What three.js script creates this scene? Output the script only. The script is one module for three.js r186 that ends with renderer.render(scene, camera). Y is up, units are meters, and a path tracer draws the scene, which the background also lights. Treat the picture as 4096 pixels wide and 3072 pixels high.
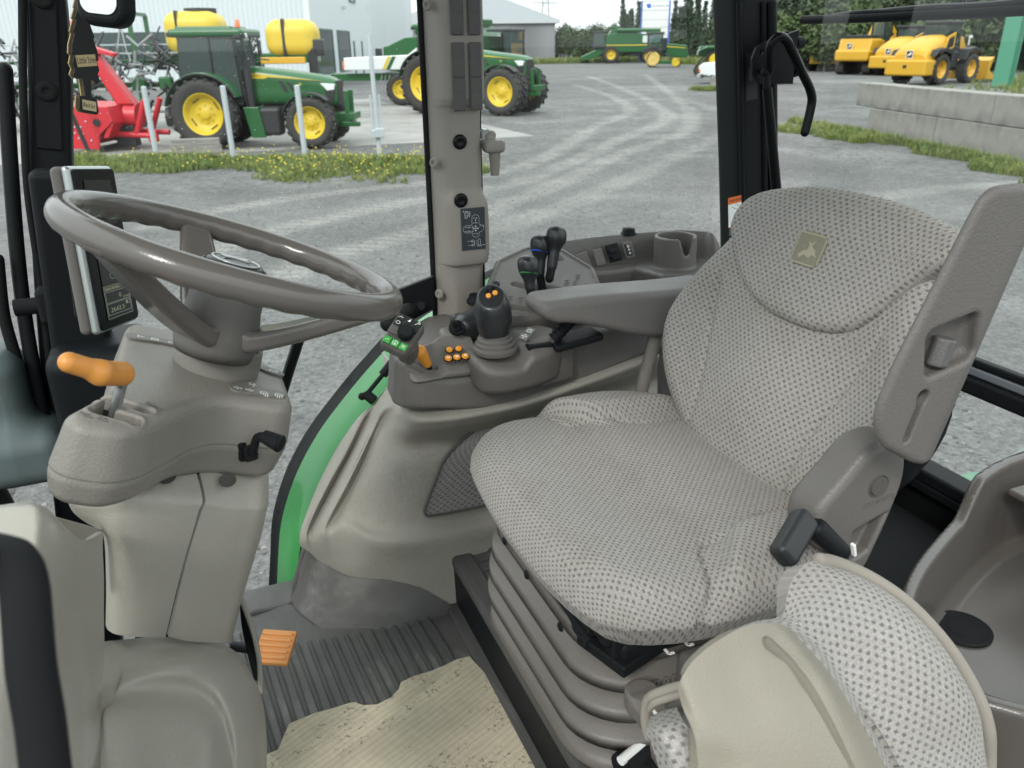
import * as THREE from 'three';
import { RoundedBoxGeometry } from 'three/addons/geometries/RoundedBoxGeometry.js';
import { FontLoader } from 'three/addons/loaders/FontLoader.js';
import { TextGeometry } from 'three/addons/geometries/TextGeometry.js';
import { mergeGeometries, mergeVertices } from 'three/addons/utils/BufferGeometryUtils.js';

const scene = new THREE.Scene();
const rad = d => d * Math.PI / 180;
// ---------- camera: held in the open left doorway of a tractor cab, looking across to the right side ----------
const camera = new THREE.PerspectiveCamera(50.73, 4 / 3, 0.02, 3000);
camera.position.set(0, 1.1, 0);
camera.rotation.order = 'YXZ';
camera.rotation.set(rad(-22.7), rad(-22), rad(-0.7));
camera.focus = 1.25; camera.userData.fStop = 9.5;          // a phone lens focused on the seat
scene.add(camera);
// ---------- overcast sky ----------
{
  const W = 256, H = 128, d = new Float32Array(W * H * 4);
  for (let j = 0; j < H; j++) for (let i = 0; i < W; i++) {
    const el = ((j + 0.5) / H - 0.5) * Math.PI, s = Math.max(0, Math.sin(el));
    const a = i / W * Math.PI * 2;
    const cl = 1 + 0.05 * Math.sin(a * 3 + 5 * s) * Math.cos(a * 2 - 7 * s + 1) + 0.03 * Math.sin(a * 7 + 11 * s);
    const L = (0.98 + 1.15 * s) * cl, k = (j * W + i) * 4;
    d[k] = L * 0.93; d[k + 1] = L * 1.0; d[k + 2] = L * 1.02; d[k + 3] = 1;
  }
  const t = new THREE.DataTexture(d, W, H, THREE.RGBAFormat, THREE.FloatType);
  t.mapping = THREE.EquirectangularReflectionMapping; t.magFilter = THREE.LinearFilter; t.needsUpdate = true;
  scene.background = t; scene.environment = t;
}
const sun = new THREE.DirectionalLight(0xfffaf3, 1.45);
sun.position.set(-30, 34, 24); sun.target.position.set(0, 0, -6); sun.castShadow = true; sun.shadow.radius = 22;
sun.shadow.mapSize.set(2048, 2048); Object.assign(sun.shadow.camera, { left: -70, right: 70, top: 70, bottom: -70, near: 1, far: 200 });
scene.add(sun, sun.target);
const renderer = new THREE.WebGLRenderer({ antialias: true });
renderer.toneMapping = THREE.LinearToneMapping;
renderer.toneMappingExposure = 1.27;
renderer.shadowMap.enabled = true;

// ---------- helpers ----------
let seed = 12345;
const rnd = () => ((seed = (seed * 1664525 + 1013904223) >>> 0) / 4294967296);
const rr = (a, b) => a + (b - a) * rnd();
const V = (a, b, c) => Array.isArray(a) ? new THREE.Vector3(a[0], a[1], a[2]) : new THREE.Vector3(a, b, c);
const lerp = (a, b, t) => a + (b - a) * t, clamp = (x, a, b) => Math.min(b, Math.max(a, x));
const sst = (a, b, x) => { const t = clamp((x - a) / (b - a), 0, 1); return t * t * (3 - 2 * t); };
const names = {};
const numbered = n => { const k = names[n] = (names[n] || 0) + 1; return k === 1 ? n : n + '_' + String(k - 1).padStart(3, '0'); };
const shadow = o => { o.castShadow = o.receiveShadow = true; return o; };
function merge(gs) {
  if (!Array.isArray(gs)) return gs;
  if (gs.length === 1) return gs[0];
  return mergeGeometries(gs.map(g => { const q = g.index ? g.toNonIndexed() : g; for (const k of Object.keys(q.attributes)) if (!['position', 'normal', 'uv'].includes(k)) q.deleteAttribute(k); return q; }));
}
// part(): one named mesh under a parent;  thing(): a top-level group;  solo(): a top-level thing of one mesh
function part(name, gs, m, parent, label) {
  const o = shadow(new THREE.Mesh(merge(gs), m)); o.name = name; parent.add(o);
  if (label) o.userData.label = label;
  return o;
}
function thing(name, label, category, pos = [0, 0, 0], turn = 0, group) {
  const o = new THREE.Group(); o.name = numbered(name); o.position.set(...pos); o.rotation.y = turn;
  o.userData = { label, category }; if (group) o.userData.group = group; scene.add(o); return o;
}
function solo(name, gs, m, label, category, group) {
  const o = shadow(new THREE.Mesh(merge(gs), m)); o.name = numbered(name); o.userData = { label, category };
  if (group) o.userData.group = group; scene.add(o); return o;
}
function struct(name, gs, m) { const o = shadow(new THREE.Mesh(merge(gs), m)); o.name = numbered(name); o.userData = { kind: 'structure' }; scene.add(o); return o; }
function copyThing(root, pos, turn, label, group) {
  const r = root.clone(); r.name = numbered(root.name.replace(/_\d{3}$/, '')); r.userData = { ...root.userData };
  r.position.set(...pos); r.rotation.y = turn; if (label) r.userData.label = label; if (group) r.userData.group = group;
  scene.add(r); return r;
}
// ---------- geometry ----------
const M4 = new THREE.Matrix4();
const rbox = (w, h, d, r = 0.004, s = 3) => new RoundedBoxGeometry(w, h, d, s, Math.min(r, w / 2.01, h / 2.01, d / 2.01));
const at = (g, x, y, z, rx = 0, ry = 0, rz = 0) => { g.applyMatrix4(new THREE.Matrix4().compose(V(x, y, z), new THREE.Quaternion().setFromEuler(new THREE.Euler(rx, ry, rz)), V(1, 1, 1))); return g; };
const box = (w, h, d, x, y, z, r, rx, ry, rz) => at(r ? rbox(w, h, d, r, 2) : new THREE.BoxGeometry(w, h, d), x, y, z, rx, ry, rz);
function cyl(a, b, r0, r1 = r0, n = 20, open = false) {      // cylinder between two points
  const A = V(a), B = V(b), d = B.clone().sub(A), g = new THREE.CylinderGeometry(r1, r0, d.length(), n, 1, open);
  g.applyQuaternion(new THREE.Quaternion().setFromUnitVectors(V(0, 1, 0), d.clone().normalize()));
  const m = A.add(B).multiplyScalar(0.5); g.translate(m.x, m.y, m.z); return g;
}
const ball = (p, r, n = 16, sy = 1) => { const g = new THREE.SphereGeometry(r, n, Math.ceil(n * 0.7)); g.scale(1, sy, 1); g.translate(...p); return g; };
const curve = (pts, closed = false) => new THREE.CatmullRomCurve3(pts.map(p => V(p)), closed, 'centripetal');
function tube(pts, r, n = 40, m = 10, closed = false) { const g = new THREE.TubeGeometry(curve(pts, closed), n, r, m, closed); 
  if (closed) return g; const c = curve(pts); const a = c.getPoint(0), b = c.getPoint(1); return merge([g, ball(a.toArray(), r * 0.999, m), ball(b.toArray(), r * 0.999, m)]); }
const lathe = (pts, n = 32) => new THREE.LatheGeometry(pts.map(p => new THREE.Vector2(p[0], p[1])), n);
// polygon (x,y) extruded along z with a bevel, centred on z = 0
function ext(pts, depth, bevel = 0.003, holes = [], seg = 2) {
  const s = Array.isArray(pts) ? new THREE.Shape(pts.map(p => new THREE.Vector2(p[0], p[1]))) : pts;
  for (const h of holes) s.holes.push(new THREE.Path(h.map(p => new THREE.Vector2(p[0], p[1]))));
  const g = new THREE.ExtrudeGeometry(s, { depth: Math.max(1e-4, depth - 2 * bevel), bevelEnabled: bevel > 0, bevelThickness: bevel, bevelSize: bevel, bevelOffset: -bevel, bevelSegments: seg, curveSegments: 10 });
  g.translate(0, 0, -depth / 2 + bevel); return g;
}
// closed smooth outline through points
const smooth2 = (pts, n = 60) => { const c = new THREE.CatmullRomCurve3(pts.map(p => V(p[0], p[1], 0)), true, 'centripetal'); return c.getSpacedPoints(n).slice(0, n).map(p => [p.x, p.y]); };
const roundPoly = (P, r, n = 5) => P.flatMap((b, i) => { const a = P[(i + P.length - 1) % P.length], c = P[(i + 1) % P.length]; const la = Math.hypot(a[0] - b[0], a[1] - b[1]), lc = Math.hypot(c[0] - b[0], c[1] - b[1]), k = Math.min(r, la * 0.48, lc * 0.48), p = [b[0] + (a[0] - b[0]) * k / la, b[1] + (a[1] - b[1]) * k / la], q = [b[0] + (c[0] - b[0]) * k / lc, b[1] + (c[1] - b[1]) * k / lc]; return Array.from({ length: n + 1 }, (_, j) => { const t = j / n; return [0, 1].map(m => (1 - t) * (1 - t) * p[m] + 2 * t * (1 - t) * b[m] + t * t * q[m]); }); });
const rrect = (w, h, r, n = 6) => { const o = []; for (const [cx, cy, a] of [[w / 2 - r, h / 2 - r, 0], [-w / 2 + r, h / 2 - r, 90], [-w / 2 + r, -h / 2 + r, 180], [w / 2 - r, -h / 2 + r, 270]]) for (let i = 0; i <= n; i++) { const t = rad(a + 90 * i / n); o.push([cx + r * Math.cos(t), cy + r * Math.sin(t)]); } return o; };
// parametric grid; uv is measured along the surface in metres
function gridFrom(P, nu, nv, closedU = false) {
  const pos = new Float32Array(nu * nv * 3), uv = new Float32Array(nu * nv * 2), idx = [];
  const g2 = (i, j) => V(pos[(j * nu + i) * 3], pos[(j * nu + i) * 3 + 1], pos[(j * nu + i) * 3 + 2]);
  for (let j = 0; j < nv; j++) for (let i = 0; i < nu; i++) { const p = P(i / (nu - 1), j / (nv - 1)), k = (j * nu + i) * 3; pos[k] = p.x; pos[k + 1] = p.y; pos[k + 2] = p.z; }
  const jm = nv >> 1, im = nu >> 1;
  for (let j = 0; j < nv; j++) { let s = 0; for (let i = 0; i < nu; i++) { if (i) s += g2(i, jm).distanceTo(g2(i - 1, jm)); uv[(j * nu + i) * 2] = s; } }
  for (let i = 0; i < nu; i++) { let s = 0; for (let j = 0; j < nv; j++) { if (j) s += g2(im, j).distanceTo(g2(im, j - 1)); uv[(j * nu + i) * 2 + 1] = s; } }
  for (let j = 0; j < nv - 1; j++) for (let i = 0; i < nu - 1; i++) { const a = j * nu + i; idx.push(a, a + 1, a + nu, a + 1, a + nu + 1, a + nu); }
  const g = new THREE.BufferGeometry(); g.setAttribute('position', new THREE.BufferAttribute(pos, 3)); g.setAttribute('uv', new THREE.BufferAttribute(uv, 2)); g.setIndex(idx); g.computeVertexNormals();
  if (closedU) { const n = g.attributes.normal; for (let j = 0; j < nv; j++) { const a = j * nu, b = a + nu - 1; const q = V(n.getX(a) + n.getX(b), n.getY(a) + n.getY(b), n.getZ(a) + n.getZ(b)).normalize(); n.setXYZ(a, q.x, q.y, q.z); n.setXYZ(b, q.x, q.y, q.z); } }
  return g;
}
const cr = (p0, p1, p2, p3, t) => { const t2 = t * t, t3 = t2 * t; return 0.5 * (2 * p1 + (p2 - p0) * t + (2 * p0 - 5 * p1 + 4 * p2 - p3) * t2 + (3 * p1 - p0 - 3 * p2 + p3) * t3); };
function splineRow(row, t) { const n = row.length - 1, f = clamp(t * n, 0, n - 1e-9), i = Math.floor(f), u = f - i; const q = k => row[clamp(k, 0, n)];
  const e = (k, c) => k < 0 ? 2 * row[0][c] - row[1][c] : k > n ? 2 * row[n][c] - row[n - 1][c] : row[k][c];
  return [0, 1, 2].map(c => cr(e(i - 1, c), e(i, c), e(i + 1, c), e(i + 2, c), u)); }
const patchFn = net => (u, v) => V(splineRow(net.map(r => splineRow(r, u)), v));
const patch = (net, nu = 40, nv = 40) => gridFrom(patchFn(net), nu, nv);
// a patch with thickness: second skin set back along the normal, closed round the rim
function shell(net, th = 0.004, nu = 40, nv = 40) {
  const g = patch(net, nu, nv), p = g.attributes.position, n = g.attributes.normal, N = nu * nv;
  const pos = [], uv = [], idx = [...g.index.array];
  for (let i = 0; i < N; i++) { pos.push(p.getX(i), p.getY(i), p.getZ(i)); uv.push(g.attributes.uv.getX(i), g.attributes.uv.getY(i)); }
  for (let i = 0; i < N; i++) { pos.push(p.getX(i) - n.getX(i) * th, p.getY(i) - n.getY(i) * th, p.getZ(i) - n.getZ(i) * th); uv.push(g.attributes.uv.getX(i), g.attributes.uv.getY(i)); }
  for (let k = 0; k < g.index.count; k += 3) idx.push(g.index.array[k] + N, g.index.array[k + 2] + N, g.index.array[k + 1] + N);
  const rim = []; for (let i = 0; i < nu; i++) rim.push(i); for (let j = 1; j < nv; j++) rim.push(j * nu + nu - 1); for (let i = nu - 2; i >= 0; i--) rim.push((nv - 1) * nu + i); for (let j = nv - 2; j > 0; j--) rim.push(j * nu);
  const base = pos.length / 3;
  rim.forEach(r => { for (const o of [r, r + N]) { pos.push(pos[o * 3], pos[o * 3 + 1], pos[o * 3 + 2]); uv.push(uv[o * 2], uv[o * 2 + 1]); } });
  const L = rim.length; for (let k = 0; k < L; k++) { const a = base + k * 2, b = base + ((k + 1) % L) * 2; idx.push(a, a + 1, b, b, a + 1, b + 1); }
  const q = new THREE.BufferGeometry(); q.setAttribute('position', new THREE.Float32BufferAttribute(pos, 3)); q.setAttribute('uv', new THREE.Float32BufferAttribute(uv, 2)); q.setIndex(idx); q.computeVertexNormals(); return q;
}
// loft through closed sections (same point count), with flat caps
function loft(secs, n = 48, m = 24, caps = true) {
  const rings = secs.map(s => { const c = curve(s, true); return c.getSpacedPoints(n).map(p => p.toArray()); });
  const f = (u, v) => { const i = Math.round(u * n); return V(splineRow(rings.map(r => r[i]), v)); };
  const gs = [gridFrom(f, n + 1, m, true)];
  if (caps) for (const v of [0, 1]) { const pts = []; for (let i = 0; i < n; i++) pts.push(f(i / n, v)); const c = pts.reduce((a, b) => a.add(b), V(0, 0, 0)).multiplyScalar(1 / n); const g = new THREE.BufferGeometry(); const ps = [], uv = []; for (let i = 0; i < n; i++) { const a = pts[i], b = pts[(i + 1) % n]; const T = v ? [c, a, b] : [c, b, a]; for (const q of T) { ps.push(q.x, q.y, q.z); uv.push(q.x, q.z); } } g.setAttribute('position', new THREE.Float32BufferAttribute(ps, 3)); g.setAttribute('uv', new THREE.Float32BufferAttribute(uv, 2)); g.computeVertexNormals(); gs.push(g); }
  return merge(gs);
}
// ---------- signed distance shapes, meshed with surface nets ----------
const len2 = (x, y) => Math.sqrt(x * x + y * y), len3 = (x, y, z) => Math.sqrt(x * x + y * y + z * z);
const smin = (a, b, k) => { const h = Math.max(k - Math.abs(a - b), 0) / k; return Math.min(a, b) - h * h * k * 0.25; };
const smax = (a, b, k) => -smin(-a, -b, k);
const sdBox = (x, y, z, a, b, c, r) => { const p = Math.abs(x) - a + r, q = Math.abs(y) - b + r, s = Math.abs(z) - c + r; return Math.min(Math.max(p, q, s), 0) + len3(Math.max(p, 0), Math.max(q, 0), Math.max(s, 0)) - r; };
const sdPoly = (pts, x, y) => { let d = 1e9, s = 1; const n = pts.length; for (let i = 0, j = n - 1; i < n; j = i++) { const ax = pts[i][0], ay = pts[i][1], bx = pts[j][0], by = pts[j][1]; const ex = bx - ax, ey = by - ay, wx = x - ax, wy = y - ay; const t = clamp((wx * ex + wy * ey) / (ex * ex + ey * ey), 0, 1); const px = wx - ex * t, py = wy - ey * t; d = Math.min(d, px * px + py * py); const c1 = y >= ay, c2 = y < by, c3 = ex * wy > ey * wx; if ((c1 && c2 && c3) || (!c1 && !c2 && !c3)) s = -s; } return s * Math.sqrt(d); };
const slab = (d2, h, half, r) => { const a = d2 + r, b = Math.abs(h) - half + r; return Math.min(Math.max(a, b), 0) + len2(Math.max(a, 0), Math.max(b, 0)) - r; };
const sdCap = (x, y, z, a, b, r0, r1 = r0) => { const ex = b[0] - a[0], ey = b[1] - a[1], ez = b[2] - a[2], wx = x - a[0], wy = y - a[1], wz = z - a[2]; const t = clamp((wx * ex + wy * ey + wz * ez) / (ex * ex + ey * ey + ez * ez), 0, 1); return len3(wx - ex * t, wy - ey * t, wz - ez * t) - lerp(r0, r1, t); };
function sdf(f, lo, hi, cell, uvf) {
  const n = [0, 1, 2].map(k => Math.ceil((hi[k] - lo[k]) / cell) + 1), [nx, ny, nz] = n;
  const F = new Float32Array(nx * ny * nz).fill(9), B = 6, id = (i, j, k) => (k * ny + j) * nx + i;
  for (let k0 = 0; k0 < nz; k0 += B) for (let j0 = 0; j0 < ny; j0 += B) for (let i0 = 0; i0 < nx; i0 += B) {
    const c = f(lo[0] + (i0 + B / 2) * cell, lo[1] + (j0 + B / 2) * cell, lo[2] + (k0 + B / 2) * cell), skip = Math.abs(c) > B * cell * 1.25;
    for (let k = k0; k < Math.min(nz, k0 + B); k++) for (let j = j0; j < Math.min(ny, j0 + B); j++) for (let i = i0; i < Math.min(nx, i0 + B); i++)
      F[id(i, j, k)] = skip ? c : f(lo[0] + i * cell, lo[1] + j * cell, lo[2] + k * cell);
  }
  const vid = new Int32Array(nx * ny * nz).fill(-1), pos = [], nor = [], idx = [], e = cell * 0.08;
  const grad = (x, y, z) => { const gx = f(x + e, y, z) - f(x - e, y, z), gy = f(x, y + e, z) - f(x, y - e, z), gz = f(x, y, z + e) - f(x, y, z - e); const l = len3(gx, gy, gz) || 1; return [gx / l, gy / l, gz / l, l / (2 * e)]; };
  for (let k = 0; k < nz - 1; k++) for (let j = 0; j < ny - 1; j++) for (let i = 0; i < nx - 1; i++) {
    let m = 0; const v = []; for (let q = 0; q < 8; q++) { const w = F[id(i + (q & 1), j + (q >> 1 & 1), k + (q >> 2))]; v.push(w); if (w < 0) m |= 1 << q; }
    if (m === 0 || m === 255) continue;
    let sx = 0, sy = 0, sz = 0, c = 0;
    for (let q = 0; q < 8; q++) for (const b of [1, 2, 4]) { if (q & b) continue; const a0 = v[q], a1 = v[q | b]; if ((a0 < 0) === (a1 < 0)) continue; const t = a0 / (a0 - a1); sx += (q & 1) + (b === 1 ? t : 0); sy += (q >> 1 & 1) + (b === 2 ? t : 0); sz += (q >> 2) + (b === 4 ? t : 0); c++; }
    let x = lo[0] + (i + sx / c) * cell, y = lo[1] + (j + sy / c) * cell, z = lo[2] + (k + sz / c) * cell, g;
    for (let it = 0; it < 2; it++) { g = grad(x, y, z); const d = clamp(f(x, y, z) / Math.max(g[3], 0.3), -cell * 0.5, cell * 0.5); x -= g[0] * d; y -= g[1] * d; z -= g[2] * d; }
    g = grad(x, y, z); vid[id(i, j, k)] = pos.length / 3; pos.push(x, y, z); nor.push(g[0], g[1], g[2]);
  }
  const quad = (a, b, c, d, fl) => { if (a < 0 || b < 0 || c < 0 || d < 0) return; fl ? idx.push(a, b, c, a, c, d) : idx.push(a, c, b, a, d, c); };
  for (let k = 1; k < nz - 1; k++) for (let j = 1; j < ny - 1; j++) for (let i = 1; i < nx - 1; i++) {
    const s = F[id(i, j, k)] < 0;
    if (s !== F[id(i + 1, j, k)] < 0) quad(vid[id(i, j - 1, k - 1)], vid[id(i, j, k - 1)], vid[id(i, j, k)], vid[id(i, j - 1, k)], s);
    if (s !== F[id(i, j + 1, k)] < 0) quad(vid[id(i - 1, j, k - 1)], vid[id(i - 1, j, k)], vid[id(i, j, k)], vid[id(i, j, k - 1)], s);
    if (s !== F[id(i, j, k + 1)] < 0) quad(vid[id(i - 1, j - 1, k)], vid[id(i, j - 1, k)], vid[id(i, j, k)], vid[id(i - 1, j, k)], s);
  }
  const N = pos.length / 3;
  const g = new THREE.BufferGeometry(); g.setAttribute('position', new THREE.Float32BufferAttribute(pos, 3)); g.setAttribute('normal', new THREE.Float32BufferAttribute(nor, 3)); g.setIndex(idx);
  if (uvf) { const uv = []; for (let i = 0; i < N; i++) uv.push(...uvf(pos[i * 3], pos[i * 3 + 1], pos[i * 3 + 2], nor[i * 3], nor[i * 3 + 1], nor[i * 3 + 2])); g.setAttribute('uv', new THREE.Float32BufferAttribute(uv, 2)); return g; }
  const q = g.toNonIndexed(), P = q.attributes.position, uv = new Float32Array(P.count * 2);   // box-projected uv, in metres
  for (let t = 0; t < P.count; t += 3) { const a = V(P.getX(t), P.getY(t), P.getZ(t)), b = V(P.getX(t + 1), P.getY(t + 1), P.getZ(t + 1)), c = V(P.getX(t + 2), P.getY(t + 2), P.getZ(t + 2)); const nn = b.clone().sub(a).cross(c.clone().sub(a)); const ax = Math.abs(nn.x), ay = Math.abs(nn.y), az = Math.abs(nn.z);
    [a, b, c].forEach((w, o) => { const [s1, s2] = ay >= ax && ay >= az ? [w.x, w.z] : ax >= az ? [w.z, w.y] : [w.x, w.y]; uv[(t + o) * 2] = s1; uv[(t + o) * 2 + 1] = s2; }); }
  q.setAttribute('uv', new THREE.BufferAttribute(uv, 2)); return q;
}
// set a group's axes: local x -> X, local y -> Y
function frame(o, origin, X, Y) { const x = V(X).normalize(), y = V(Y), z = x.clone().cross(y).normalize(); const y2 = z.clone().cross(x); o.quaternion.setFromRotationMatrix(new THREE.Matrix4().makeBasis(x, y2, z)); o.position.set(...origin); return o; }
// ---------- textures ----------
function hash2(x, y) { let h = (x * 374761393 + y * 668265263) | 0; h = (h ^ (h >>> 13)) * 1274126177 | 0; return ((h ^ (h >>> 16)) >>> 0) / 4294967296; }
function vnoise(x, y, px = 1e9, py = px) { const i = Math.floor(x), j = Math.floor(y), fx = x - i, fy = y - j, u = fx * fx * (3 - 2 * fx), v = fy * fy * (3 - 2 * fy); const w = (a, b) => hash2(((a % px) + px) % px, ((b % py) + py) % py); return lerp(lerp(w(i, j), w(i + 1, j), u), lerp(w(i, j + 1), w(i + 1, j + 1), u), v); }
function fbm(x, y, o = 4, p = 1e9) { let s = 0, a = 0.5, t = 0; for (let k = 0; k < o; k++) { s += a * vnoise(x, y, p); t += a; x *= 2; y *= 2; p *= 2; a *= 0.5; } return s / t; }
function tex(W, H, fn, srgb = true, metres) {          // fn(u,v) -> [r,g,b] 0..1 (display values when srgb)
  const d = new Uint8Array(W * H * 4);
  for (let j = 0; j < H; j++) for (let i = 0; i < W; i++) { const c = fn((i + 0.5) / W, (j + 0.5) / H), k = (j * W + i) * 4; d[k] = clamp(c[0], 0, 1) * 255; d[k + 1] = clamp(c[1] ?? c[0], 0, 1) * 255; d[k + 2] = clamp(c[2] ?? c[0], 0, 1) * 255; d[k + 3] = 255; }
  const t = new THREE.DataTexture(d, W, H); t.wrapS = t.wrapT = THREE.RepeatWrapping; t.magFilter = THREE.LinearFilter; t.minFilter = THREE.LinearMipmapLinearFilter; t.generateMipmaps = true;
  if (srgb) t.colorSpace = THREE.SRGBColorSpace; if (metres) t.repeat.set(1 / metres, 1 / (metres * H / W)); t.needsUpdate = true; return t;
}
function print(w, h, draw) { const c = document.createElement('canvas'); c.width = w; c.height = h; draw(c.getContext('2d'), w, h); const t = new THREE.CanvasTexture(c); t.colorSpace = THREE.SRGBColorSpace; return t; }
const lin = (r, g, b) => new THREE.Color().setRGB(r, g, b);
const std = (c, rough = 0.6, o = {}) => new THREE.MeshStandardMaterial({ color: Array.isArray(c) ? lin(...c) : c, roughness: rough, ...o });
const sheet = (m, w, h) => new THREE.Mesh(new THREE.PlaneGeometry(w, h), m);
// ---------- materials ----------
const grainT = tex(256, 256, (u, v) => { const a = fbm(u * 32, v * 32, 2, 32), b = vnoise(u * 90, v * 90, 90); return [0.5 + (a - 0.5) * 0.8 + (b - 0.5) * 0.35]; }, false, 0.05);
const leatherT = tex(512, 512, (u, v) => { const w = fbm(u * 8, v * 8, 2, 8) * 0.06; const r = Math.abs(Math.sin((v * 60 + fbm(u * 14 + w, v * 40, 3, 56) * 7) * Math.PI)); return [0.25 + 0.75 * r * fbm(u * 32, v * 64, 2, 64)]; }, false, 0.09);
const smudgeT = tex(256, 256, (u, v) => { const f = fbm(u * 6, v * 6, 5, 6); return [0.5 + 0.5 * f, 0.5 + 0.5 * f, 0.5 + 0.5 * f]; }, false, 0.5);
const plas = (c, rough, bump = 0.00045, o = {}) => std(c, Math.min(1, rough * 1.28), { bumpMap: grainT, bumpScale: bump, roughnessMap: smudgeT, ...o });
const dustT = tex(512, 512, (u, v) => { const a = sst(0.56, 0.72, fbm(u * 5, v * 5, 5, 5)), b = sst(0.6, 0.75, fbm(u * 22 + 4, v * 14, 3)), k = 0.315 + 0.03 * (fbm(u * 40, v * 40, 2, 40) - 0.5) + 0.06 * a + 0.05 * a * b; return [k, k * 0.985, k * 0.955]; }, true, 0.55);
const blk = (c, rough, bump = 0.0002) => new THREE.MeshPhysicalMaterial({ color: lin(...c), roughness: rough, bumpMap: grainT, bumpScale: bump, specularIntensity: 0.3 });
const M = {
  beige: plas([0.32, 0.302, 0.26], 0.48), beigeL: std([0.34, 0.32, 0.278], 0.58, { bumpMap: leatherT, bumpScale: 0.0011 }),
  tan: plas([0.25, 0.228, 0.182], 0.45), taupe: plas([0.122, 0.113, 0.104], 0.48), taupeG: plas([0.112, 0.101, 0.092], 0.2, 0.00006), taupeD: plas([0.102, 0.095, 0.088], 0.5),
  column: plas([0.205, 0.19, 0.166], 0.48), pillar: plas([0.245, 0.226, 0.2], 0.5),
  black: blk([0.009, 0.0105, 0.012], 0.45), blackG: blk([0.007, 0.008, 0.009], 0.2, 0.00002), rubber: blk([0.011, 0.012, 0.013], 0.65), dark: blk([0.008, 0.009, 0.01], 0.7),
  mat: plas([1, 1, 1], 0.6, 0.0006, { map: dustT }), steel: std([0.5, 0.52, 0.53], 0.3, { metalness: 0.9 }), orange: std([0.62, 0.255, 0.05], 0.4), orangeL: std([0.78, 0.32, 0.04], 0.4),
  green: std([0.03, 0.19, 0.05], 0.22), padGrey: plas([0.10, 0.098, 0.095], 0.7), white: std([0.75, 0.75, 0.73], 0.5), silver: std([0.42, 0.45, 0.44], 0.3, { metalness: 0.6 }),
};
// knitted seat fabric: pale knit with staggered dark dots
function fabricTex(bump) { const S = 0.208, N = 16, P = 2 * N; return tex(1024, 1024, (u, v) => {
  const x = u * N, row = Math.floor(v * P), xx = x + (row & 1) * 0.5, ci = ((Math.floor(xx) % N) + N) % N, h1 = hash2(ci * 7 + 3, row * 5 + 1), h2 = hash2(ci * 3 + 11, row * 9 + 2), h3 = hash2(ci + 5, row * 13 + 7);
  const cx = xx - Math.floor(xx) - 0.5 + 0.07 * (h1 - 0.5), cy = (v * P - row - 0.5) * 0.5 + 0.05 * (h2 - 0.5), fz = hash2(Math.floor(u * 420), Math.floor(v * 420)) - 0.5;
  const rag = 0.075 * fz + 0.05 * (vnoise(u * 140, v * 140, 140) - 0.5), dot = (1 - sst(0.02, 0.125, len2(Math.max(Math.abs(cx) - 0.12 - 0.03 * (h3 - 0.5), 0), Math.max(Math.abs(cy) - 0.06, 0)) + rag)) * (0.78 + 0.34 * h2);
  const kn = 0.87 + 0.24 * (hash2(Math.floor(u * 500), Math.floor(v * 260)) - 0.5) + 0.12 * (vnoise(u * 230, v * 120, 230, 120) - 0.5), soil = fbm(u * 3, v * 3, 4, 3);
  if (bump) return [clamp(0.62 * kn + 0.30 - 0.45 * dot, 0, 1)];
  const c = lerp(0.69 * kn, 0.475 * kn, dot) * (0.955 + 0.09 * soil); return [c, c * lerp(0.975, 0.985, dot), c * lerp(0.925 + 0.03 * soil, 0.97, dot)]; }, !bump, S); }
const fabA = fabricTex(false), fabB = fabricTex(true);
M.fabric = new THREE.MeshPhysicalMaterial({ map: fabA, bumpMap: fabB, bumpScale: 0.0007, roughness: 0.95, sheen: 0.25, sheenRoughness: 0.6, sheenColor: lin(0.8, 0.8, 0.78) });

// =====================================================================================
// THE YARD  (ground at y = -1.25)
// =====================================================================================
const G = -1.25;
// ---------- ground: gravel with dusty tyre tracks ----------
const tracks = [
  [[-0.401,-1.25,-12.71],[0.053,-1.25,-13.24],[1.067,-1.25,-13.94],[2.602,-1.25,-14.54],[4.379,-1.25,-14.87],[6.033,-1.25,-15.44],[8.153,-1.25,-17.68],[12.78,-1.25,-23.92],[16.09,-1.25,-27.72],[19.72,-1.25,-35.39],[24.51,-1.25,-49.48]],
  [[-0.037,-1.25,-10.44],[0.937,-1.25,-11.4],[1.838,-1.25,-12.12],[3.885,-1.25,-13.24],[5.363,-1.25,-13.73],[7.569,-1.25,-15.78],[11.21,-1.25,-19.78],[15.84,-1.25,-24.77],[19.1,-1.25,-30.9],[25.73,-1.25,-46.24],[34.43,-1.25,-68.62]],
  [[0.35,-1.25,-8.537],[0.911,-1.25,-9.287],[1.712,-1.25,-9.961],[3.195,-1.25,-10.9],[4.685,-1.25,-12.01],[6.654,-1.25,-13.87],[9.805,-1.25,-17.11],[13.73,-1.25,-20.52],[17.61,-1.25,-26.04],[25.38,-1.25,-39.95],[38.66,-1.25,-64.67],[52.99,-1.25,-91.43]],
  [[3.356,-1.25,-9.955],[5.763,-1.25,-11.76],[7.679,-1.25,-13.35],[10.71,-1.25,-16.15],[14.26,-1.25,-19.48],[20.06,-1.25,-25.84],[27.2,-1.25,-35.93],[31.65,-1.25,-45.61]],
  [[21.83,-1.25,-32.78],[18.5,-1.25,-24.32],[17.68,-1.25,-19.9],[17.06,-1.25,-16.6],[16.24,-1.25,-13.73],[15.13,-1.25,-11.04]],
  [[7.9,-1.25,-9.117],[9.808,-1.25,-9.797],[11.79,-1.25,-10.29],[13.89,-1.25,-10.08]]].map(l => curve(l).getSpacedPoints(60).map(p => [p.x, p.z]));
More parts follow.
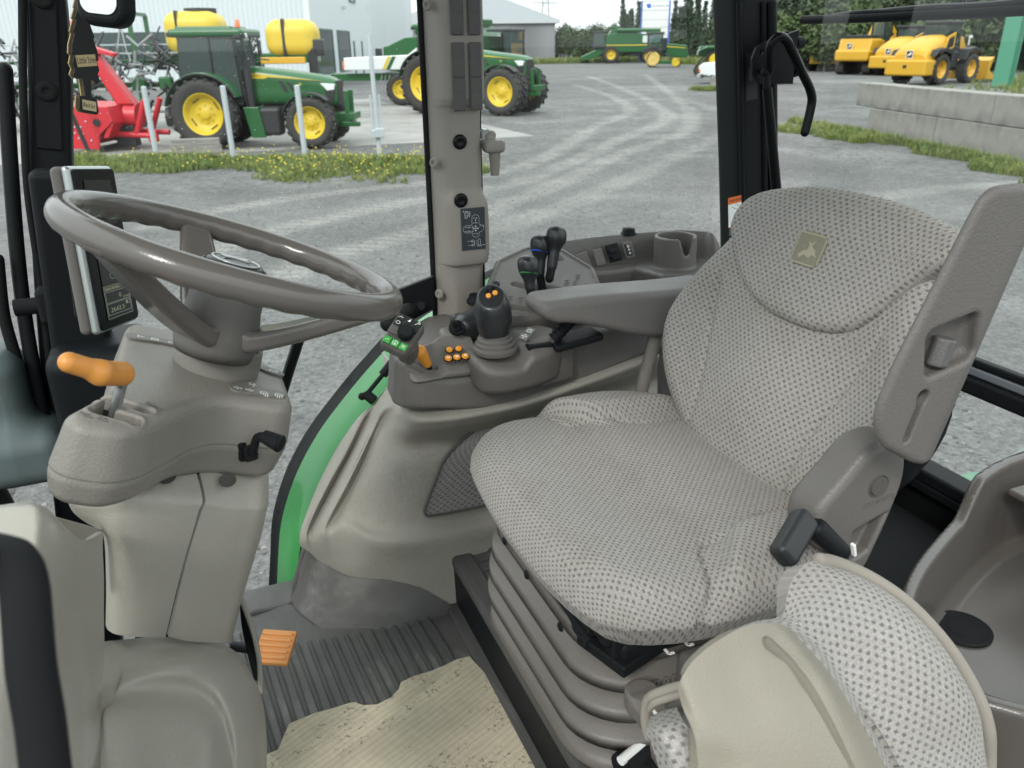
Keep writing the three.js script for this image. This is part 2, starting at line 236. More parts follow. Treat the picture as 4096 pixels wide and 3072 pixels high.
const tb = tracks.map(t => [Math.min(...t.map(p => p[0])) - 0.6, Math.max(...t.map(p => p[0])) + 0.6, Math.min(...t.map(p => p[1])) - 0.6, Math.max(...t.map(p => p[1])) + 0.6]);
const trackAt = (x, z) => { let s = 0; if (x < -4 || z > -3) return 0; tracks.forEach((t, k) => { if (x < tb[k][0] || x > tb[k][1] || z < tb[k][2] || z > tb[k][3]) return; for (let i = 0; i < t.length - 1; i++) { const ax = t[i][0], az = t[i][1], ex = t[i + 1][0] - ax, ez = t[i + 1][1] - az, wx = x - ax, wz = z - az, L = ex * ex + ez * ez; if (wx * wx + wz * wz > 9 + L) continue; const q = clamp((wx * ex + wz * ez) / L, 0, 1), d = Math.hypot(wx - ex * q, wz - ez * q), al = (i + q) * Math.sqrt(L); if (d < 0.5) { const chev = 0.72 + 0.28 * Math.sin(al * 26 + (d * 9) * (((wx * ez - wz * ex) > 0) ? 1 : -1)); s = Math.max(s, sst(0.42, 0.12, d + 0.25 * (fbm(x * 1.3, z * 1.3, 3) - 0.5)) * (k < 3 ? chev : 0.6)); } } }); return s; };
const gcol = (x, z, fine) => {
  const big = fbm(x * 0.12 + 40, z * 0.12 + 40, 4), mid = fbm(x * 0.9 + 9, z * 0.9 + 3, 4), t = trackAt(x, z) * sst(0.25, 0.55, fbm(x * 0.6 + 3, z * 0.6, 3) + 0.2);
  let k = 0.365 + 0.10 * (big - 0.5) + 0.10 * (mid - 0.5) + 0.10 * t + fine;
  const pale = sst(0.52, 0.72, fbm(x * 0.35 + 70, z * 0.5 + 11, 4)) * 0.045; k += pale;
  return [k * (1.0 + 0.015 * t), k * 1.005, k * (0.985 - 0.02 * t)];
};
const stone = (u, v, n) => { const a = hash2(Math.floor(u * n), Math.floor(v * n)) - 0.5, b = vnoise(u * n * 0.5, v * n * 0.5) - 0.5, c = vnoise(u * n * 0.21 + 5, v * n * 0.21) - 0.5; return a * 0.07 + b * 0.10 + c * 0.05; };
{
  const bump = (n, m) => tex(512, 512, (u, v) => [0.5 + 1.6 * (0.5 * (vnoise(u * n, v * n, n) - 0.5) + 0.35 * (vnoise(u * n * 0.5, v * n * 0.5, n * 0.5) - 0.5) + 0.2 * (vnoise(u * n * 2, v * n * 2, n * 2) - 0.5))], false, m);
  const bN = bump(128, 2.4), bF = bump(128, 6);
  const sheetGround = (name, x0, x1, z0, z1, y, W, H, bm, bs, n) => {
    const w2 = W >> 1, h2 = H >> 1, base = new Float32Array(w2 * h2 * 3); for (let j = 0; j < h2; j++) for (let i = 0; i < w2; i++) base.set(gcol(lerp(x0, x1, (i + 0.5) / w2), lerp(z0, z1, (j + 0.5) / h2), 0), (j * w2 + i) * 3);
    const T = tex(W, H, (u, v) => { const x = lerp(x0, x1, u), z = lerp(z0, z1, v), k = (Math.min(h2 - 1, Math.floor(v * h2)) * w2 + Math.min(w2 - 1, Math.floor(u * w2))) * 3, s = stone(x, z, n); return [base[k] + s, base[k + 1] + s, base[k + 2] + s]; }); T.wrapS = T.wrapT = THREE.ClampToEdgeWrapping; T.generateMipmaps = true;
    const g = new THREE.BufferGeometry(); g.setAttribute('position', new THREE.Float32BufferAttribute([x0, y, z0, x1, y, z0, x0, y, z1, x1, y, z1], 3)); g.setAttribute('normal', new THREE.Float32BufferAttribute([0, 1, 0, 0, 1, 0, 0, 1, 0, 0, 1, 0], 3)); g.setAttribute('uv', new THREE.Float32BufferAttribute([0, 0, 1, 0, 0, 1, 1, 1], 2)); g.setIndex([0, 2, 1, 1, 2, 3]);
    const b = bm.clone(); b.repeat.set((x1 - x0) / (bm === bN ? 2.4 : 6), (z1 - z0) / (bm === bN ? 2.4 : 6)); b.needsUpdate = true;
    return struct(name, g, std(0xffffff, 0.95, { map: T, bumpMap: b, bumpScale: bs }));
  };
  const far = tex(512, 512, (u, v) => { const k = 0.375 + 0.08 * (fbm(u * 16, v * 16, 4, 16) - 0.5) + 0.1 * (hash2(Math.floor(u * 512), Math.floor(v * 512)) - 0.5); return [k, k * 1.005, k * 0.985]; }, true, 60);
  const gg = new THREE.PlaneGeometry(1600, 1600); gg.rotateX(-Math.PI / 2); { const uv = gg.attributes.uv; for (let i = 0; i < uv.count; i++) uv.setXY(i, uv.getX(i) * 1600, uv.getY(i) * 1600); } gg.translate(0, G - 0.008, 0);
  struct('ground', gg, std(0xffffff, 0.95, { map: far }));
  sheetGround('gravel_yard', -14, 46, -62, -2, G - 0.004, 1536, 1536, bF, 0.012, 26);
  sheetGround('gravel_apron', -3, 13, -15.5, -1.9, G, 1280, 1088, bN, 0.014, 80);
  const conc = tex(512, 512, (u, v) => { const k = 0.54 + 0.12 * (fbm(u * 8, v * 8, 5, 8) - 0.5); return [k, k * 0.99, k * 0.96]; }, true, 6);
  const pad = new THREE.PlaneGeometry(26, 20); pad.rotateX(-Math.PI / 2); pad.translate(-3.5, 0, -31.5); { const uv = pad.attributes.uv; for (let i = 0; i < uv.count; i++) uv.setXY(i, uv.getX(i) * 26, uv.getY(i) * 20); } pad.rotateY(0.0); pad.translate(0, G + 0.002, 0);
  struct('concrete_pad', pad, std(0xffffff, 0.9, { map: conc }));
}
// ---------- grass ----------
function bladeGeo(n, h, w) { const ps = [], ns = []; for (let i = 0; i < n; i++) { const a = rnd() * 6.28, l = h * rr(0.5, 1), lean = rr(0.1, 0.6) * l, ox = rr(-0.06, 0.06), oz = rr(-0.06, 0.06), dx = Math.cos(a), dz = Math.sin(a); const b = [ox - dz * w, 0, oz + dx * w], c = [ox + dz * w, 0, oz - dx * w], m1 = [ox + dx * lean * 0.4 - dz * w * 0.7, l * 0.6, oz + dz * lean * 0.4 + dx * w * 0.7], m2 = [ox + dx * lean * 0.4 + dz * w * 0.7, l * 0.6, oz + dz * lean * 0.4 - dx * w * 0.7], t = [ox + dx * lean, l, oz + dz * lean]; ps.push(...b, ...c, ...m1, ...c, ...m2, ...m1, ...m1, ...m2, ...t); } const g = new THREE.BufferGeometry(); g.setAttribute('position', new THREE.Float32BufferAttribute(ps, 3)); g.computeVertexNormals(); return g; }
const leafM = (c) => new THREE.MeshPhysicalMaterial({ color: lin(...c), roughness: 0.9, side: THREE.DoubleSide });
function stuff(name, geo, m, items, label, category, tint) { const o = new THREE.InstancedMesh(geo, m, items.length), q = new THREE.Object3D(); items.forEach((p, i) => { q.position.set(p[0], p[1], p[2]); q.rotation.set(0, rnd() * 6.28, 0); q.scale.setScalar(p[3]); q.updateMatrix(); o.setMatrixAt(i, q.matrix); if (tint) o.setColorAt(i, tint(p)); }); o.name = numbered(name); o.userData = { kind: 'stuff', label, category }; shadow(o); scene.add(o); return o; }
{
  const tuft = bladeGeo(18, 0.27, 0.008), items = [], fl = [];
  const a = [-2.4, -21.9], b = [6.2, -17.3];
  for (let i = 0; i < 9500; i++) { const t = rnd(), w = Math.pow(rnd(), 1.3); const x = lerp(a[0], b[0], t), z0 = lerp(a[1], b[1], t) + 0.2, depth = 2.0 + 1.5 * sst(0.25, 0.6, t) * fbm(t * 9, 3, 2) * 2; const z = z0 + w * depth + 0.5 * (rnd() - 0.5); const dens = fbm(x * 0.9, z * 0.9 + 7, 3); if (dens < 0.34 + 0.30 * w + 0.20 * (rnd() - 0.5)) continue; const s = rr(0.3, 1.0) * (0.55 + 0.9 * fbm(x * 0.7 + 5, z * 0.7, 3)) * (1 - 0.55 * w); items.push([x, G, z, s]); if (rnd() < 0.09 * sst(0.2, 0.5, t) + 0.012) fl.push([x + rr(-.1, .1), G + 0.36 * s + rr(-0.08, 0.08), z + rr(-.1, .1), rr(0.6, 1.3)]); }
  const tint = p => { const k = fbm(p[0] * 1.4, p[2] * 1.4, 3), d = rnd(); return lin(lerp(0.07, 0.22, k) + d * 0.06, lerp(0.14, 0.24, k) + d * 0.05, 0.035 + 0.06 * k); };
  stuff('verge_grass', tuft, leafM([1, 1, 1]), items, 'rough green grass strip along the concrete pad by the posts', 'grass', tint);
  stuff('yellow_flowers', new THREE.IcosahedronGeometry(0.017, 0), std([0.60, 0.50, 0.06], 0.8), fl, 'small yellow wild flowers in the grass strip', 'flowers');
  const it2 = []; const wa = [18.0, -18.8], wb = [15.2, -9.6];
  for (let i = 0; i < 4600; i++) { const t = rnd() * 1.3 - 0.28, w = rnd(); const x = lerp(wa[0], wb[0], t) - 0.35 - w * 1.5 * (1 + 0.6 * sst(0.05, -0.25, t)), z = lerp(wa[1], wb[1], t) + w * 0.5; if (fbm(x * 0.8, z * 0.8, 3) < 0.30 + 0.32 * w) continue; it2.push([x, G, z, rr(0.5, 1.2) * (1 - 0.45 * w)]); }
  for (let i = 0; i < 2600; i++) { const t = rnd(), x = lerp(21, 60, t) + rr(-2, 2), z = lerp(-15, -42, t) + rr(-5, 8); if (fbm(x * 0.3, z * 0.3, 3) < 0.42) continue; if ((x - 15) * (-13.4) - (z + 10.9) * 8.8 > -2) { } it2.push([x, G, z, rr(0.7, 1.5)]); }
  stuff('bank_grass', tuft, leafM([1, 1, 1]), it2, 'dry green grass growing along the concrete block wall', 'grass', tint);
  const it3 = []; for (let i = 0; i < 1600; i++) { it3.push([rr(44, 70), G, rr(-104, -112), rr(1.5, 3.5)]); } for (let i = 0; i < 300; i++) it3.push([27.6 + rr(-1.2, 1.2), G, -38.6 + rr(-0.8, 0.8), rr(0.6, 1.2)]); for (let i = 0; i < 700; i++) it3.push([rr(58, 76), G, rr(-84, -96), rr(2, 4)]);
  stuff('far_grass', tuft, leafM([1, 1, 1]), it3, 'tall pale weeds behind the parked harvester', 'grass', tint);
}
{ // loose stones lying on the gravel near the cab
  const st = []; for (let i = 0; i < 15000; i++) { const d = Math.pow(rnd(), 1.7); const z = -2.4 - d * 13, x = rr(-1.2, 1.5 - z * 0.95); st.push([x, G + 0.002, z, Math.pow(rnd(), 2.6) * 1.5 + 0.45]); }
  const g = new THREE.IcosahedronGeometry(0.0095, 0); g.scale(1.25, 0.7, 1);
  stuff('loose_stones', g, std([1, 1, 1], 0.95), st, 'loose grey stones scattered over the gravel beside the cab', 'stones', () => { const k = rr(0.08, 0.22); return lin(k, k, k * 0.96); });
}
// ---------- trees ----------
{
  const leafC = (n, R, H, y0, conif) => { const ps = []; for (let i = 0; i < n; i++) { let x, y, z; if (conif) { const t = Math.pow(rnd(), 1.4), r = R * (1 - t) * (0.55 + 0.45 * Math.abs(Math.sin(t * 34 + rnd()))) * Math.sqrt(rr(0.15, 1)), a = rnd() * 6.28; x = r * Math.cos(a); z = r * Math.sin(a); y = y0 + t * H - r * 0.28; } else { const a = rnd() * 6.28, c = rr(-1, 1), r = Math.cbrt(rr(0.2, 1)), b = 0.75 + 0.5 * vnoise(a * 2 + 9, c * 3 + 4); x = R * r * b * Math.sqrt(1 - c * c) * Math.cos(a); z = R * r * b * Math.sqrt(1 - c * c) * Math.sin(a); y = y0 + H * (0.5 + 0.5 * c * r * b); } const s = conif ? rr(0.25, 0.55) : rr(0.28, 0.6); const u = V(rr(-1, 1), rr(-0.5, 0.3), rr(-1, 1)).normalize().multiplyScalar(s), w = V(rr(-1, 1), rr(-1, 1), rr(-1, 1)).normalize().multiplyScalar(s * 0.6); ps.push(x, y, z, x + u.x + w.x, y + u.y + w.y, z + u.z + w.z, x + u.x - w.x, y + u.y - w.y, z + u.z - w.z); } const g = new THREE.BufferGeometry(); g.setAttribute('position', new THREE.Float32BufferAttribute(ps, 3)); g.computeVertexNormals(); return g; };
  const bark = std([0.09, 0.075, 0.06], 0.95);
  const greens = [[0.050, 0.078, 0.046], [0.058, 0.088, 0.050], [0.066, 0.096, 0.044], [0.080, 0.118, 0.045]].map(leafM);  // distance haze is lightened and greyed into these leaf colours
  const proto = (nm, lb, conif, R, H, y0, m, gr) => { const t = thing(nm, lb, 'tree', [0, -500, 0], 0, gr); const br = [cyl([0, 0, 0], [0, y0 + H * 0.85, 0], 0.16, 0.03, 7)]; for (let i = 0; i < 7; i++) { const a = rnd() * 6.28, y = y0 + H * rr(0.02, 0.6); br.push(cyl([0, y, 0], [Math.cos(a) * R * 0.6, y + (conif ? -0.2 : R * 0.4), Math.sin(a) * R * 0.6], 0.05, 0.015, 5)); } part('trunk', br, bark, t); part('crown', leafC(conif ? 1700 : 1300, R, H, y0, conif), m, t); return t; };
  const P = [proto('spruce_tree', 'dark spruce in the wood beyond the yard', true, 2.5, 10, 0.6, greens[0], 'conifers beyond the yard'), proto('fir_tree', 'slim fir in the wood beyond the yard', true, 2.0, 11, 0.8, greens[1], 'conifers beyond the yard'), proto('broadleaf_tree', 'rounded broadleaf tree at the edge of the wood', false, 2.6, 6.5, 1.6, greens[2], 'broadleaf trees at the wood edge'), proto('young_tree', 'pale green young tree at the edge of the wood', false, 1.7, 4.2, 0.8, greens[3], 'young trees at the wood edge')];
  let used = [0, 0, 0, 0];
  const put = (k, x, z, s) => { const lb = P[k].userData.label; const t = used[k]++ ? copyThing(P[k], [x, G, z], rnd() * 6.28) : P[k]; t.position.set(x, G, z); t.rotation.y = rnd() * 6.28; t.scale.set(s * rr(0.9, 1.1), s * rr(0.88, 1.15), s * rr(0.9, 1.1)); };
  const dir = px => { const v = V(0, 0, -1).applyAxisAngle(V(1, 0, 0), 0); const a = rad(-22) - Math.atan((px - 1106) / 1870); return [-Math.sin(a), -Math.cos(a)]; };
  // wood behind the harvester and sign (between bearings), and the taller wood behind the yellow machines
  for (let i = 0; i < 92; i++) { const px = rr(1215, 1575), d = rr(138, 175), [x, z] = dir(px); put(px < 1345 ? 2 : (rnd() < 0.55 ? 1 : 0), x * d, z * d, (px < 1345 ? rr(0.45, 0.7) : rr(0.55, 0.85))); }
  for (let i = 0; i < 22; i++) { const px = rr(1215, 1480), d = rr(124, 134), [x, z] = dir(px); put(rnd() < 0.6 ? 3 : 2, x * d, z * d, rr(0.35, 0.55)); }
  for (let i = 0; i < 125; i++) { const px = i < 78 ? rr(1570, 2330) : rr(2330, 3600), d = rr(84, 125), [x, z] = dir(px); put(rnd() < 0.45 ? 0 : rnd() < 0.6 ? 1 : 2, x * d, z * d, (px < 1760 ? rr(0.6, 0.95) : rr(0.9, 1.35))); }
  for (let i = 0; i < 26; i++) { const px = rr(1600, 2330), d = rr(76, 84), [x, z] = dir(px); put(rnd() < 0.6 ? 3 : 2, x * d, z * d, rr(0.55, 0.95)); }
}
// ---------- buildings ----------
{
  const ang = Math.atan2(0.404, 1.005);            // the long wall runs away along this bearing
  const corr = (w, h, pitch, dep) => { const n = Math.round(w / pitch) * 4, ps = [], idx = [], uv = []; for (let i = 0; i <= n; i++) { const x = i / n * w, k = i % 4, d = k === 1 || k === 2 ? dep : 0; for (const y of [0, h]) { ps.push(x, y, d); uv.push(x, y); } } for (let i = 0; i < n; i++) idx.push(i * 2, i * 2 + 2, i * 2 + 1, i * 2 + 1, i * 2 + 2, i * 2 + 3); const g = new THREE.BufferGeometry(); g.setAttribute('position', new THREE.Float32BufferAttribute(ps, 3)); g.setAttribute('uv', new THREE.Float32BufferAttribute(uv, 2)); g.setIndex(idx); const q = g.toNonIndexed(); q.computeVertexNormals(); return q; };
  const w = thing('white_warehouse', 'large white dealership building with ribbed metal cladding and dark windows', 'building', [9.2, G, -55.5], -ang);
  const clad = std([0.55, 0.60, 0.62], 0.5), smoothW = std([0.60, 0.645, 0.66], 0.5), winM = std([0.03, 0.05, 0.05], 0.08), frM = std([0.05, 0.11, 0.08], 0.5);
  // local: +x to the right along the camera-facing wall is negative; the long wall runs to -z
  part('ribbed_wall', [corr(34, 9, 0.30, 0.04).translate(-34, 0.5, 0.0), box(34, 9.2, 0.2, -17, 4.6, -0.12)], clad, w);
  part('long_wall', [box(0.2, 9.4, 60, -0.1, 4.7, -30.0)], smoothW, w);
  part('corner_flashing', [box(0.35, 9.4, 0.35, -0.1, 4.7, -0.1, 0.02)], std([0.66, 0.68, 0.68], 0.45), w);
  part('roof', [box(34.4, 0.3, 60.4, -17, 9.55, -30)], std([0.5, 0.52, 0.53], 0.5), w);
  part('plinth', [box(34.1, 0.5, 0.3, -17, 0.25, -0.02)], std([0.35, 0.35, 0.34], 0.8), w);
  const win = (z0, z1, y0, y1) => { const o = part('window', [box(0.06, y1 - y0, z1 - z0, 0.02, (y0 + y1) / 2, -(z0 + z1) / 2)], winM, w); part('frame', [box(0.12, 0.1, z1 - z0 + 0.2, 0.03, y1 + 0.05, -(z0 + z1) / 2), box(0.12, 0.1, z1 - z0 + 0.2, 0.03, y0 - 0.05, -(z0 + z1) / 2), box(0.12, y1 - y0, 0.1, 0.03, (y0 + y1) / 2, -z0 + 0.05), box(0.12, y1 - y0, 0.1, 0.03, (y0 + y1) / 2, -z1 - 0.05)], frM, o); };
  win(1.6, 6.6, 0.8, 3.4); win(8.6, 13.2, 0.8, 3.4); win(14.6, 17.0, 5.7, 6.8);
  part('door', [box(0.06, 2.6, 0.5, 0.03, 1.5, -15.2)], frM, w); part('door', [box(0.06, 2.6, 0.4, 0.03, 1.5, -19.0)], frM, w);
  part('wall_lamp', [box(0.3, 0.22, 0.2, 0.15, 5.1, -11.5, 0.05)], std([0.6, 0.62, 0.62], 0.5), w);
  part('vent_box', [box(0.5, 1.2, 1.0, 0.25, 1.6, -27, 0.03)], std([0.06, 0.07, 0.07], 0.6), w);
  const strip = part('window_band', [box(9.0, 1.9, 0.08, -12.6, 2.4, 0.06)], winM, w); for (let i = 0; i < 6; i++) part('mullion', [box(0.08, 1.9, 0.12, -17.0 + i * 1.75, 2.4, 0.09)], frM, strip);
  // grey gabled shed
  const s = thing('grey_shed', 'grey gabled metal shed beyond the tractors', 'building', [48.4, G, -121], -0.30);
  const cl = tex(64, 8, (u) => [0.55 + 0.06 * Math.sin(u * Math.PI * 2 * 8)], true, 2.4); const shedM = std(0xdfe3e6, 0.6, { map: cl });
  part('wall', [box(24, 5.6, 18, -4.5, 2.8, -9), box(23.8, 0.3, 17.8, -4.5, 5.7, -9)], shedM, s);
  { const c0 = [[-17, 5.75, 0.4], [8.1, 5.75, 0.4], [8.1, 5.75, -18.4], [-17, 5.75, -18.4]], r0 = [-5.5, 9.6, -9], r1 = [-0.9, 9.6, -9], T = [c0[0], c0[1], r1, c0[0], r1, r0, c0[1], c0[2], r1, c0[2], c0[3], r0, c0[2], r0, r1, c0[3], c0[0], r0]; const g = new THREE.BufferGeometry(); g.setAttribute('position', new THREE.Float32BufferAttribute(T.flat(), 3)); g.setAttribute('uv', new THREE.Float32BufferAttribute(T.flatMap(p => [p[0], p[2]]), 2)); g.computeVertexNormals(); part('hip_roof', [g], std([0.21, 0.225, 0.235], 0.5), s); part('eave_board', [box(25.2, 0.5, 0.15, -4.5, 5.55, 0.42), box(0.15, 0.5, 18.8, 8.1, 5.55, -9)], std([0.5, 0.52, 0.53], 0.5), s); }
  const f = thing('mesh_fence', 'long blue grey screen fence across the back of the yard', 'fence'); const a = V([78.64,-1.25,-185.3]), b = V([80.08,-1.25,-144.3]); const L = a.distanceTo(b); const fg = box(L, 2.1, 0.08, 0, 1.05, 0); fg.rotateY(Math.atan2(-(b.z - a.z), b.x - a.x)); fg.translate((a.x + b.x) / 2, G, (a.z + b.z) / 2); part('screen', fg, std([0.14, 0.165, 0.19], 0.8), f); for (let i = 0; i <= 10; i++) part('post', [cyl([lerp(a.x, b.x, i / 10), G, lerp(a.z, b.z, i / 10)], [lerp(a.x, b.x, i / 10), G + 2.3, lerp(a.z, b.z, i / 10)], 0.06, 0.06, 6)], std([0.2, 0.21, 0.22], 0.6), f);
}
// ---------- roadside sign ----------
{
  const s = thing('roadside_sign', 'tall white tenant sign board with blue posts', 'sign', [63, G, -103], -0.55);
  part('board', [box(3.7, 5.2, 0.3, 0, 5.2, 0)], M.white, s); for (const x of [-1.85, 1.85]) part('post', [box(0.22, 8.0, 0.3, x, 4.0, 0.05)], std([0.05, 0.13, 0.45], 0.5), s);
  for (let i = 0; i < 3; i++) part('board_line', [box(3.5, 0.05, 0.02, 0, 3.4 + i * 0.95, 0.16)], std([0.4, 0.42, 0.45], 0.6), s);
  const h = label2 => 0; part('header_box', [box(4.7, 1.7, 0.4, 0, 8.4, 0)], M.white, s);
  const lab = (w, hh, y, fn) => { const m = new THREE.Mesh(new THREE.PlaneGeometry(w, hh), std(0xffffff, 0.5, { map: print(512, Math.round(512 * hh / w), fn) })); m.name = 'sign_print'; m.position.set(0, y, 0.212); shadow(m); s.add(m); };
  lab(4.5, 1.6, 8.4, (g, w, h2) => { g.fillStyle = '#eef2f3'; g.fillRect(0, 0, w, h2); g.fillStyle = '#43598c'; g.font = 'bold 74px serif'; g.textAlign = 'center'; g.fillText('COMPLEXE', w / 2, 80); g.font = 'bold 60px serif'; g.fillText('INDUSTRIEL', w / 2, 150); });
  lab(3.4, 0.9, 6.95, (g, w, h2) => { g.fillStyle = '#eef2f3'; g.fillRect(0, 0, w, h2); g.fillStyle = '#2b62b8'; g.beginPath(); g.moveTo(60, 30); g.lineTo(150, 20); g.lineTo(170, 100); g.lineTo(90, 110); g.fill(); g.fillStyle = '#333a44'; g.font = 'bold 52px sans-serif'; g.fillText('ULTROSILLER', 180, 86); });
}

// ---------- machine materials and wheels ----------
const X = { green: std([0.016, 0.098, 0.027], 0.28), yellow: std([0.62, 0.45, 0.025], 0.45), cat: std([0.60, 0.34, 0.025], 0.42), tyre: plas([0.032, 0.031, 0.029], 0.85, 0.002), black: std([0.018, 0.019, 0.02], 0.5), grey: std([0.22, 0.23, 0.23], 0.6), red: std([0.50, 0.02, 0.03], 0.4), white: std([0.66, 0.68, 0.68], 0.45), galv: std([0.42, 0.46, 0.48], 0.5), conc: 0, lamp: std([0.7, 0.72, 0.72], 0.15), amber: std([0.75, 0.16, 0.03], 0.3),
  glass: new THREE.MeshPhysicalMaterial({ color: lin(0.36, 0.46, 0.44), roughness: 0.03, transmission: 0.9, thickness: 0, ior: 1.5 }) };
// a wheel at (x,y,z) with its axle along z: tyre with slanted lugs, dished rim, hub
function wheel(parent, x, y, z, r, w, rimR, rimM, side = 1, lugs = 22) {
  const o = new THREE.Group(); o.name = 'wheel'; o.position.set(x, y, z); parent.add(o);
  const h = w / 2; const t = lathe([[rimR, -h * 0.75], [rimR * 1.12, -h * 0.92], [r * 0.80, -h], [r * 0.93, -h * 0.9], [r * 0.955, -h * 0.5], [r * 0.96, 0], [r * 0.955, h * 0.5], [r * 0.93, h * 0.9], [r * 0.80, h], [rimR * 1.12, h * 0.92], [rimR, h * 0.75]], 40); t.rotateX(Math.PI / 2);
  const gs = [t]; for (let i = 0; i < lugs; i++) for (const s of [-1, 1]) { const g = new THREE.BoxGeometry(r * 0.085, r * 0.085, h * 1.12); g.rotateY(s * 0.6); g.translate(0, r * 0.955, s * h * 0.48); g.rotateZ((i + (s > 0 ? 0.5 : 0)) / lugs * Math.PI * 2); gs.push(g); }
  part('tyre', gs, X.tyre, o);
  const d = side; const rim = lathe([[0, 0.12 * rimR], [rimR * 0.22, 0.14 * rimR], [rimR * 0.26, 0.02], [rimR * 0.55, -0.02], [rimR * 0.62, 0.05 * rimR], [rimR * 0.86, 0.12 * rimR], [rimR * 0.9, h * 0.55], [rimR * 1.0, h * 0.78], [rimR * 1.04, h * 0.80], [rimR * 1.03, h * 0.5]], 36); rim.rotateX(d * Math.PI / 2); part('rim', rim, rimM, o);
  const hub = []; for (let i = 0; i < 8; i++) hub.push(cyl([Math.cos(i / 4 * Math.PI) * rimR * 0.4, Math.sin(i / 4 * Math.PI) * rimR * 0.4, d * 0.0], [Math.cos(i / 4 * Math.PI) * rimR * 0.4, Math.sin(i / 4 * Math.PI) * rimR * 0.4, d * (0.03 + 0.03 * rimR)], 0.018, 0.018, 6)); part('wheel_nuts', hub, rimM, o);
  if (rimR > 0.36) for (let i = 0; i < 4; i++) { const a = (i + 0.35) * Math.PI / 2, g = rbox(rimR * 0.42, rimR * 0.05, 0.012, 0.004, 1); g.translate(0, rimR * 0.74, d * (0.095 * rimR + 0.012)); g.rotateZ(a); part('rim_slot_shade', g, X.black, o); }  // black bars stand in for the shaded slot holes of the rim
  return o;
}
const slabX = (poly, z, th, b = 0.01) => ext(poly, th, b).translate(0, 0, z);   // outline in the x-y plane at z
const badge = (w, h, draw, px = 256, py = 96) => { const m = new THREE.Mesh(new THREE.PlaneGeometry(w, h), std(0xffffff, 0.45, { map: print(px, py, draw) })); shadow(m); return m; };
const deerBadge = (s) => badge(s, s, (g, w, h) => { g.fillStyle = '#e8e4d8'; g.fillRect(0, 0, w, h); g.fillStyle = '#2a2c2a'; g.fillRect(10, 10, w - 20, h - 20); g.fillStyle = '#e8e4d8'; g.beginPath(); [[26, 84], [44, 60], [60, 56], [72, 34], [62, 24], [84, 32], [102, 26], [92, 48], [108, 70], [86, 64], [70, 84], [54, 74], [34, 98]].forEach((p, i) => i ? g.lineTo(...p) : g.moveTo(...p)); g.fill(); }, 128, 128);
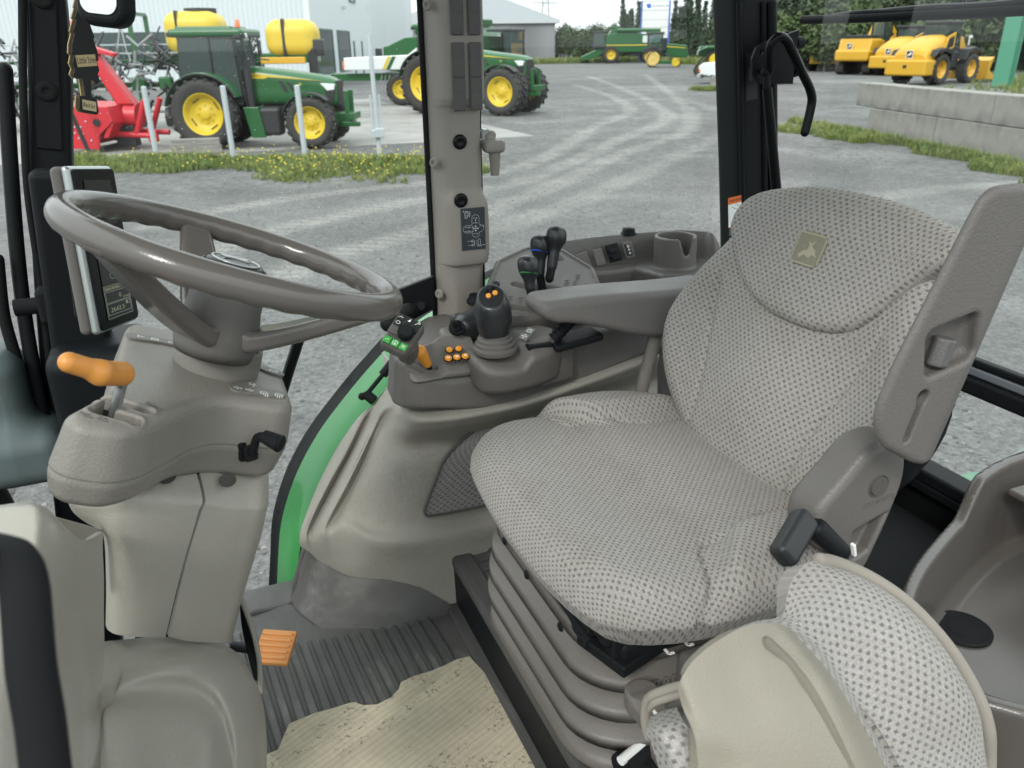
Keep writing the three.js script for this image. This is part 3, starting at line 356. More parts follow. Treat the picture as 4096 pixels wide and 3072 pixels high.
// ---------- row-crop tractor ----------
function tractor(label, pos, turn, S) {
  const t = thing('green_tractor', label, 'tractor', pos, turn);
  const { wb, rr: R, rw, rf, fw, tr, dual } = S;
  wheel(t, 0, R, tr, R, rw, R * 0.57, X.yellow, 1, 20); wheel(t, 0, R, -tr, R, rw, R * 0.57, X.yellow, -1, 20);
  wheel(t, wb, rf, tr - 0.03, rf, fw, rf * 0.60, X.yellow, 1, 20); wheel(t, wb, rf, -tr + 0.03, rf, fw, rf * 0.60, X.yellow, -1, 20);
  if (dual) { wheel(t, wb, rf, tr - 0.03 - fw * 1.25, rf, fw, rf * 0.60, X.yellow, 1, 20); }
  part('chassis', [box(wb + 0.7, 0.42, 0.62, wb / 2, R * 0.95, 0, 0.04), box(0.4, 0.3, tr * 1.8, 0, R, 0, 0.05), box(0.3, 0.25, tr * 1.6, wb, rf, 0, 0.04)], X.black, t);
  const hx = wb + 0.62, hy = R + 0.22, T = S.hood || 0.95;
  const sec = (x, y0, y1, w) => [[x, y0, w * 0.9], [x, (y0 + y1) / 2, w], [x, y1 - 0.12, w * 0.96], [x, y1 - 0.02, w * 0.7], [x, y1, 0], [x, y1 - 0.02, -w * 0.7], [x, y1 - 0.12, -w * 0.96], [x, (y0 + y1) / 2, -w], [x, y0, -w * 0.9], [x, y0 - 0.02, 0]];
  const hood = part('hood', loft([sec(0.95, hy, hy + T, 0.47), sec(1.6, hy, hy + T - 0.06, 0.47), sec(2.4, hy - 0.02, hy + T - 0.16, 0.46), sec(hx - 0.25, hy - 0.06, hy + T - 0.28, 0.43), sec(hx, hy - 0.02, hy + T - 0.40, 0.36)], 40, 30), X.green, t);
  for (const s of [1, -1]) { part('hood_stripe', [slabX([[0.98, hy + T - 0.24], [0.98, hy + T - 0.15], [hx - 0.35, hy + T - 0.38], [1.6, hy + T - 0.27], [1.5, hy + T - 0.31], [1.02, hy + T - 0.30]], s * 0.462, 0.03, 0.003)], X.yellow, hood); part('grille', [slabX([[hx - 0.72, hy + T - 0.44], [hx - 0.02, hy + T - 0.50], [hx - 0.10, hy + 0.02], [hx - 0.28, hy - 0.10], [hx - 0.55, hy + 0.22]], s * 0.405, 0.06, 0.01)], X.black, hood); part('headlight', [slabX([[hx - 0.42, hy + T - 0.43], [hx - 0.03, hy + T - 0.46], [hx - 0.05, hy + T - 0.60], [hx - 0.24, hy + T - 0.62]], s * 0.412, 0.07, 0.01)], X.lamp, hood); part('side_vent', [slabX([[1.86, hy + T - 0.36], [1.98, hy + T - 0.37], [2.12, hy + T - 0.66], [2.0, hy + T - 0.64]], s * 0.455, 0.04, 0.006), slabX([[2.06, hy + T - 0.38], [2.16, hy + T - 0.39], [2.3, hy + T - 0.62], [2.2, hy + T - 0.62]], s * 0.452, 0.04, 0.006)], X.black, hood); }
  part('grille_front', [box(0.06, T * 0.66, 0.62, hx - 0.01, hy + T * 0.26, 0, 0.02)], X.black, hood);
  t.scale.setScalar(S.sc || 1);
  const name = badge(0.42, 0.085, (g, w, h) => { g.fillStyle = '#c9a81c'; g.fillRect(0, 0, w, h); g.fillStyle = '#1d3a1d'; g.font = 'bold 54px sans-serif'; g.fillText('JOHN DEERE', 6, 66); }, 384, 80); name.name = 'name_print'; name.position.set(1.22, hy + T - 0.225, 0.481); hood.add(name);
  const num = badge(0.22, 0.10, (g, w, h) => { g.fillStyle = '#1d5a2a'; g.fillRect(0, 0, w, h); g.fillStyle = '#d8c13a'; g.font = 'bold 62px sans-serif'; g.fillText(S.num, 6, 68); }, 192, 88); num.name = 'model_print'; num.position.set(hx - 0.88, hy + T - 0.45, 0.474); hood.add(num);
  // cab
  const y0 = R + 0.15, y1 = R + 1.86, cab = part('cab_frame', [...[1, -1].flatMap(s => [cyl([-0.62, y0 + 0.35, s * 0.72], [-0.55, y1, s * 0.66], 0.05, 0.04, 8), cyl([0.22, y0 - 0.1, s * 0.80], [0.25, y1, s * 0.70], 0.04, 0.035, 8), cyl([1.0, y0, s * 0.62], [0.86, y1, s * 0.66], 0.045, 0.035, 8), cyl([-0.62, y0 + 0.42, s * 0.74], [0.3, y0 + 0.05, s * 0.80], 0.05, 0.05, 8), cyl([-0.58, y1 - 0.03, s * 0.68], [0.9, y1 - 0.03, s * 0.68], 0.04, 0.04, 8)]), box(1.4, 0.5, 1.1, 0.2, y0 - 0.1, 0, 0.05), box(0.05, 0.4, 1.3, -0.6, y0 + 0.3, 0, 0.02)], X.black, t);
  part('cab_glass', [slabX([[-0.6, y0 + 0.45], [0.2, y0 + 0.1], [0.23, y1 - 0.02], [-0.54, y1 - 0.02]], 0.73, 0.008, 0), slabX([[0.27, y0 + 0.0], [0.96, y0 + 0.05], [0.84, y1 - 0.02], [0.28, y1 - 0.02]], 0.71, 0.008, 0), slabX([[-0.6, y0 + 0.45], [0.96, y0 + 0.1], [0.84, y1 - 0.02], [-0.54, y1 - 0.02]], -0.71, 0.008, 0), box(0.008, 1.5, 1.2, 0.93, (y0 + y1) / 2 + 0.1, 0, 0, 0, 0, 0.08), box(0.008, 1.3, 1.2, -0.58, (y0 + y1) / 2 + 0.15, 0)], X.glass, cab);
  part('cab_seat', [box(0.45, 0.12, 0.5, 0.0, y0 + 0.55, 0, 0.04), box(0.12, 0.6, 0.48, -0.25, y0 + 0.85, 0, 0.05), cyl([0.62, y0 + 0.3, 0], [0.5, y0 + 0.75, 0], 0.05), at(new THREE.TorusGeometry(0.19, 0.02, 6, 20), 0.48, y0 + 0.78, 0, 1.4, 0.4)], X.black, cab);
  const roof = part('cab_roof', [at(rbox(1.95, 0.2, 1.55, 0.09, 3), 0.18, y1 + 0.09, 0), at(rbox(1.5, 0.1, 1.2, 0.05, 2), 0.1, y1 + 0.2, 0)], X.green, t); part('roof_lights', [box(0.12, 0.1, 1.3, 1.12, y1 + 0.02, 0, 0.03), box(0.2, 0.12, 0.1, 1.0, y1 + 0.0, 0.72, 0.03), box(0.2, 0.12, 0.1, -0.72, y1 + 0.06, 0.72, 0.03)], X.black, roof); part('work_light', [cyl([-0.78, y1 + 0.07, 0.62], [-0.84, y1 + 0.07, 0.62], 0.06, 0.06, 12)], X.lamp, roof); part('work_light', [cyl([1.16, y1 + 0.02, 0.55], [1.2, y1 + 0.02, 0.55], 0.06, 0.06, 12)], X.lamp, roof);
  part('beacon', [at(lathe([[0, 0.19], [0.05, 0.17], [0.06, 0.06], [0.07, 0.05], [0.07, 0]], 14), 0.98, y1 + 0.22, 0.5)], X.amber, roof); part('beacon_stem', [cyl([0.98, y1 + 0.05, 0.5], [0.98, y1 + 0.23, 0.5], 0.02, 0.02, 6)], X.black, roof);
  // rear fenders, steps, exhaust, front bracket, mirrors
  for (const s of [1, -1]) { const arc = []; for (let i = 0; i <= 16; i++) { const a = rad(168 - i * 9.0); arc.push([Math.cos(a) * (R + 0.12), R + Math.sin(a) * (R + 0.12)]); } const inner = arc.map(p => [p[0] * 0.93, R + (p[1] - R) * 0.93]).reverse(); part('fender', [slabX([...arc, ...inner], s * (tr - rw * 0.15), rw * 0.95, 0.012)], X.green, t); part('fender_lip', [slabX([...arc.map(p => [p[0] * 0.985, R + (p[1] - R) * 0.985]), ...inner.map(p => [p[0] * 1.02, R + (p[1] - R) * 1.02])], s * (tr + rw * 0.36), rw * 0.16, 0.01)], X.black, t);
    part('mirror', [box(0.06, 0.42, 0.22, 1.0, y1 - 0.28, s * 0.98, 0.03), cyl([0.9, y1 - 0.05, s * 0.7], [1.0, y1 - 0.1, s * 0.98], 0.015, 0.015, 6)], X.black, cab); }
  const st = part('steps', [slabX([[0.98, R + 0.15], [1.38, R + 0.15], [1.50, R - 0.62], [1.12, R - 0.62]], tr - 0.08, 0.04), slabX([[0.98, R + 0.15], [1.38, R + 0.15], [1.50, R - 0.62], [1.12, R - 0.62]], tr - 0.5, 0.04)], X.green, t); for (let i = 0; i < 4; i++) part('step', [box(0.36, 0.05, 0.42, 1.20 + i * 0.035, R + 0.12 - i * 0.23, tr - 0.28, 0.01)], X.green, st);
  part('fuel_tank', sdf((x, y, z) => sdBox(x - 1.62, y - R + 0.22, z - 0.62, 0.30, 0.36, 0.22, 0.1), [1.2, R - 0.7, 0.3], [2.05, R + 0.25, 0.95], 0.05), X.black, t);
  part('exhaust', [cyl([1.12, R + 0.1, 0.62], [1.12, y1 - 0.5, 0.62], 0.11, 0.10, 14), cyl([1.12, y1 - 0.5, 0.62], [1.08, y1 + 0.02, 0.62], 0.05, 0.05, 10)], X.black, t);
  part('front_fender', [slabX([0, 1, 2, 3, 4, 5, 6, 7, 8].map(i => { const a = rad(160 - i * 14); return [wb + Math.cos(a) * (rf + 0.09), rf + Math.sin(a) * (rf + 0.09)]; }).concat([8, 7, 6, 5, 4, 3, 2, 1, 0].map(i => { const a = rad(160 - i * 14); return [wb + Math.cos(a) * (rf + 0.06), rf + Math.sin(a) * (rf + 0.06)]; })), tr - 0.03, fw * 0.9, 0.006)], X.black, t);
  part('front_bracket', [box(0.5, 0.35, 0.55, hx + 0.08, rf + 0.02, 0, 0.03), box(0.12, 0.8, 0.08, hx + 0.22, rf + 0.35, 0.28, 0.02), box(0.12, 0.8, 0.08, hx + 0.22, rf + 0.35, -0.28, 0.02), box(0.5, 0.12, 0.1, hx + 0.3, rf - 0.1, 0.32, 0.02), box(0.14, 0.18, 0.9, hx + 0.35, rf + 0.1, 0, 0.02)], X.green, t);
  return t;
}
const off = (p, turn, lx, lz) => [p[0] - (Math.cos(turn) * lx + Math.sin(turn) * lz), G, p[2] - (-Math.sin(turn) * lx + Math.cos(turn) * lz)];
{
  const s1 = { wb: 2.75, rr: 0.90, rw: 0.52, rf: 0.66, fw: 0.42, tr: 0.95, hood: 0.92, num: '6R', sc: 0.95 };
  tractor('green tractor with yellow wheels parked behind the grey posts', off([0.952,-1.25,-22.5], -0.42, 0, 0.95), -0.42, s1);
  const s2 = { wb: 3.1, rr: 1.06, rw: 0.55, rf: 0.82, fw: 0.44, tr: 1.05, dual: true, hood: 1.0, num: '8R' };
  tractor('larger green tractor with twin front wheels crossing behind the centre post', off([11.3,-1.25,-28.59], -0.86, 3.1, 1.02), -0.86, s2);
  tractor('small dark cab tractor parked before the grey shed', [64.87,-1.25,-144.3], -1.3, { ...s1, num: '5E', sc: 1 });
}
// ---------- red snow blower ----------
{
  const p = [-1.419,-1.25,-23.32], s = thing('snow_blower', 'red snow blower attachment standing behind the tractor', 'snow blower', [p[0] - 0.3, G, p[2] - 0.85], -0.42);
  // local x to the tractor, z to the viewer
  const side = [[-0.55, 0.12], [-0.62, 0.95], [-0.45, 1.12], [0.95, 1.08], [1.02, 0.75], [0.62, 0.42], [0.55, 0.08]];
  part('side_plate', [slabX(side, 0.95, 0.05)], X.red, s); part('side_plate', [slabX(side, -0.95, 0.05)], X.red, s);
  part('drum_housing', [slabX([[-0.4, 1.12], [0.95, 1.08], [1.02, 0.7], [0.8, 0.35], [0.68, 0.35], [0.9, 0.72], [0.85, 1.0], [-0.4, 1.04]], 0, 1.86)], X.red, s);
  part('auger', [cyl([0.15, 0.5, -0.9], [0.15, 0.5, 0.9], 0.12), ...Array.from({ length: 12 }, (_, i) => at(new THREE.TorusGeometry(0.33, 0.03, 5, 18), 0.15, 0.5, -0.85 + i * 0.155, 0, 0.25 * (i < 6 ? 1 : -1)))], X.red, s);
  part('cutting_edge', [box(0.1, 0.1, 1.9, 0.6, 0.1, 0), box(0.5, 0.5, 0.3, 1.0, 0.35, 0.3, 0.03)], X.black, s);
  const ch = part('chute', sdf((x, y, z) => { const t = clamp((y - 1.1) / 1.55, 0, 1); return sdBox(x - lerp(1.05, 0.2, t), y - 1.85, z - 0.1, lerp(0.21, 0.13, t), 0.78, lerp(0.2, 0.14, t), 0.03) * 0.8; }, [-0.2, 1.0, -0.3], [1.5, 2.8, 0.5], 0.05), X.red, s);
  part('deflector', [slabX([[0.0, 2.55], [0.3, 2.62], [-0.1, 3.05], [-0.5, 3.15], [-0.55, 3.05], [-0.25, 2.85]], 0.1, 0.3), slabX([[0.45, 2.3], [0.95, 2.2], [0.97, 2.28], [0.5, 2.42], [0.15, 2.6]], 0.1, 0.24)], X.red, ch);
  part('rotor_case', [cyl([1.0, 0.8, 0.1], [1.3, 0.8, 0.1], 0.32, 0.3, 24)], X.red, s);
  part('hitch_arm', [cyl([0.6, 0.4, 0.45], [1.75, 0.35, 0.45], 0.07), cyl([1.3, 0.4, 0.45], [1.65, 1.2, 0.45], 0.07), cyl([1.65, 1.2, 0.45], [1.75, 0.35, 0.45], 0.06), box(0.25, 0.3, 0.12, 1.72, 0.35, 0.45, 0.04)], X.red, s); part('hitch_arm', [cyl([0.6, 0.4, -0.45], [1.75, 0.35, -0.45], 0.07), cyl([1.3, 0.4, -0.45], [1.65, 1.2, -0.45], 0.07)], X.red, s);
  for (const q of [[0.05, 0.62], [0.2, 0.62], [0.02, 0.48], [0.22, 0.46], [-0.2, 0.3], [0.35, 0.75], [-0.4, 0.4], [0.1, 0.36], [0.4, 0.3], [-0.3, 0.7]]) part('bolt', [cyl([q[0], q[1], 0.97], [q[0], q[1], 0.995], 0.022, 0.022, 8)], X.galv, s);
  part('bearing', [cyl([0.62, 0.72, 0.96], [0.62, 0.72, 1.0], 0.09, 0.09, 16)], X.black, s);
  const b = badge(0.5, 0.17, (g, w, h) => { g.fillStyle = '#e8c31c'; g.fillRect(0, 0, w, h); g.fillStyle = '#1a1a10'; g.font = 'bold 46px sans-serif'; g.fillText('R  iMaster', 14, 64); }, 288, 96); b.name = 'maker_print'; b.position.set(-0.22, 0.90, 0.978); s.add(b);
}
// ---------- seed planter (clutter of row units) and yellow tank sprayer behind the tractor ----------
{
  const p = thing('row_planter', 'green planter toolbar with a row of seed units behind the tractor', 'planter', [-2.5, G, -31], -0.25);
  part('toolbar', [box(10, 0.16, 0.16, 1, 1.3, 0, 0.02), box(10, 0.1, 0.1, 1, 2.0, -0.3, 0.02), box(0.2, 1.2, 0.2, -2, 1.2, -0.1), box(0.2, 1.2, 0.2, 4, 1.2, -0.1)], X.green, p);
  for (let i = 0; i < 12; i++) { const x = -3.6 + i * 0.82; const u = part('row_unit', [box(0.14, 0.7, 0.5, x, 0.75, 0.4, 0.03), box(0.4, 0.4, 0.4, x, 1.35, 0.55, 0.06)], X.green, p); part('closing_wheel', [cyl([x - 0.06, 0.35, 0.9], [x + 0.06, 0.35, 0.9], 0.3, 0.3, 16)], X.black, u); part('marker_arm', [cyl([x, 1.6, 0.2], [x + 0.25, 3.1 - (i % 3) * 0.2, -0.5], 0.03, 0.03, 6), cyl([x + 0.1, 1.5, 0.3], [x - 0.2, 2.4, 0.1], 0.035, 0.035, 6), cyl([x + 0.25, 3.1 - (i % 3) * 0.2, -0.5], [x + 0.5, 2.2, 0.2], 0.025, 0.025, 6)], i % 2 ? X.black : X.grey, u); part('linkage', Array.from({ length: 34 }, () => { const a = [x + rr(-0.5, 0.5), rr(0.4, 2.7), rr(0.1, 1.3)], q = rr(0.02, 0.055); return cyl(a, [a[0] + rr(-0.5, 0.5), a[1] + rr(-0.4, 0.5), a[2] + rr(-0.3, 0.3)], q, q, 5); }), rnd() < 0.6 ? X.black : X.grey, u).userData.kind = 'stuff'; part('hose', [tube([[x, 1.5, 0.5], [x + 0.2, 1.9, 0.6], [x + 0.45, 1.6, 0.5], [x + 0.6, 2.1, 0.3]], 0.025, 16, 6)], X.grey, u); }
  part('rail', [box(10, 0.04, 0.04, 1, 2.5, 0.2), box(10, 0.04, 0.04, 1, 2.25, 0.35)], X.galv, p);
  const s = thing('field_sprayer', 'trailed sprayer with two big yellow tanks behind the tractor cab', 'sprayer', [2.45, G, -30], -0.3);
  const tank = (cx, w, h, dz) => sdf((x, y, z) => sdBox(x - cx, y - (cx > 0 ? 2.62 : 2.8), z, w, h, dz, 0.42), [cx - w - 0.2, 1.7, -dz - 0.2], [cx + w + 0.2, 4.4, dz + 0.2], 0.09);
  part('tank', tank(-1.1, 0.88, 0.66, 0.8), X.yellow, s); part('tank', tank(1.95, 0.82, 0.58, 0.75), X.yellow, s);
  part('tank_strap', [box(0.1, 1.18, 1.54, 1.75, 2.62, 0, 0.04), box(0.07, 1.34, 1.64, -1.5, 2.8, 0, 0.03)], X.black, s); part('lid', [cyl([-0.9, 3.42, 0], [-0.9, 3.55, 0], 0.5, 0.5, 20)], X.black, s);
  part('frame', [box(5.0, 0.3, 1.2, 0.2, 2.05, 0, 0.05), box(0.3, 1.4, 0.3, 0.8, 1.3, 0.3), box(0.3, 1.4, 0.3, -1.6, 1.3, 0.3), box(0.12, 1.6, 0.12, -2.9, 2.6, 0.8), box(0.12, 1.6, 0.12, -2.9, 2.6, -0.8), box(0.1, 0.1, 1.6, -2.9, 3.4, 0)], X.green, s);
  part('boom', [box(1.4, 0.2, 0.2, 1.7, 1.98, 0.9, 0.03)], X.cat, s); wheel(s, -0.4, 0.9, 0.9, 0.9, 0.4, 0.5, X.yellow, 1, 18); wheel(s, -0.4, 0.9, -0.9, 0.9, 0.4, 0.5, X.yellow, -1, 18);
  part('pump_bracket', [box(0.35, 0.5, 0.5, 2.8, 2.35, 0.4, 0.05), box(0.3, 0.9, 0.1, 2.6, 1.9, 0.6, 0.03)], X.black, s);
  // white spreader behind the larger tractor
  const w = thing('white_spreader', 'white spreader with green frame behind the larger tractor', 'spreader', [9.1, G, -37], -0.35); w.scale.setScalar(0.82);
  part('hopper', [slabX([[-1.9, 1.75], [-1.9, 2.35], [1.4, 2.45], [2.6, 3.3], [2.8, 3.2], [2.2, 1.75]], 0, 1.8, 0.05)], X.white, w); part('stripe', [slabX([[0.05, 1.78], [0.2, 1.78], [0.55, 2.4], [0.38, 2.4]], 0.905, 0.02, 0.002)], X.yellow, w); part('stripe', [slabX([[0.25, 1.78], [0.45, 1.78], [0.8, 2.4], [0.6, 2.4]], 0.905, 0.02, 0.002)], X.green, w); part('tail_lamp', [box(0.1, 0.4, 0.15, -1.93, 2.0, 0.8, 0.02)], X.amber, w);
  part('frame', [box(4.6, 0.35, 0.9, -0.4, 1.4, 0, 0.03), box(0.8, 0.6, 0.8, -2.6, 1.2, 0, 0.05), box(1.0, 0.5, 0.6, 0.8, 0.85, 0.4, 0.05)], X.green, w); part('hoses', [0, 1, 2, 3].map(i => tube([[0.0 + i * 0.2, 1.5, 0.7], [-0.15 + i * 0.2, 0.7, 0.8], [0.25 + i * 0.2, 0.45, 0.8], [0.5 + i * 0.1, 0.9, 0.7], [0.4, 1.5, 0.6]], 0.03, 24, 6)), X.grey, w); part('ladder', [cyl([2.0, 2.4, 0.9], [1.2, 1.3, 0.95], 0.03), cyl([2.4, 2.4, 0.9], [1.6, 1.3, 0.95], 0.03)], X.white, w); wheel(w, 1.0, 0.8, 0.9, 0.8, 0.4, 0.45, X.yellow, 1, 18);
}
// ---------- combine harvesters and tracked tractors ----------
function combine(label, pos, turn, sc = 1) {
  const c = thing('combine_harvester', label, 'harvester', pos, turn); c.scale.setScalar(sc);
  // local: front of the machine at -x
  part('body', [slabX([[-1.6, 1.6], [-1.6, 3.1], [-0.4, 3.3], [3.6, 3.1], [4.7, 2.7], [4.9, 1.7], [3.5, 1.2], [-0.5, 1.2]], 0, 2.9, 0.06)], X.green, c);
  part('grain_tank', [slabX([[-1.3, 3.1], [-1.0, 3.65], [1.2, 3.7], [2.2, 3.2]], 0, 2.6, 0.05), box(0.9, 0.35, 1.6, -0.7, 3.85, 0, 0.08)], X.green, c);
  part('unloading_auger', [cyl([-0.4, 3.55, 1.5], [4.6, 3.5, 1.5], 0.2, 0.2, 12)], X.green, c); part('side_stripe', [box(6.0, 0.1, 0.02, 1.4, 1.95, 1.47)], X.yellow, c);
  const cab = part('cab', [box(0.1, 1.5, 0.1, -3.1, 2.55, 0.85), box(0.1, 1.5, 0.1, -1.7, 2.55, 0.85), box(1.6, 0.15, 1.9, -2.4, 3.4, 0, 0.05), box(1.5, 0.3, 1.8, -2.35, 1.75, 0, 0.05)], X.black, c); part('cab_glass', [slabX([[-3.25, 1.85], [-1.75, 1.85], [-1.75, 3.35], [-3.0, 3.35]], 0.85, 0.02, 0), box(0.02, 1.5, 1.6, -3.1, 2.6, 0)], X.glass, cab);
  part('feeder_house', [slabX([[-1.6, 2.0], [-4.4, 0.75], [-4.4, 0.25], [-3.2, 0.5], [-1.4, 1.2]], 0, 1.4, 0.05)], X.green, c); part('lower_panel', [slabX([[-0.3, 1.25], [3.2, 1.25], [2.0, 0.7], [1.2, 0.9]], 0.8, 0.6, 0.03)], X.black, c); part('straw_hood', [slabX([[3.6, 2.9], [5.4, 2.6], [5.5, 1.3], [4.4, 1.2]], 0, 2.2, 0.06)], X.green, c); part('rear_panel', [slabX([[2.6, 2.2], [4.6, 2.2], [4.6, 2.9], [2.6, 2.95]], 1.46, 0.04, 0.005)], X.white, c); part('ladder', [box(0.5, 1.4, 0.05, -1.6, 1.0, 1.4)], X.black, c);
  wheel(c, -1.0, 0.95, 1.4, 0.95, 0.6, 0.52, X.yellow, 1, 16); wheel(c, -1.0, 0.95, -1.4, 0.95, 0.6, 0.52, X.yellow, -1, 16); wheel(c, 3.3, 0.7, 1.3, 0.7, 0.45, 0.42, X.yellow, 1, 16); wheel(c, 3.3, 0.7, -1.3, 0.7, 0.45, 0.42, X.yellow, -1, 16);
  return c;
}
combine('green combine harvester with yellow wheels parked across the yard below the sign', [56.95,-1.25,-101.8], -0.45, 1.12);
combine('green harvester with beacon standing behind the larger tractor hood', [15.6, G, -44], 2.3, 0.9);
function belt(parent, cx, L, H, z, w) { const o = new THREE.Group(); o.name = 'track'; parent.add(o); const pts = smooth2([[cx - L / 2, 0.3], [cx - L / 2 - 0.1, H * 0.6], [cx - L / 2 + 0.35, H], [cx, H * 0.88], [cx + L / 2 - 0.2, 0.85], [cx + L / 2 + 0.1, 0.45], [cx + L / 2 - 0.2, 0.02], [cx - L / 2 + 0.3, 0.02]], 60); const inn = pts.map(p => [cx + (p[0] - cx) * 0.93, H * 0.5 + (p[1] - H * 0.5) * 0.88]); part('belt', [ext(pts, w, 0.01, [inn.slice().reverse()]).translate(0, 0, z)], X.tyre, o); return o; }
{
  const t = thing('tracked_tractor', 'green rubber tracked tractor in front of the harvester', 'tractor', [49.4, G, -81], -0.62);
  for (const s of [1, -1]) { const b = belt(t, 1.3, 3.4, 1.55, s * 1.0, 0.45); part('drive_wheel', [at(lathe([[0.1, -0.2], [0.72, -0.2], [0.74, 0], [0.72, 0.2], [0.55, 0.12], [0.2, 0.1], [0, 0.15]], 30), 0.15, 0.85, s * 1.06, s * Math.PI / 2)], std([0.62, 0.45, 0.13], 0.5), b); part('idler_wheel', [at(lathe([[0.08, -0.2], [0.44, -0.2], [0.46, 0], [0.44, 0.2], [0.2, 0.1], [0, 0.12]], 24), 2.6, 0.48, s * 1.04, s * Math.PI / 2)], X.yellow, b); part('roller_frame', [box(1.6, 0.3, 0.2, 1.3, 0.5, s * 1.0, 0.05)], X.green, b); }
  part('hood', [slabX([[1.2, 1.3], [1.2, 2.35], [3.6, 2.15], [3.75, 1.0], [3.0, 0.9]], 0, 1.1, 0.06)], X.green, t); part('hood_stripe', [slabX([[1.4, 2.0], [3.5, 1.85], [3.5, 1.92], [1.4, 2.1]], 0.555, 0.02, 0.002)], X.yellow, t); part('fender', [slabX([[-1.0, 1.5], [-0.8, 1.9], [0.2, 2.1], [1.2, 1.7], [1.1, 1.45]], 0.85, 0.8, 0.05)], X.black, t);
  const cab = part('cab', [box(0.1, 1.5, 1.4, -0.5, 2.5, 0), box(0.1, 1.5, 0.1, 1.05, 2.5, 0.65), box(1.8, 0.16, 1.6, 0.25, 3.3, 0, 0.06), box(0.35, 1.4, 0.3, 1.35, 2.2, 0.62, 0.1)], X.black, t); part('cab_glass', [box(1.4, 1.4, 0.02, 0.3, 2.5, 0.66)], X.glass, cab); part('roof', [box(1.9, 0.1, 1.7, 0.25, 3.42, 0, 0.04)], X.green, cab);
  const q = thing('quad_track_tractor', 'four track tractor with yellow wheels behind the white pickup', 'tractor', [39.5, G, -56], -0.5);
  for (const [x, s] of [[0, 1], [3.4, 1], [0, -1]]) { const b = new THREE.Group(); b.name = 'track'; q.add(b); const pts = smooth2([[x - 1.1, 0.05], [x - 1.25, 0.4], [x - 0.5, 1.5], [x, 1.75], [x + 0.5, 1.5], [x + 1.25, 0.4], [x + 1.1, 0.05]], 48), inn = pts.map(p => [x + (p[0] - x) * 0.9, 0.8 + (p[1] - 0.8) * 0.88]); part('belt', [ext(pts, 0.6, 0.01, [inn.slice().reverse()]).translate(0, 0, s * 1.2)], X.tyre, b); part('drive_wheel', [cyl([x, 1.2, s * 1.1], [x, 1.2, s * 1.48], 0.45, 0.4, 24)], X.yellow, b); for (const dx of [-0.85, 0.85]) part('idler_wheel', [cyl([x + dx, 0.42, s * 1.1], [x + dx, 0.42, s * 1.46], 0.34, 0.32, 20)], X.yellow, b); }
  part('body', [slabX([[-1.2, 1.5], [-1.0, 2.1], [1.0, 2.2], [4.6, 2.2], [4.8, 1.2], [0, 1.2]], 0, 1.4, 0.06)], X.green, q); part('fender', [slabX([[-1.3, 1.75], [-0.6, 2.1], [0.9, 2.1], [1.3, 1.8], [0.8, 1.95], [-0.6, 1.95]], 1.0, 0.9, 0.02)], X.green, q);
}
// ---------- white pickup and concrete block ----------
const conT = tex(256, 256, (u, v) => { const k = 0.55 + 0.16 * (fbm(u * 5, v * 5, 5, 5) - 0.5) - 0.05 * sst(0.5, 0.8, fbm(u * 7 + 3, v * 2.2, 4)) + 0.05 * (hash2(Math.floor(u * 256), Math.floor(v * 256)) - 0.5); return [k, k * 0.985, k * 0.94]; }, true, 1.6);
X.conc = std(0xffffff, 0.92, { map: conT, bumpMap: grainT, bumpScale: 0.004 });
{
  const t = thing('pickup_truck', 'white pickup truck nose behind the concrete block', 'truck', [31.61,-1.25,-45.65], -0.75); // front at -x
  part('body', [slabX([[-0.1, 0.55], [-0.15, 1.05], [0.05, 1.2], [1.3, 1.3], [2.1, 1.9], [3.6, 1.9], [3.9, 1.3], [5.6, 1.3], [5.6, 0.6], [0.5, 0.45]], 0, 1.9, 0.08)], X.white, t); part('windscreen', [slabX([[1.35, 1.3], [2.1, 1.85], [2.2, 1.85], [2.2, 1.3]], 0, 1.94, 0.01)], X.black, t); part('grille', [box(0.06, 0.4, 1.2, -0.15, 0.8, 0, 0.02)], X.black, t); part('headlight', [box(0.2, 0.2, 0.3, -0.08, 0.95, 0.78, 0.04)], X.lamp, t); part('turn_signal', [box(0.12, 0.14, 0.3, -0.1, 0.75, 0.8, 0.03)], X.amber, t); part('bumper', [box(0.25, 0.25, 1.95, -0.15, 0.45, 0, 0.05)], std([0.3, 0.32, 0.34], 0.4), t); for (const [x, z] of [[0.95, 0.82], [4.5, 0.82], [0.95, -0.82], [4.5, -0.82]]) wheel(t, x, 0.4, z, 0.4, 0.26, 0.24, X.galv, Math.sign(z), 14);
  const b = thing('concrete_block', 'pale concrete barrier block standing before the pickup nose', 'concrete block', [28.6, G, -40], -0.5); part('upper_block', [box(1.8, 0.62, 0.6, 0.9, 0.92, 0, 0.02)], X.conc, b); part('lower_block', [box(2.2, 0.6, 0.75, 0.8, 0.3, 0, 0.02)], X.conc, b);
}
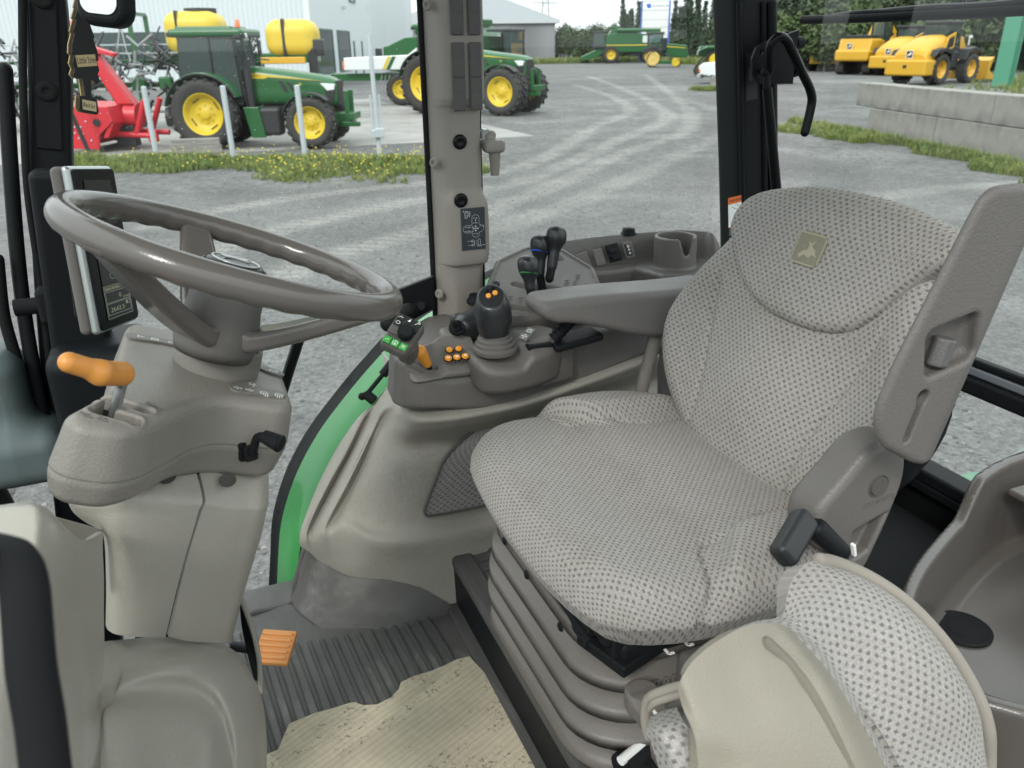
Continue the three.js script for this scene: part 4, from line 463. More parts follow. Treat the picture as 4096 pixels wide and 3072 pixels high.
// ---------- concrete block wall on the right ----------
{
  const a = V(17.95, 0, -18.54), b = V(15.99, 0, -12.02), yaw = Math.atan2(-(b.z - a.z), b.x - a.x);
  const w = thing('block_wall', 'two course wall of large grey concrete blocks beside the drive', 'wall', [a.x, G, a.z], yaw);
  const cuts = [0, 2.09, 5.95, 9.8, 13.6], low = [0.9, 4.0, 7.9, 11.8, 15]; const blk = (x0, x1, y0, y1, z) => { const g = rbox(x1 - x0 - 0.025, y1 - y0, 0.6, 0.02, 2); const P = g.attributes.position, uv = g.attributes.uv; for (let i = 0; i < P.count; i++) uv.setXY(i, P.getX(i) + x0 * 0.37, P.getY(i) + P.getZ(i)); const o = part('concrete_block', g, X.conc, w); o.position.set((x0 + x1) / 2, (y0 + y1) / 2, z); };
  for (let i = 0; i < 4; i++) { blk(cuts[i], cuts[i + 1], 0.685 + rr(0, 0.006), 1.28 + rr(-0.01, 0.01), -0.3 + rr(-0.02, 0.02)); blk(low[i], low[i + 1], 0.0, 0.675, -0.28 + rr(-0.02, 0.02)); }
}
// ---------- grey posts by the grass strip ----------
{
  for (const [p, lb] of [[[-0.306,-1.25,-20.76], 'grey galvanised post standing before the red snow blower'], [[1.31,-1.25,-20.02], 'grey galvanised post standing before the tractor rear wheel'], [[2.802,-1.25,-19.24], 'grey galvanised post standing before the tractor front wheel']]) { const t = thing('guard_post', lb, 'post', [p[0], G, p[2]], 0, 'grey posts along the grass strip'); part('tube', [cyl([0, 0, 0], [-0.02, 1.58, 0], 0.06, 0.06, 14)], X.galv, t); part('cap', [ball([-0.02, 1.58, 0], 0.06, 14, 0.4)], X.galv, t); }
  const p = [4.498,-1.25,-19.2], t = thing('service_pole', 'tall thin galvanised pole with a small meter box', 'pole', [p[0], G, p[2]]); part('tube', [cyl([0, 0, 0], [-0.04, 2.6, 0], 0.055, 0.05, 12), cyl([0.1, 0.5, 0], [0.08, 1.35, 0], 0.025, 0.025, 8), cyl([-0.1, 0.5, 0], [-0.12, 1.35, 0], 0.025, 0.025, 8)], X.galv, t); part('meter_box', [box(0.22, 0.2, 0.14, 0.02, 0.52, 0.06, 0.02), box(0.1, 0.18, 0.1, -0.12, 0.5, 0.06, 0.02)], X.galv, t);
  const q = [-1.806,-1.25,-22.58], r = thing('leaning_post', 'dark leaning post with a thin stay before the snow blower', 'post', [q[0], G, q[2]]); part('post', [cyl([0, 0, 0], [-0.28, 1.3, 0], 0.05, 0.045, 10)], X.black, r); part('stay', [cyl([-0.45, 0, 0], [-0.2, 0.95, 0], 0.018, 0.018, 6)], X.grey, r); part('bright_top', [cyl([-0.28, 1.3, 0], [-0.30, 1.42, 0], 0.05, 0.05, 10)], X.galv, r);
  const k = [0.608,-1.25,-21.73], c = thing('parking_kerb', 'low concrete parking kerb before the tractor rear wheel', 'kerb', [k[0], G, k[2]], -0.12); part('lower_block', [box(1.15, 0.2, 0.3, 0, 0.1, 0, 0.02)], X.conc, c); part('upper_block', [box(1.1, 0.16, 0.26, 0, 0.275, 0, 0.02)], X.conc, c);
}
// ---------- yellow construction machines ----------
function wheelLoader(label, pos, turn, bucket) {      // rear of the machine at -x
  const l = thing('wheel_loader', label, 'wheel loader', pos, turn, 'yellow machines beyond the block wall');
  for (const s of [1, -1]) { wheel(l, 0.55, 0.82, s * 1.02, 0.82, 0.6, 0.46, X.cat, s, 16); wheel(l, 3.75, 0.82, s * 1.02, 0.82, 0.6, 0.46, X.cat, s, 16); }
  const hood = part('engine_hood', loft([[-0.75, 0.95, 0.62], [-0.6, 1.0, 0.9], [-0.1, 1.0, 1.22], [0.7, 0.98, 1.52], [1.5, 0.95, 1.62]].map(([x, w, h]) => [[x, 1.0, w], [x, 1.0 + h * 0.45, w], [x, 1.0 + h * 0.8, w * 0.92], [x, 1.0 + h * 0.97, w * 0.6], [x, 1.0 + h, 0], [x, 1.0 + h * 0.97, -w * 0.6], [x, 1.0 + h * 0.8, -w * 0.92], [x, 1.0 + h * 0.45, -w], [x, 1.0, -w], [x, 0.98, 0]]), 40, 24), X.cat, l);
  part('counterweight', sdf((x, y, z) => Math.max(sdBox(x + 0.45, y - 0.92, z, 0.62, 0.42, 1.22, 0.12), -(y - 0.45 - Math.max(0, x + 0.3) * 0.2)), [-1.25, 0.35, -1.4], [0.4, 1.5, 1.4], 0.06), X.cat, l);
  for (const s of [1, -1]) part('tail_lamp', [box(0.06, 0.12, 0.34, -0.95, 1.28, s * 0.8, 0.02)], X.amber, l);
  const d = deerBadge(0.42); d.name = 'deer_emblem'; d.position.set(-0.78, 1.62, 0); d.rotation.y = -Math.PI / 2; d.rotation.order = 'YXZ'; hood.add(d);
  part('hitch_pin', [box(0.12, 0.16, 0.2, -1.06, 1.0, 0, 0.03)], X.black, l);
  part('side_panel', [slabX([[0.9, 1.7], [1.9, 1.95], [1.9, 2.75], [1.2, 2.55]], 0.97, 0.08, 0.02), slabX([[0.9, 1.7], [1.9, 1.95], [1.9, 2.75], [1.2, 2.55]], -0.97, 0.08, 0.02)], X.cat, l); part('vent_grille', [slabX([[1.05, 1.85], [1.75, 2.02], [1.75, 2.55], [1.25, 2.42]], 1.012, 0.02, 0.004)], X.black, l);
  for (const s of [1, -1]) part('fender', [slabX([[-0.4, 1.55], [-0.2, 1.85], [0.5, 1.95], [1.4, 1.85], [1.55, 1.2], [1.3, 1.2], [1.15, 1.6], [0.5, 1.75], [-0.2, 1.65]], s * 1.05, 0.62, 0.03), slabX([[2.7, 1.3], [3.0, 1.85], [3.7, 1.98], [4.5, 1.8], [4.4, 1.65], [3.7, 1.8], [3.1, 1.6], [2.9, 1.3]], s * 1.05, 0.6, 0.03)], X.black, l);
  part('chassis', [box(4.6, 0.5, 0.9, 1.9, 0.95, 0, 0.05), box(1.5, 0.9, 1.7, 2.2, 1.3, 0, 0.1)], X.black, l);
  const cab = part('cab', [...[1, -1].flatMap(s => [cyl([1.6, 1.8, s * 0.7], [1.7, 3.2, s * 0.68], 0.06, 0.05, 8), cyl([3.0, 1.7, s * 0.7], [2.85, 3.2, s * 0.68], 0.06, 0.05, 8)]), box(1.6, 0.18, 1.6, 2.28, 3.26, 0, 0.07), box(1.5, 0.5, 1.5, 2.3, 1.75, 0, 0.05)], X.black, l); part('cab_glass', [box(1.2, 1.3, 0.02, 2.28, 2.5, 0.7), box(1.2, 1.3, 0.02, 2.28, 2.5, -0.7), box(0.02, 1.3, 1.3, 1.66, 2.5, 0)], X.glass, cab);
  part('lift_arm', [slabX([[3.0, 1.9], [3.2, 2.55], [3.6, 2.5], [4.6, 1.2], [5.6, 0.6], [5.5, 0.4], [4.3, 0.9], [3.4, 1.9]], 0.45, 0.2, 0.03), slabX([[3.0, 1.9], [3.2, 2.55], [3.6, 2.5], [4.6, 1.2], [5.6, 0.6], [5.5, 0.4], [4.3, 0.9], [3.4, 1.9]], -0.45, 0.2, 0.03)], X.cat, l); part('work_lamp', [box(0.12, 0.14, 0.2, 3.9, 2.5, 0.8, 0.03), box(0.06, 0.5, 0.06, 3.8, 2.3, 0.8)], X.lamp, l);
  if (bucket) part('bucket', [slabX([[5.4, 0.15], [5.4, 1.2], [5.9, 1.4], [5.6, 0.7], [6.6, 0.12]], 0, 2.8, 0.03)], X.cat, l);
  return l;
}
{
  wheelLoader('yellow wheel loader with its rear toward the concrete block wall', off([40.61,-1.25,-35.78], -0.05 + 0.22, 0.55, 1.32), 0.22, true);
  wheelLoader('yellow wheel loader half hidden behind the nearer loader', [49.35,-1.25,-47.98], 0.30, false);
  // excavator
  const e = thing('tracked_excavator', 'yellow tracked excavator between the dumper and the loaders', 'excavator', [49.96,-1.25,-51.31], 0.35, 'yellow machines beyond the block wall');
  for (const s of [1, -1]) { const pts = smooth2([[-1.7, 0.2], [-1.7, 0.75], [-1.2, 0.95], [1.2, 0.95], [1.7, 0.75], [1.7, 0.2], [1.2, 0.02], [-1.2, 0.02]], 48); part('track', [ext(pts, 0.6, 0.03).translate(0, 0, s * 1.05)], X.tyre, e); }
  part('house', [slabX([[-1.9, 1.15], [-2.0, 1.5], [-1.75, 2.5], [-0.2, 2.5], [0.4, 2.4], [0.4, 1.1]], 0, 2.5, 0.14)], X.cat, e); part('counterweight', sdf((x, y, z) => sdBox(x + 1.75, y - 1.35, z, 0.5, 0.4, 1.3, 0.18), [-2.4, 0.8, -1.5], [-1.1, 1.9, 1.5], 0.07), X.cat, e);
  const d = deerBadge(0.42); d.name = 'deer_emblem'; d.position.set(-2.02, 1.98, -0.3); d.rotation.y = -Math.PI / 2; e.add(d);
  const cab = part('cab', [box(0.1, 1.7, 0.1, 0.35, 2.9, 1.1), box(0.1, 1.7, 0.1, 1.5, 2.9, 1.1), box(0.1, 1.7, 0.1, 0.35, 2.9, 0.15), box(1.4, 0.12, 1.15, 0.9, 3.75, 0.62, 0.04), box(1.3, 0.7, 1.05, 0.9, 1.6, 0.62, 0.05)], X.black, e); part('cab_glass', [box(1.1, 1.6, 0.02, 0.9, 2.9, 1.1), box(0.02, 1.6, 0.9, 0.35, 2.9, 0.62)], X.glass, cab); part('boom', [slabX([[0.5, 1.7], [2.2, 4.4], [2.7, 4.5], [5.0, 3.0], [4.9, 2.6], [2.5, 3.9], [1.0, 1.5]], -0.3, 0.5, 0.05)], X.cat, e); part('stick', [cyl([4.9, 2.9, -0.3], [5.2, 0.8, -0.3], 0.22, 0.15, 8)], X.cat, e); part('engine_cover', [box(1.2, 0.3, 2.0, -1.0, 2.6, 0, 0.08)], X.black, e);
  // articulated dumper
  const t = thing('articulated_dumper', 'yellow and black articulated dump truck nose', 'dump truck', [54.15,-1.25,-59.98], 0.75, 'yellow machines beyond the block wall'); // front at -x
  part('hood', [slabX([[-2.0, 1.1], [-2.1, 1.9], [-1.6, 2.25], [0.2, 2.5], [0.2, 1.2]], 0, 1.7, 0.12)], X.black, t); part('front_guard', [slabX([[-2.35, 0.6], [-2.35, 1.2], [-1.9, 1.3], [-0.9, 1.0], [-0.9, 0.6]], 0, 2.3, 0.06)], X.cat, t); part('side_beam', [slabX([[-1.1, 0.9], [-0.85, 2.1], [-0.5, 2.1], [-0.5, 0.9]], 0.95, 0.25, 0.04), slabX([[1.6, 2.4], [1.6, 4.0], [2.0, 4.0], [2.0, 2.4]], 0.9, 0.2, 0.04)], X.cat, t);
  const cb = part('cab', [box(1.6, 0.5, 1.9, 1.0, 2.2, 0, 0.06), box(0.1, 1.5, 0.1, 0.2, 3.0, 0.9), box(0.1, 1.5, 0.1, 1.75, 3.0, 0.9), box(1.9, 0.2, 2.0, 1.0, 3.85, 0, 0.06)], X.black, t); part('cab_glass', [box(1.4, 1.4, 0.02, 1.0, 3.1, 0.9), box(0.02, 1.4, 1.7, 0.2, 3.1, 0)], X.glass, cb); part('roof', [box(1.7, 0.08, 1.6, 1.0, 3.98, 0, 0.03)], X.cat, cb); part('dump_body', [slabX([[2.4, 1.8], [2.2, 3.2], [7.5, 3.4], [7.8, 2.6], [6.5, 1.6]], 0, 2.7, 0.06)], X.black, t); const db = deerBadge(0.4); db.name = 'deer_emblem'; db.position.set(-0.6, 2.0, 0.862); t.add(db);
  for (const [x, s] of [[-0.2, 1], [-0.2, -1], [4.5, 1], [6.2, 1]]) wheel(t, x, 0.85, s * 1.05, 0.85, 0.6, 0.45, X.cat, s, 16);
}
// ---------- green gantry columns ----------
{
  const mk = (p, h, lean, lb) => { const c = thing('steel_column', lb, 'column', [p[0], G, p[2]], 0.4, 'green steel gantry columns'); const gm = std([0.06, 0.24, 0.15], 0.55); part('web', [box(0.9, h, 0.10, 0, h / 2, 0)], gm, c); part('flange', [box(0.10, h, 0.75, -0.46, h / 2, 0, 0.01)], gm, c); part('flange', [box(0.10, h, 0.75, 0.46, h / 2, 0, 0.01)], gm, c); part('foot_plate', [box(1.3, 0.05, 1.0, 0, 0.025, 0)], gm, c); c.rotation.z = lean; };
  mk([41.5, G, -32.6], 9, -0.05, 'broad green steel column beside the wheel loader'); mk([66, G, -75], 14, 0, 'distant green steel column behind the dump truck');
  const t = thing('lattice_pylon', 'faint steel power pylon on the skyline', 'pylon', [150, G, -330], 0.2); const bars = []; for (const s of [-1, 1]) bars.push(cyl([s * 3, 0, 0], [s * 0.8, 24, 0], 0.25, 0.2, 5)); for (let i = 0; i < 6; i++) { const y = 2 + i * 3.6, w = lerp(3, 0.8, y / 24); bars.push(cyl([-w, y, 0], [w * 0.85, y + 3.4, 0], 0.14, 0.14, 4)); } for (const y of [18, 22]) bars.push(cyl([-6, y, 0], [6, y, 0], 0.16, 0.16, 4)); part('lattice', bars, X.grey, t);
}

// =====================================================================================
// THE CAB  (x: to the rear, -z: to the right side, cab floor at y = 0)
// =====================================================================================
// ---------- floor ----------
{
  const o = struct('cab_floor', [box(1.75, 0.05, 1.42, 0.52, -0.029, -0.79)], M.rubber);
  const ribs = [];
  // rubber mat: flat sheet with pressed ribs running from door to door
  const m = thing('floor_mat', 'dark grey ribbed rubber mat on the cab floor', 'floor mat');
  part('sheet', [box(0.62, 0.008, 1.28, 0.115, 0.0, -0.94, 0.003)], M.mat, m);
  for (let i = 0; i < 19; i++) { const x = -0.06 + i * 0.0238, z1 = i < 5 ? -1.47 + Math.max(0, (i - 2)) * 0.035 : -1.335 + Math.min(0, (i - 15) * 0.003); if (x > 0.385) continue;
    part('rib', [box(0.0085, 0.008, z1 * -1 - 0.35, x + 0.008, 0.0062, (z1 - 0.35) / 2, 0.0024, 0, 0.07)], M.mat, m); }
  part('kickup_panel', shell([
    [[0.094,0.012,-1.505],[0.139,0.114,-1.52],[0.143,0.119,-1.52]],
    [[0.097,0.006,-1.475],[0.136,0.058,-1.49],[0.16,0.094,-1.505]],
    [[0.113,0.006,-1.43],[0.157,0.038,-1.44],[0.193,0.077,-1.455]],
    [[0.143,-0.002,-1.385],[0.203,0.028,-1.41],[0.248,0.072,-1.42]],
    [[0.198,-0.004,-1.355],[0.264,0.019,-1.38],[0.302,0.074,-1.395]],
    [[0.27,-0.001,-1.33],[0.314,0.017,-1.345],[0.352,0.05,-1.365]],
    [[0.338,-0.003,-1.33],[0.365,0.005,-1.335],[0.385,0.025,-1.345]],
    [[0.399,0.002,-1.335],[0.401,0.003,-1.337],[0.405,0.008,-1.34]]].map(r => r), 0.005, 14, 40), M.mat, m);
  part('edge_lip', [tube([[0.008,0.002,-1.492],[0.092,0.001,-1.5],[0.106,0.041,-1.51],[0.135,0.103,-1.53]], 0.009, 30, 8)], M.mat, m);
  // raised seat platform with its rubber cover
  const p = thing('seat_platform', 'dark step under the driver seat with a ribbed rubber top', 'platform');
  part('riser', [box(0.03, 0.11, 1.0, 0.425, 0.055, -0.9, 0.005)], M.black, p);
  part('deck', [box(1.0, 0.02, 1.3, 0.93, 0.11, -0.95, 0.006)], M.mat, p);
  part('edge_rail', [box(0.045, 0.03, 1.0, 0.43, 0.112, -0.9, 0.01)], M.mat, p);
  for (let i = 0; i < 5; i++) part('rib', [box(0.09, 0.006, 0.007, 0.50, 0.122, -1.22 - i * 0.034, 0.002)], M.mat, p);
  part('gap_shade_plate', [box(0.1, 0.1, 0.02, 0.47, 0.05, -1.4, 0.004)], M.black, p);  // black plate added to darken the gap behind the platform edge as shade
  part('door_strip', [box(0.035, 0.02, 1.05, 0.405, 0.006, -0.86, 0.007)], M.mat, p);
}
// ---------- cardboard laid on the mat ----------
{
  const T = tex(512, 512, (u, v) => { const c = 0.5 + 0.5 * Math.sin((v * 40 + fbm(u * 6, v * 30, 3) * 0.8) * Math.PI * 2); const s = fbm(u * 5 + 3, v * 5, 5), sp = 1 - 0.32 * sst(0.70, 0.78, fbm(u * 110, v * 110, 2)) * sst(0.5, 0.6, fbm(u * 7 + 9, v * 9, 3)); const k = (0.82 + 0.05 * (c - 0.5) + 0.16 * (s - 0.5) + 0.05 * (fbm(u * 90, v * 20, 2) - 0.5)) * sp; return [k * 0.83, k * 0.785, k * 0.68]; });
  const Bm = tex(512, 512, (u, v) => [0.5 + 0.3 * Math.sin((v * 62 + fbm(u * 6, v * 30, 3) * 0.8) * Math.PI * 2) + 0.5 * (fbm(u * 4, v * 8, 3) - 0.5)], false);
  T.repeat.set(2.2, 2.2); Bm.repeat.set(2.2, 2.2);
  const out = [[0.382,0.012,-1.181],[0.355,0.012,-1.183],[0.329,0.012,-1.176],[0.301,0.012,-1.172],[0.269,0.012,-1.172],[0.242,0.012,-1.166],[0.234,0.012,-1.151],[0.216,0.012,-1.136],[0.188,0.012,-1.129],[0.165,0.012,-1.137],[0.155,0.012,-1.148],[0.147,0.012,-1.152],[0.114,0.012,-1.151],[0.081,0.012,-1.152],[0.036,0.012,-1.145],[0.01,0.012,-1.094],[-0.01,0.012,-1.092],[-0.027,0.012,-1.032],[0.419,0.012,-0.844],[0.407,0.012,-0.956],[0.403,0.012,-1.031],[0.401,0.012,-1.093]].map(p => [p[0], -p[2]]);
  const g = ext(out, 0.005, 0.0012, [], 1); g.rotateX(-Math.PI / 2); g.translate(0, 0.013, 0);
  const uv = g.attributes.uv, P = g.attributes.position; for (let i = 0; i < P.count; i++) { const x = P.getX(i), z = P.getZ(i); uv.setXY(i, x * 0.91 - z * 0.42, -(x * 0.42 + z * 0.91) * -1); }
  solo('cardboard_sheet', g, std(0xffffff, 0.9, { map: T, bumpMap: Bm, bumpScale: 0.0008 }), 'torn flat piece of brown cardboard lying on the floor mat', 'cardboard');
}
// ---------- steering wheel ----------
const TILT = 0.375;
{
  const w = thing('steering_wheel', 'glossy taupe steering wheel with three spokes', 'steering wheel');
  frame(w, [0.052, 0.885, -0.95], [Math.cos(TILT), -Math.sin(TILT), 0], [Math.sin(TILT), Math.cos(TILT), -0.036]);
  // rim with finger waves on its inner underside
  const R = 0.177, nu = 33, nv = 260;
  const rim = gridFrom((u, v) => { const t = v * Math.PI * 2, a = u * Math.PI * 2; const un = Math.max(0, -Math.sin(a + 0.5)); const r0 = 0.0150, wv = 1 - 0.10 * un * (0.5 + 0.5 * Math.cos(t * 34)); const rx = r0 * wv * Math.cos(a) * 1.0, ry = r0 * 1.06 * wv * Math.sin(a); return V((R + rx) * Math.cos(t), ry, (R + rx) * Math.sin(t)); }, nu, nv, true);
  const rn = rim.attributes.normal; // join the seam of the ring
  for (let i = 0; i < nu; i++) { const a = i, b = (nv - 1) * nu + i; rn.setXYZ(b, rn.getX(a), rn.getY(a), rn.getZ(a)); }
  part('rim', rim, M.taupeG, w);
  for (const deg of [180 - 42, 180 - 162, 180 - 282]) { const t = rad(deg), c = Math.cos(t), s = Math.sin(t); // local: x = rear
    const f = (x, y, z) => { const r = x * c + z * s, q = -x * s + z * c; let d = 1e9; const k = clamp((r - 0.04) / 0.14, 0, 1); const yc = lerp(-0.088, -0.002, Math.pow(k, 1.15)), hw = lerp(0.031, 0.0175, k), ht = 0.0125; const rr2 = sdBox(r - 0.108, y - yc, q, 0.082, ht, hw, 0.008) * 0.75; return rr2; };
    part('spoke', sdf(f, [-0.21, -0.12, -0.21], [0.21, 0.03, 0.21], 0.004), M.taupeG, w); }
  part('hub', lathe([[0, -0.012], [0.036, -0.012], [0.039, -0.016], [0.041, -0.06], [0.046, -0.09], [0.0465, -0.105], [0.043, -0.118], [0, -0.12]], 48), M.taupe, w);
  const cap = part('emblem_cap', lathe([[0, -0.005], [0.020, -0.0055], [0.030, -0.008], [0.034, -0.0115], [0.034, -0.016]], 40), M.blackG, w);
  part('emblem_ring', at(new THREE.TorusGeometry(0.026, 0.0014, 8, 40), 0, -0.0065, 0, Math.PI / 2), M.silver, cap);
  part('emblem_figure', [at(ext(smooth2([[-0.017, 0.003], [-0.008, 0.006], [0.004, 0.005], [0.012, 0.010], [0.016, 0.008], [0.010, 0.001], [0.014, -0.006], [0.004, -0.003], [-0.004, -0.003], [-0.014, -0.008], [-0.012, -0.001]], 40), 0.002, 0.0004), 0, -0.0042, 0, -Math.PI / 2)], M.silver, cap);
}
// ---------- steering column ----------
const colFrame = o => frame(o, [-0.003, 0.745, -0.95], [Math.cos(TILT), -Math.sin(TILT), 0], [Math.sin(TILT), Math.cos(TILT), 0]);
{
  const c = thing('steering_column', 'beige steering column cowl with shift gate and printed light symbols', 'steering column');
  colFrame(c);
  const top = [[-0.095, -0.15], [-0.10, -0.03], [-0.106, 0.10], [-0.142, 0.182], [-0.126, 0.206], [-0.085, 0.210], [-0.059, 0.188], [-0.006, 0.100], [0.02, 0.078], [0.085, 0.071], [0.104, 0.05], [0.106, -0.06], [0.066, -0.13], [0.0, -0.16]];
  
  const topS = roundPoly(top, 0.022, 6), gateD = (x, z) => Math.min(sdCap(x, 0, z, [-0.104, 0, 0.128], [-0.066, 0, 0.146], 0.0075), sdCap(x, 0, z, [-0.092, 0, 0.138], [-0.104, 0, 0.166], 0.008), sdCap(x, 0, z, [-0.104, 0, 0.166], [-0.078, 0, 0.173], 0.0095));
  const fAll = (x, y, z) => { const d = sdPoly(topS, x, z) + Math.max(0, y + 0.055) * 0.13 + Math.max(0, -(y + 0.052)) * 0.22, lip = 0.0016 * Math.exp(-Math.pow((gateD(x, z) - 0.0028) / 0.002, 2)), t = 0.006 + lip, bo = -0.092 + 0.012 * sst(0.06, 0.14, z); return slab(d, y - (t + bo) / 2, (t - bo) / 2, 0.012); };
  const fUp = (x, y, z) => smax(fAll(x, y, z), -(y + 0.0485), 0.004), fLo = (x, y, z) => smax(fAll(x, y, z) + 0.0011, y + 0.040, 0.0008);
  const gate = (x, y, z) => { return gateD(x, z); const a = sdCap(x, y * 0.2, z, [-0.104, 0, 0.128], [-0.066, 0, 0.146], 0.0075), b = sdCap(x, y * 0.2, z, [-0.092, 0, 0.138], [-0.104, 0, 0.166], 0.008), e = sdCap(x, y * 0.2, z, [-0.104, 0, 0.166], [-0.078, 0, 0.173], 0.0095); return Math.min(a, b, e); };
  const up = part('upper_shell', sdf((x, y, z) => smax(fUp(x, y, z), -Math.max(gate(x, y, z), -0.02 - y), 0.003), [-0.16, -0.06, -0.18], [0.125, 0.018, 0.245], 0.0022), M.column, c);
  part('lower_shell', sdf(fLo, [-0.16, -0.11, -0.18], [0.125, -0.03, 0.245], 0.0024), M.column, c);
  part('gate_shade_plate', [box(0.046, 0.004, 0.062, -0.094, -0.012, 0.149)], M.rubber, c);  // black plate under the gate, standing in for shade in its openings
  // raised lip of the gate
  const lip = []; for (const s of [[[-0.111, 0.122], [-0.066, 0.138]], [[-0.066, 0.155], [-0.088, 0.148]], [[-0.114, 0.158], [-0.112, 0.176]], [[-0.108, 0.178], [-0.078, 0.184]], [[-0.095, 0.160], [-0.070, 0.166]]]) lip.push(cyl([s[0][0], 0.0005, s[0][1]], [s[1][0], 0.0005, s[1][1]], 0.0016, 0.0016, 6));
  part('collar', lathe([[0.049, -0.012], [0.0495, 0.02], [0.048, 0.036], [0.044, 0.038], [0.042, 0.03], [0.042, 0.0]], 48).translate(0.013, 0, -0.032), M.column, c);
  part('neck', cyl([0.013, 0, -0.032], [0.006, 0.075, -0.01], 0.035, 0.03, 32), M.dark, c);
  // printed symbol plates
  const sym = (w, h, fn) => std([0.5, 0.5, 0.5], 0.5, { map: print(w, h, g => { g.fillStyle = '#6b6964'; g.fillRect(0, 0, w, h); g.strokeStyle = g.fillStyle = '#e8e8e2'; g.lineWidth = 4; fn(g); }), color: 0xffffff });
  const lampSym = (g, x, y, s, slant) => { g.beginPath(); g.arc(x, y, s, Math.PI, 0); g.lineTo(x + s, y + 3); g.lineTo(x - s, y + 3); g.closePath(); g.stroke(); for (let i = 0; i < 4; i++) { g.beginPath(); g.moveTo(x - s + i * s * 0.66, y + 8); g.lineTo(x - s + i * s * 0.66 + slant, y + 24); g.stroke(); } };
  const arrow = (g, x, y, d) => { g.beginPath(); g.moveTo(x + 16 * d, y); g.lineTo(x, y - 13); g.lineTo(x, y - 6); g.lineTo(x - 16 * d, y - 6); g.lineTo(x - 16 * d, y + 6); g.lineTo(x, y + 6); g.lineTo(x, y + 13); g.closePath(); g.stroke(); };
  const flat = (pts, th, m, nm, box0) => { const g = ext(smooth2(pts.map(p => [p[0], -p[1]]), 64), th, 0.0006, [], 1); g.rotateX(-Math.PI / 2); const P = g.attributes.position, uv = g.attributes.uv; for (let i = 0; i < P.count; i++) uv.setXY(i, (P.getX(i) - box0[0]) / (box0[2] - box0[0]), 1 - (P.getZ(i) - box0[1]) / (box0[3] - box0[1])); g.translate(0, 0.0072, 0); part(nm, g, m, c); };
  flat([[0.022, 0.035], [0.028, 0.022], [0.037, 0.016], [0.043, 0.006], [0.052, 0.004], [0.058, 0.014], [0.066, 0.022], [0.084, 0.022], [0.088, 0.032], [0.082, 0.040], [0.056, 0.046], [0.032, 0.050], [0.024, 0.046]], 0.003, sym(256, 200, g => { arrow(g, 40, 150, -1); arrow(g, 92, 150, 1); lampSym(g, 150, 150, 15, 0); lampSym(g, 215, 140, 15, -5); g.beginPath(); g.arc(110, 60, 12, 0, 7); g.moveTo(92, 75); g.lineTo(130, 75); g.moveTo(112, 84); g.lineTo(112, 100); g.stroke(); }), 'light_symbol_plate', [0.02, 0.0, 0.09, 0.052]);
  flat([[-0.085, -0.085], [-0.05, -0.09], [-0.024, -0.092], [-0.020, -0.084], [-0.024, -0.075], [-0.05, -0.073], [-0.085, -0.068], [-0.09, -0.077]], 0.003, sym(256, 100, g => { lampSym(g, 120, 45, 14, 0); g.beginPath(); g.arc(190, 50, 13, 0, 7); g.moveTo(50, 40); g.lineTo(75, 52); g.lineTo(50, 64); g.closePath(); g.stroke(); }), 'symbol_plate', [-0.09, -0.092, -0.02, -0.068]);
  flat([[0.072, -0.06], [0.09, -0.055], [0.097, -0.045], [0.092, -0.038], [0.078, -0.04], [0.066, -0.05]], 0.003, sym(64, 64, g => { g.beginPath(); g.arc(36, 32, 10, 0, 7); g.stroke(); }), 'round_symbol_plate', [0.066, -0.06, 0.097, -0.038]);
  // raised letters by the gate
  const bar = (x0, z0, x1, z1) => cyl([x0, 0.0066, z0], [x1, 0.0066, z1], 0.0007, 0.0007, 6);
  part('gate_letters', [[-0.121, 0.176], [-0.106, 0.184]].flatMap(([x, z], i) => i ? [bar(x, z, x + 0.008, z + 0.004), bar(x, z, x + 0.003, z - 0.004), bar(x + 0.003, z - 0.004, x + 0.007, z - 0.002), bar(x + 0.004, z + 0.002, x + 0.007, z - 0.002)] : [bar(x, z, x + 0.008, z + 0.004), bar(x + 0.008, z + 0.004, x + 0.003, z + 0.005), bar(x + 0.003, z + 0.005, x + 0.010, z + 0.009)]).concat([bar(-0.066, 0.126, -0.058, 0.131), bar(-0.063, 0.122, -0.058, 0.135), bar(-0.058, 0.131, -0.050, 0.138)]), M.column, c);
  // reverser lever
  const l = thing('reverser_lever', 'orange topped shift lever standing in the column gate', 'lever'); colFrame(l);
  part('rod', [tube([[-0.092, -0.03, 0.150], [-0.092, 0.02, 0.154], [-0.092, 0.034, 0.157], [-0.096, 0.042, 0.166]], 0.005, 30, 12)], M.steel, l);
  part('grip', sdf((x, y, z) => { let d = sdCap(x, y, z, [-0.0945, 0.044, 0.160], [-0.112, 0.049, 0.182], 0.0118, 0.0114); d = smin(d, sdCap(x, y, z, [-0.112, 0.050, 0.182], [-0.138, 0.058, 0.194], 0.0096, 0.0092), 0.006); return d; }, [-0.17, 0.02, 0.13], [-0.07, 0.085, 0.22], 0.0026), M.orange, l);
}
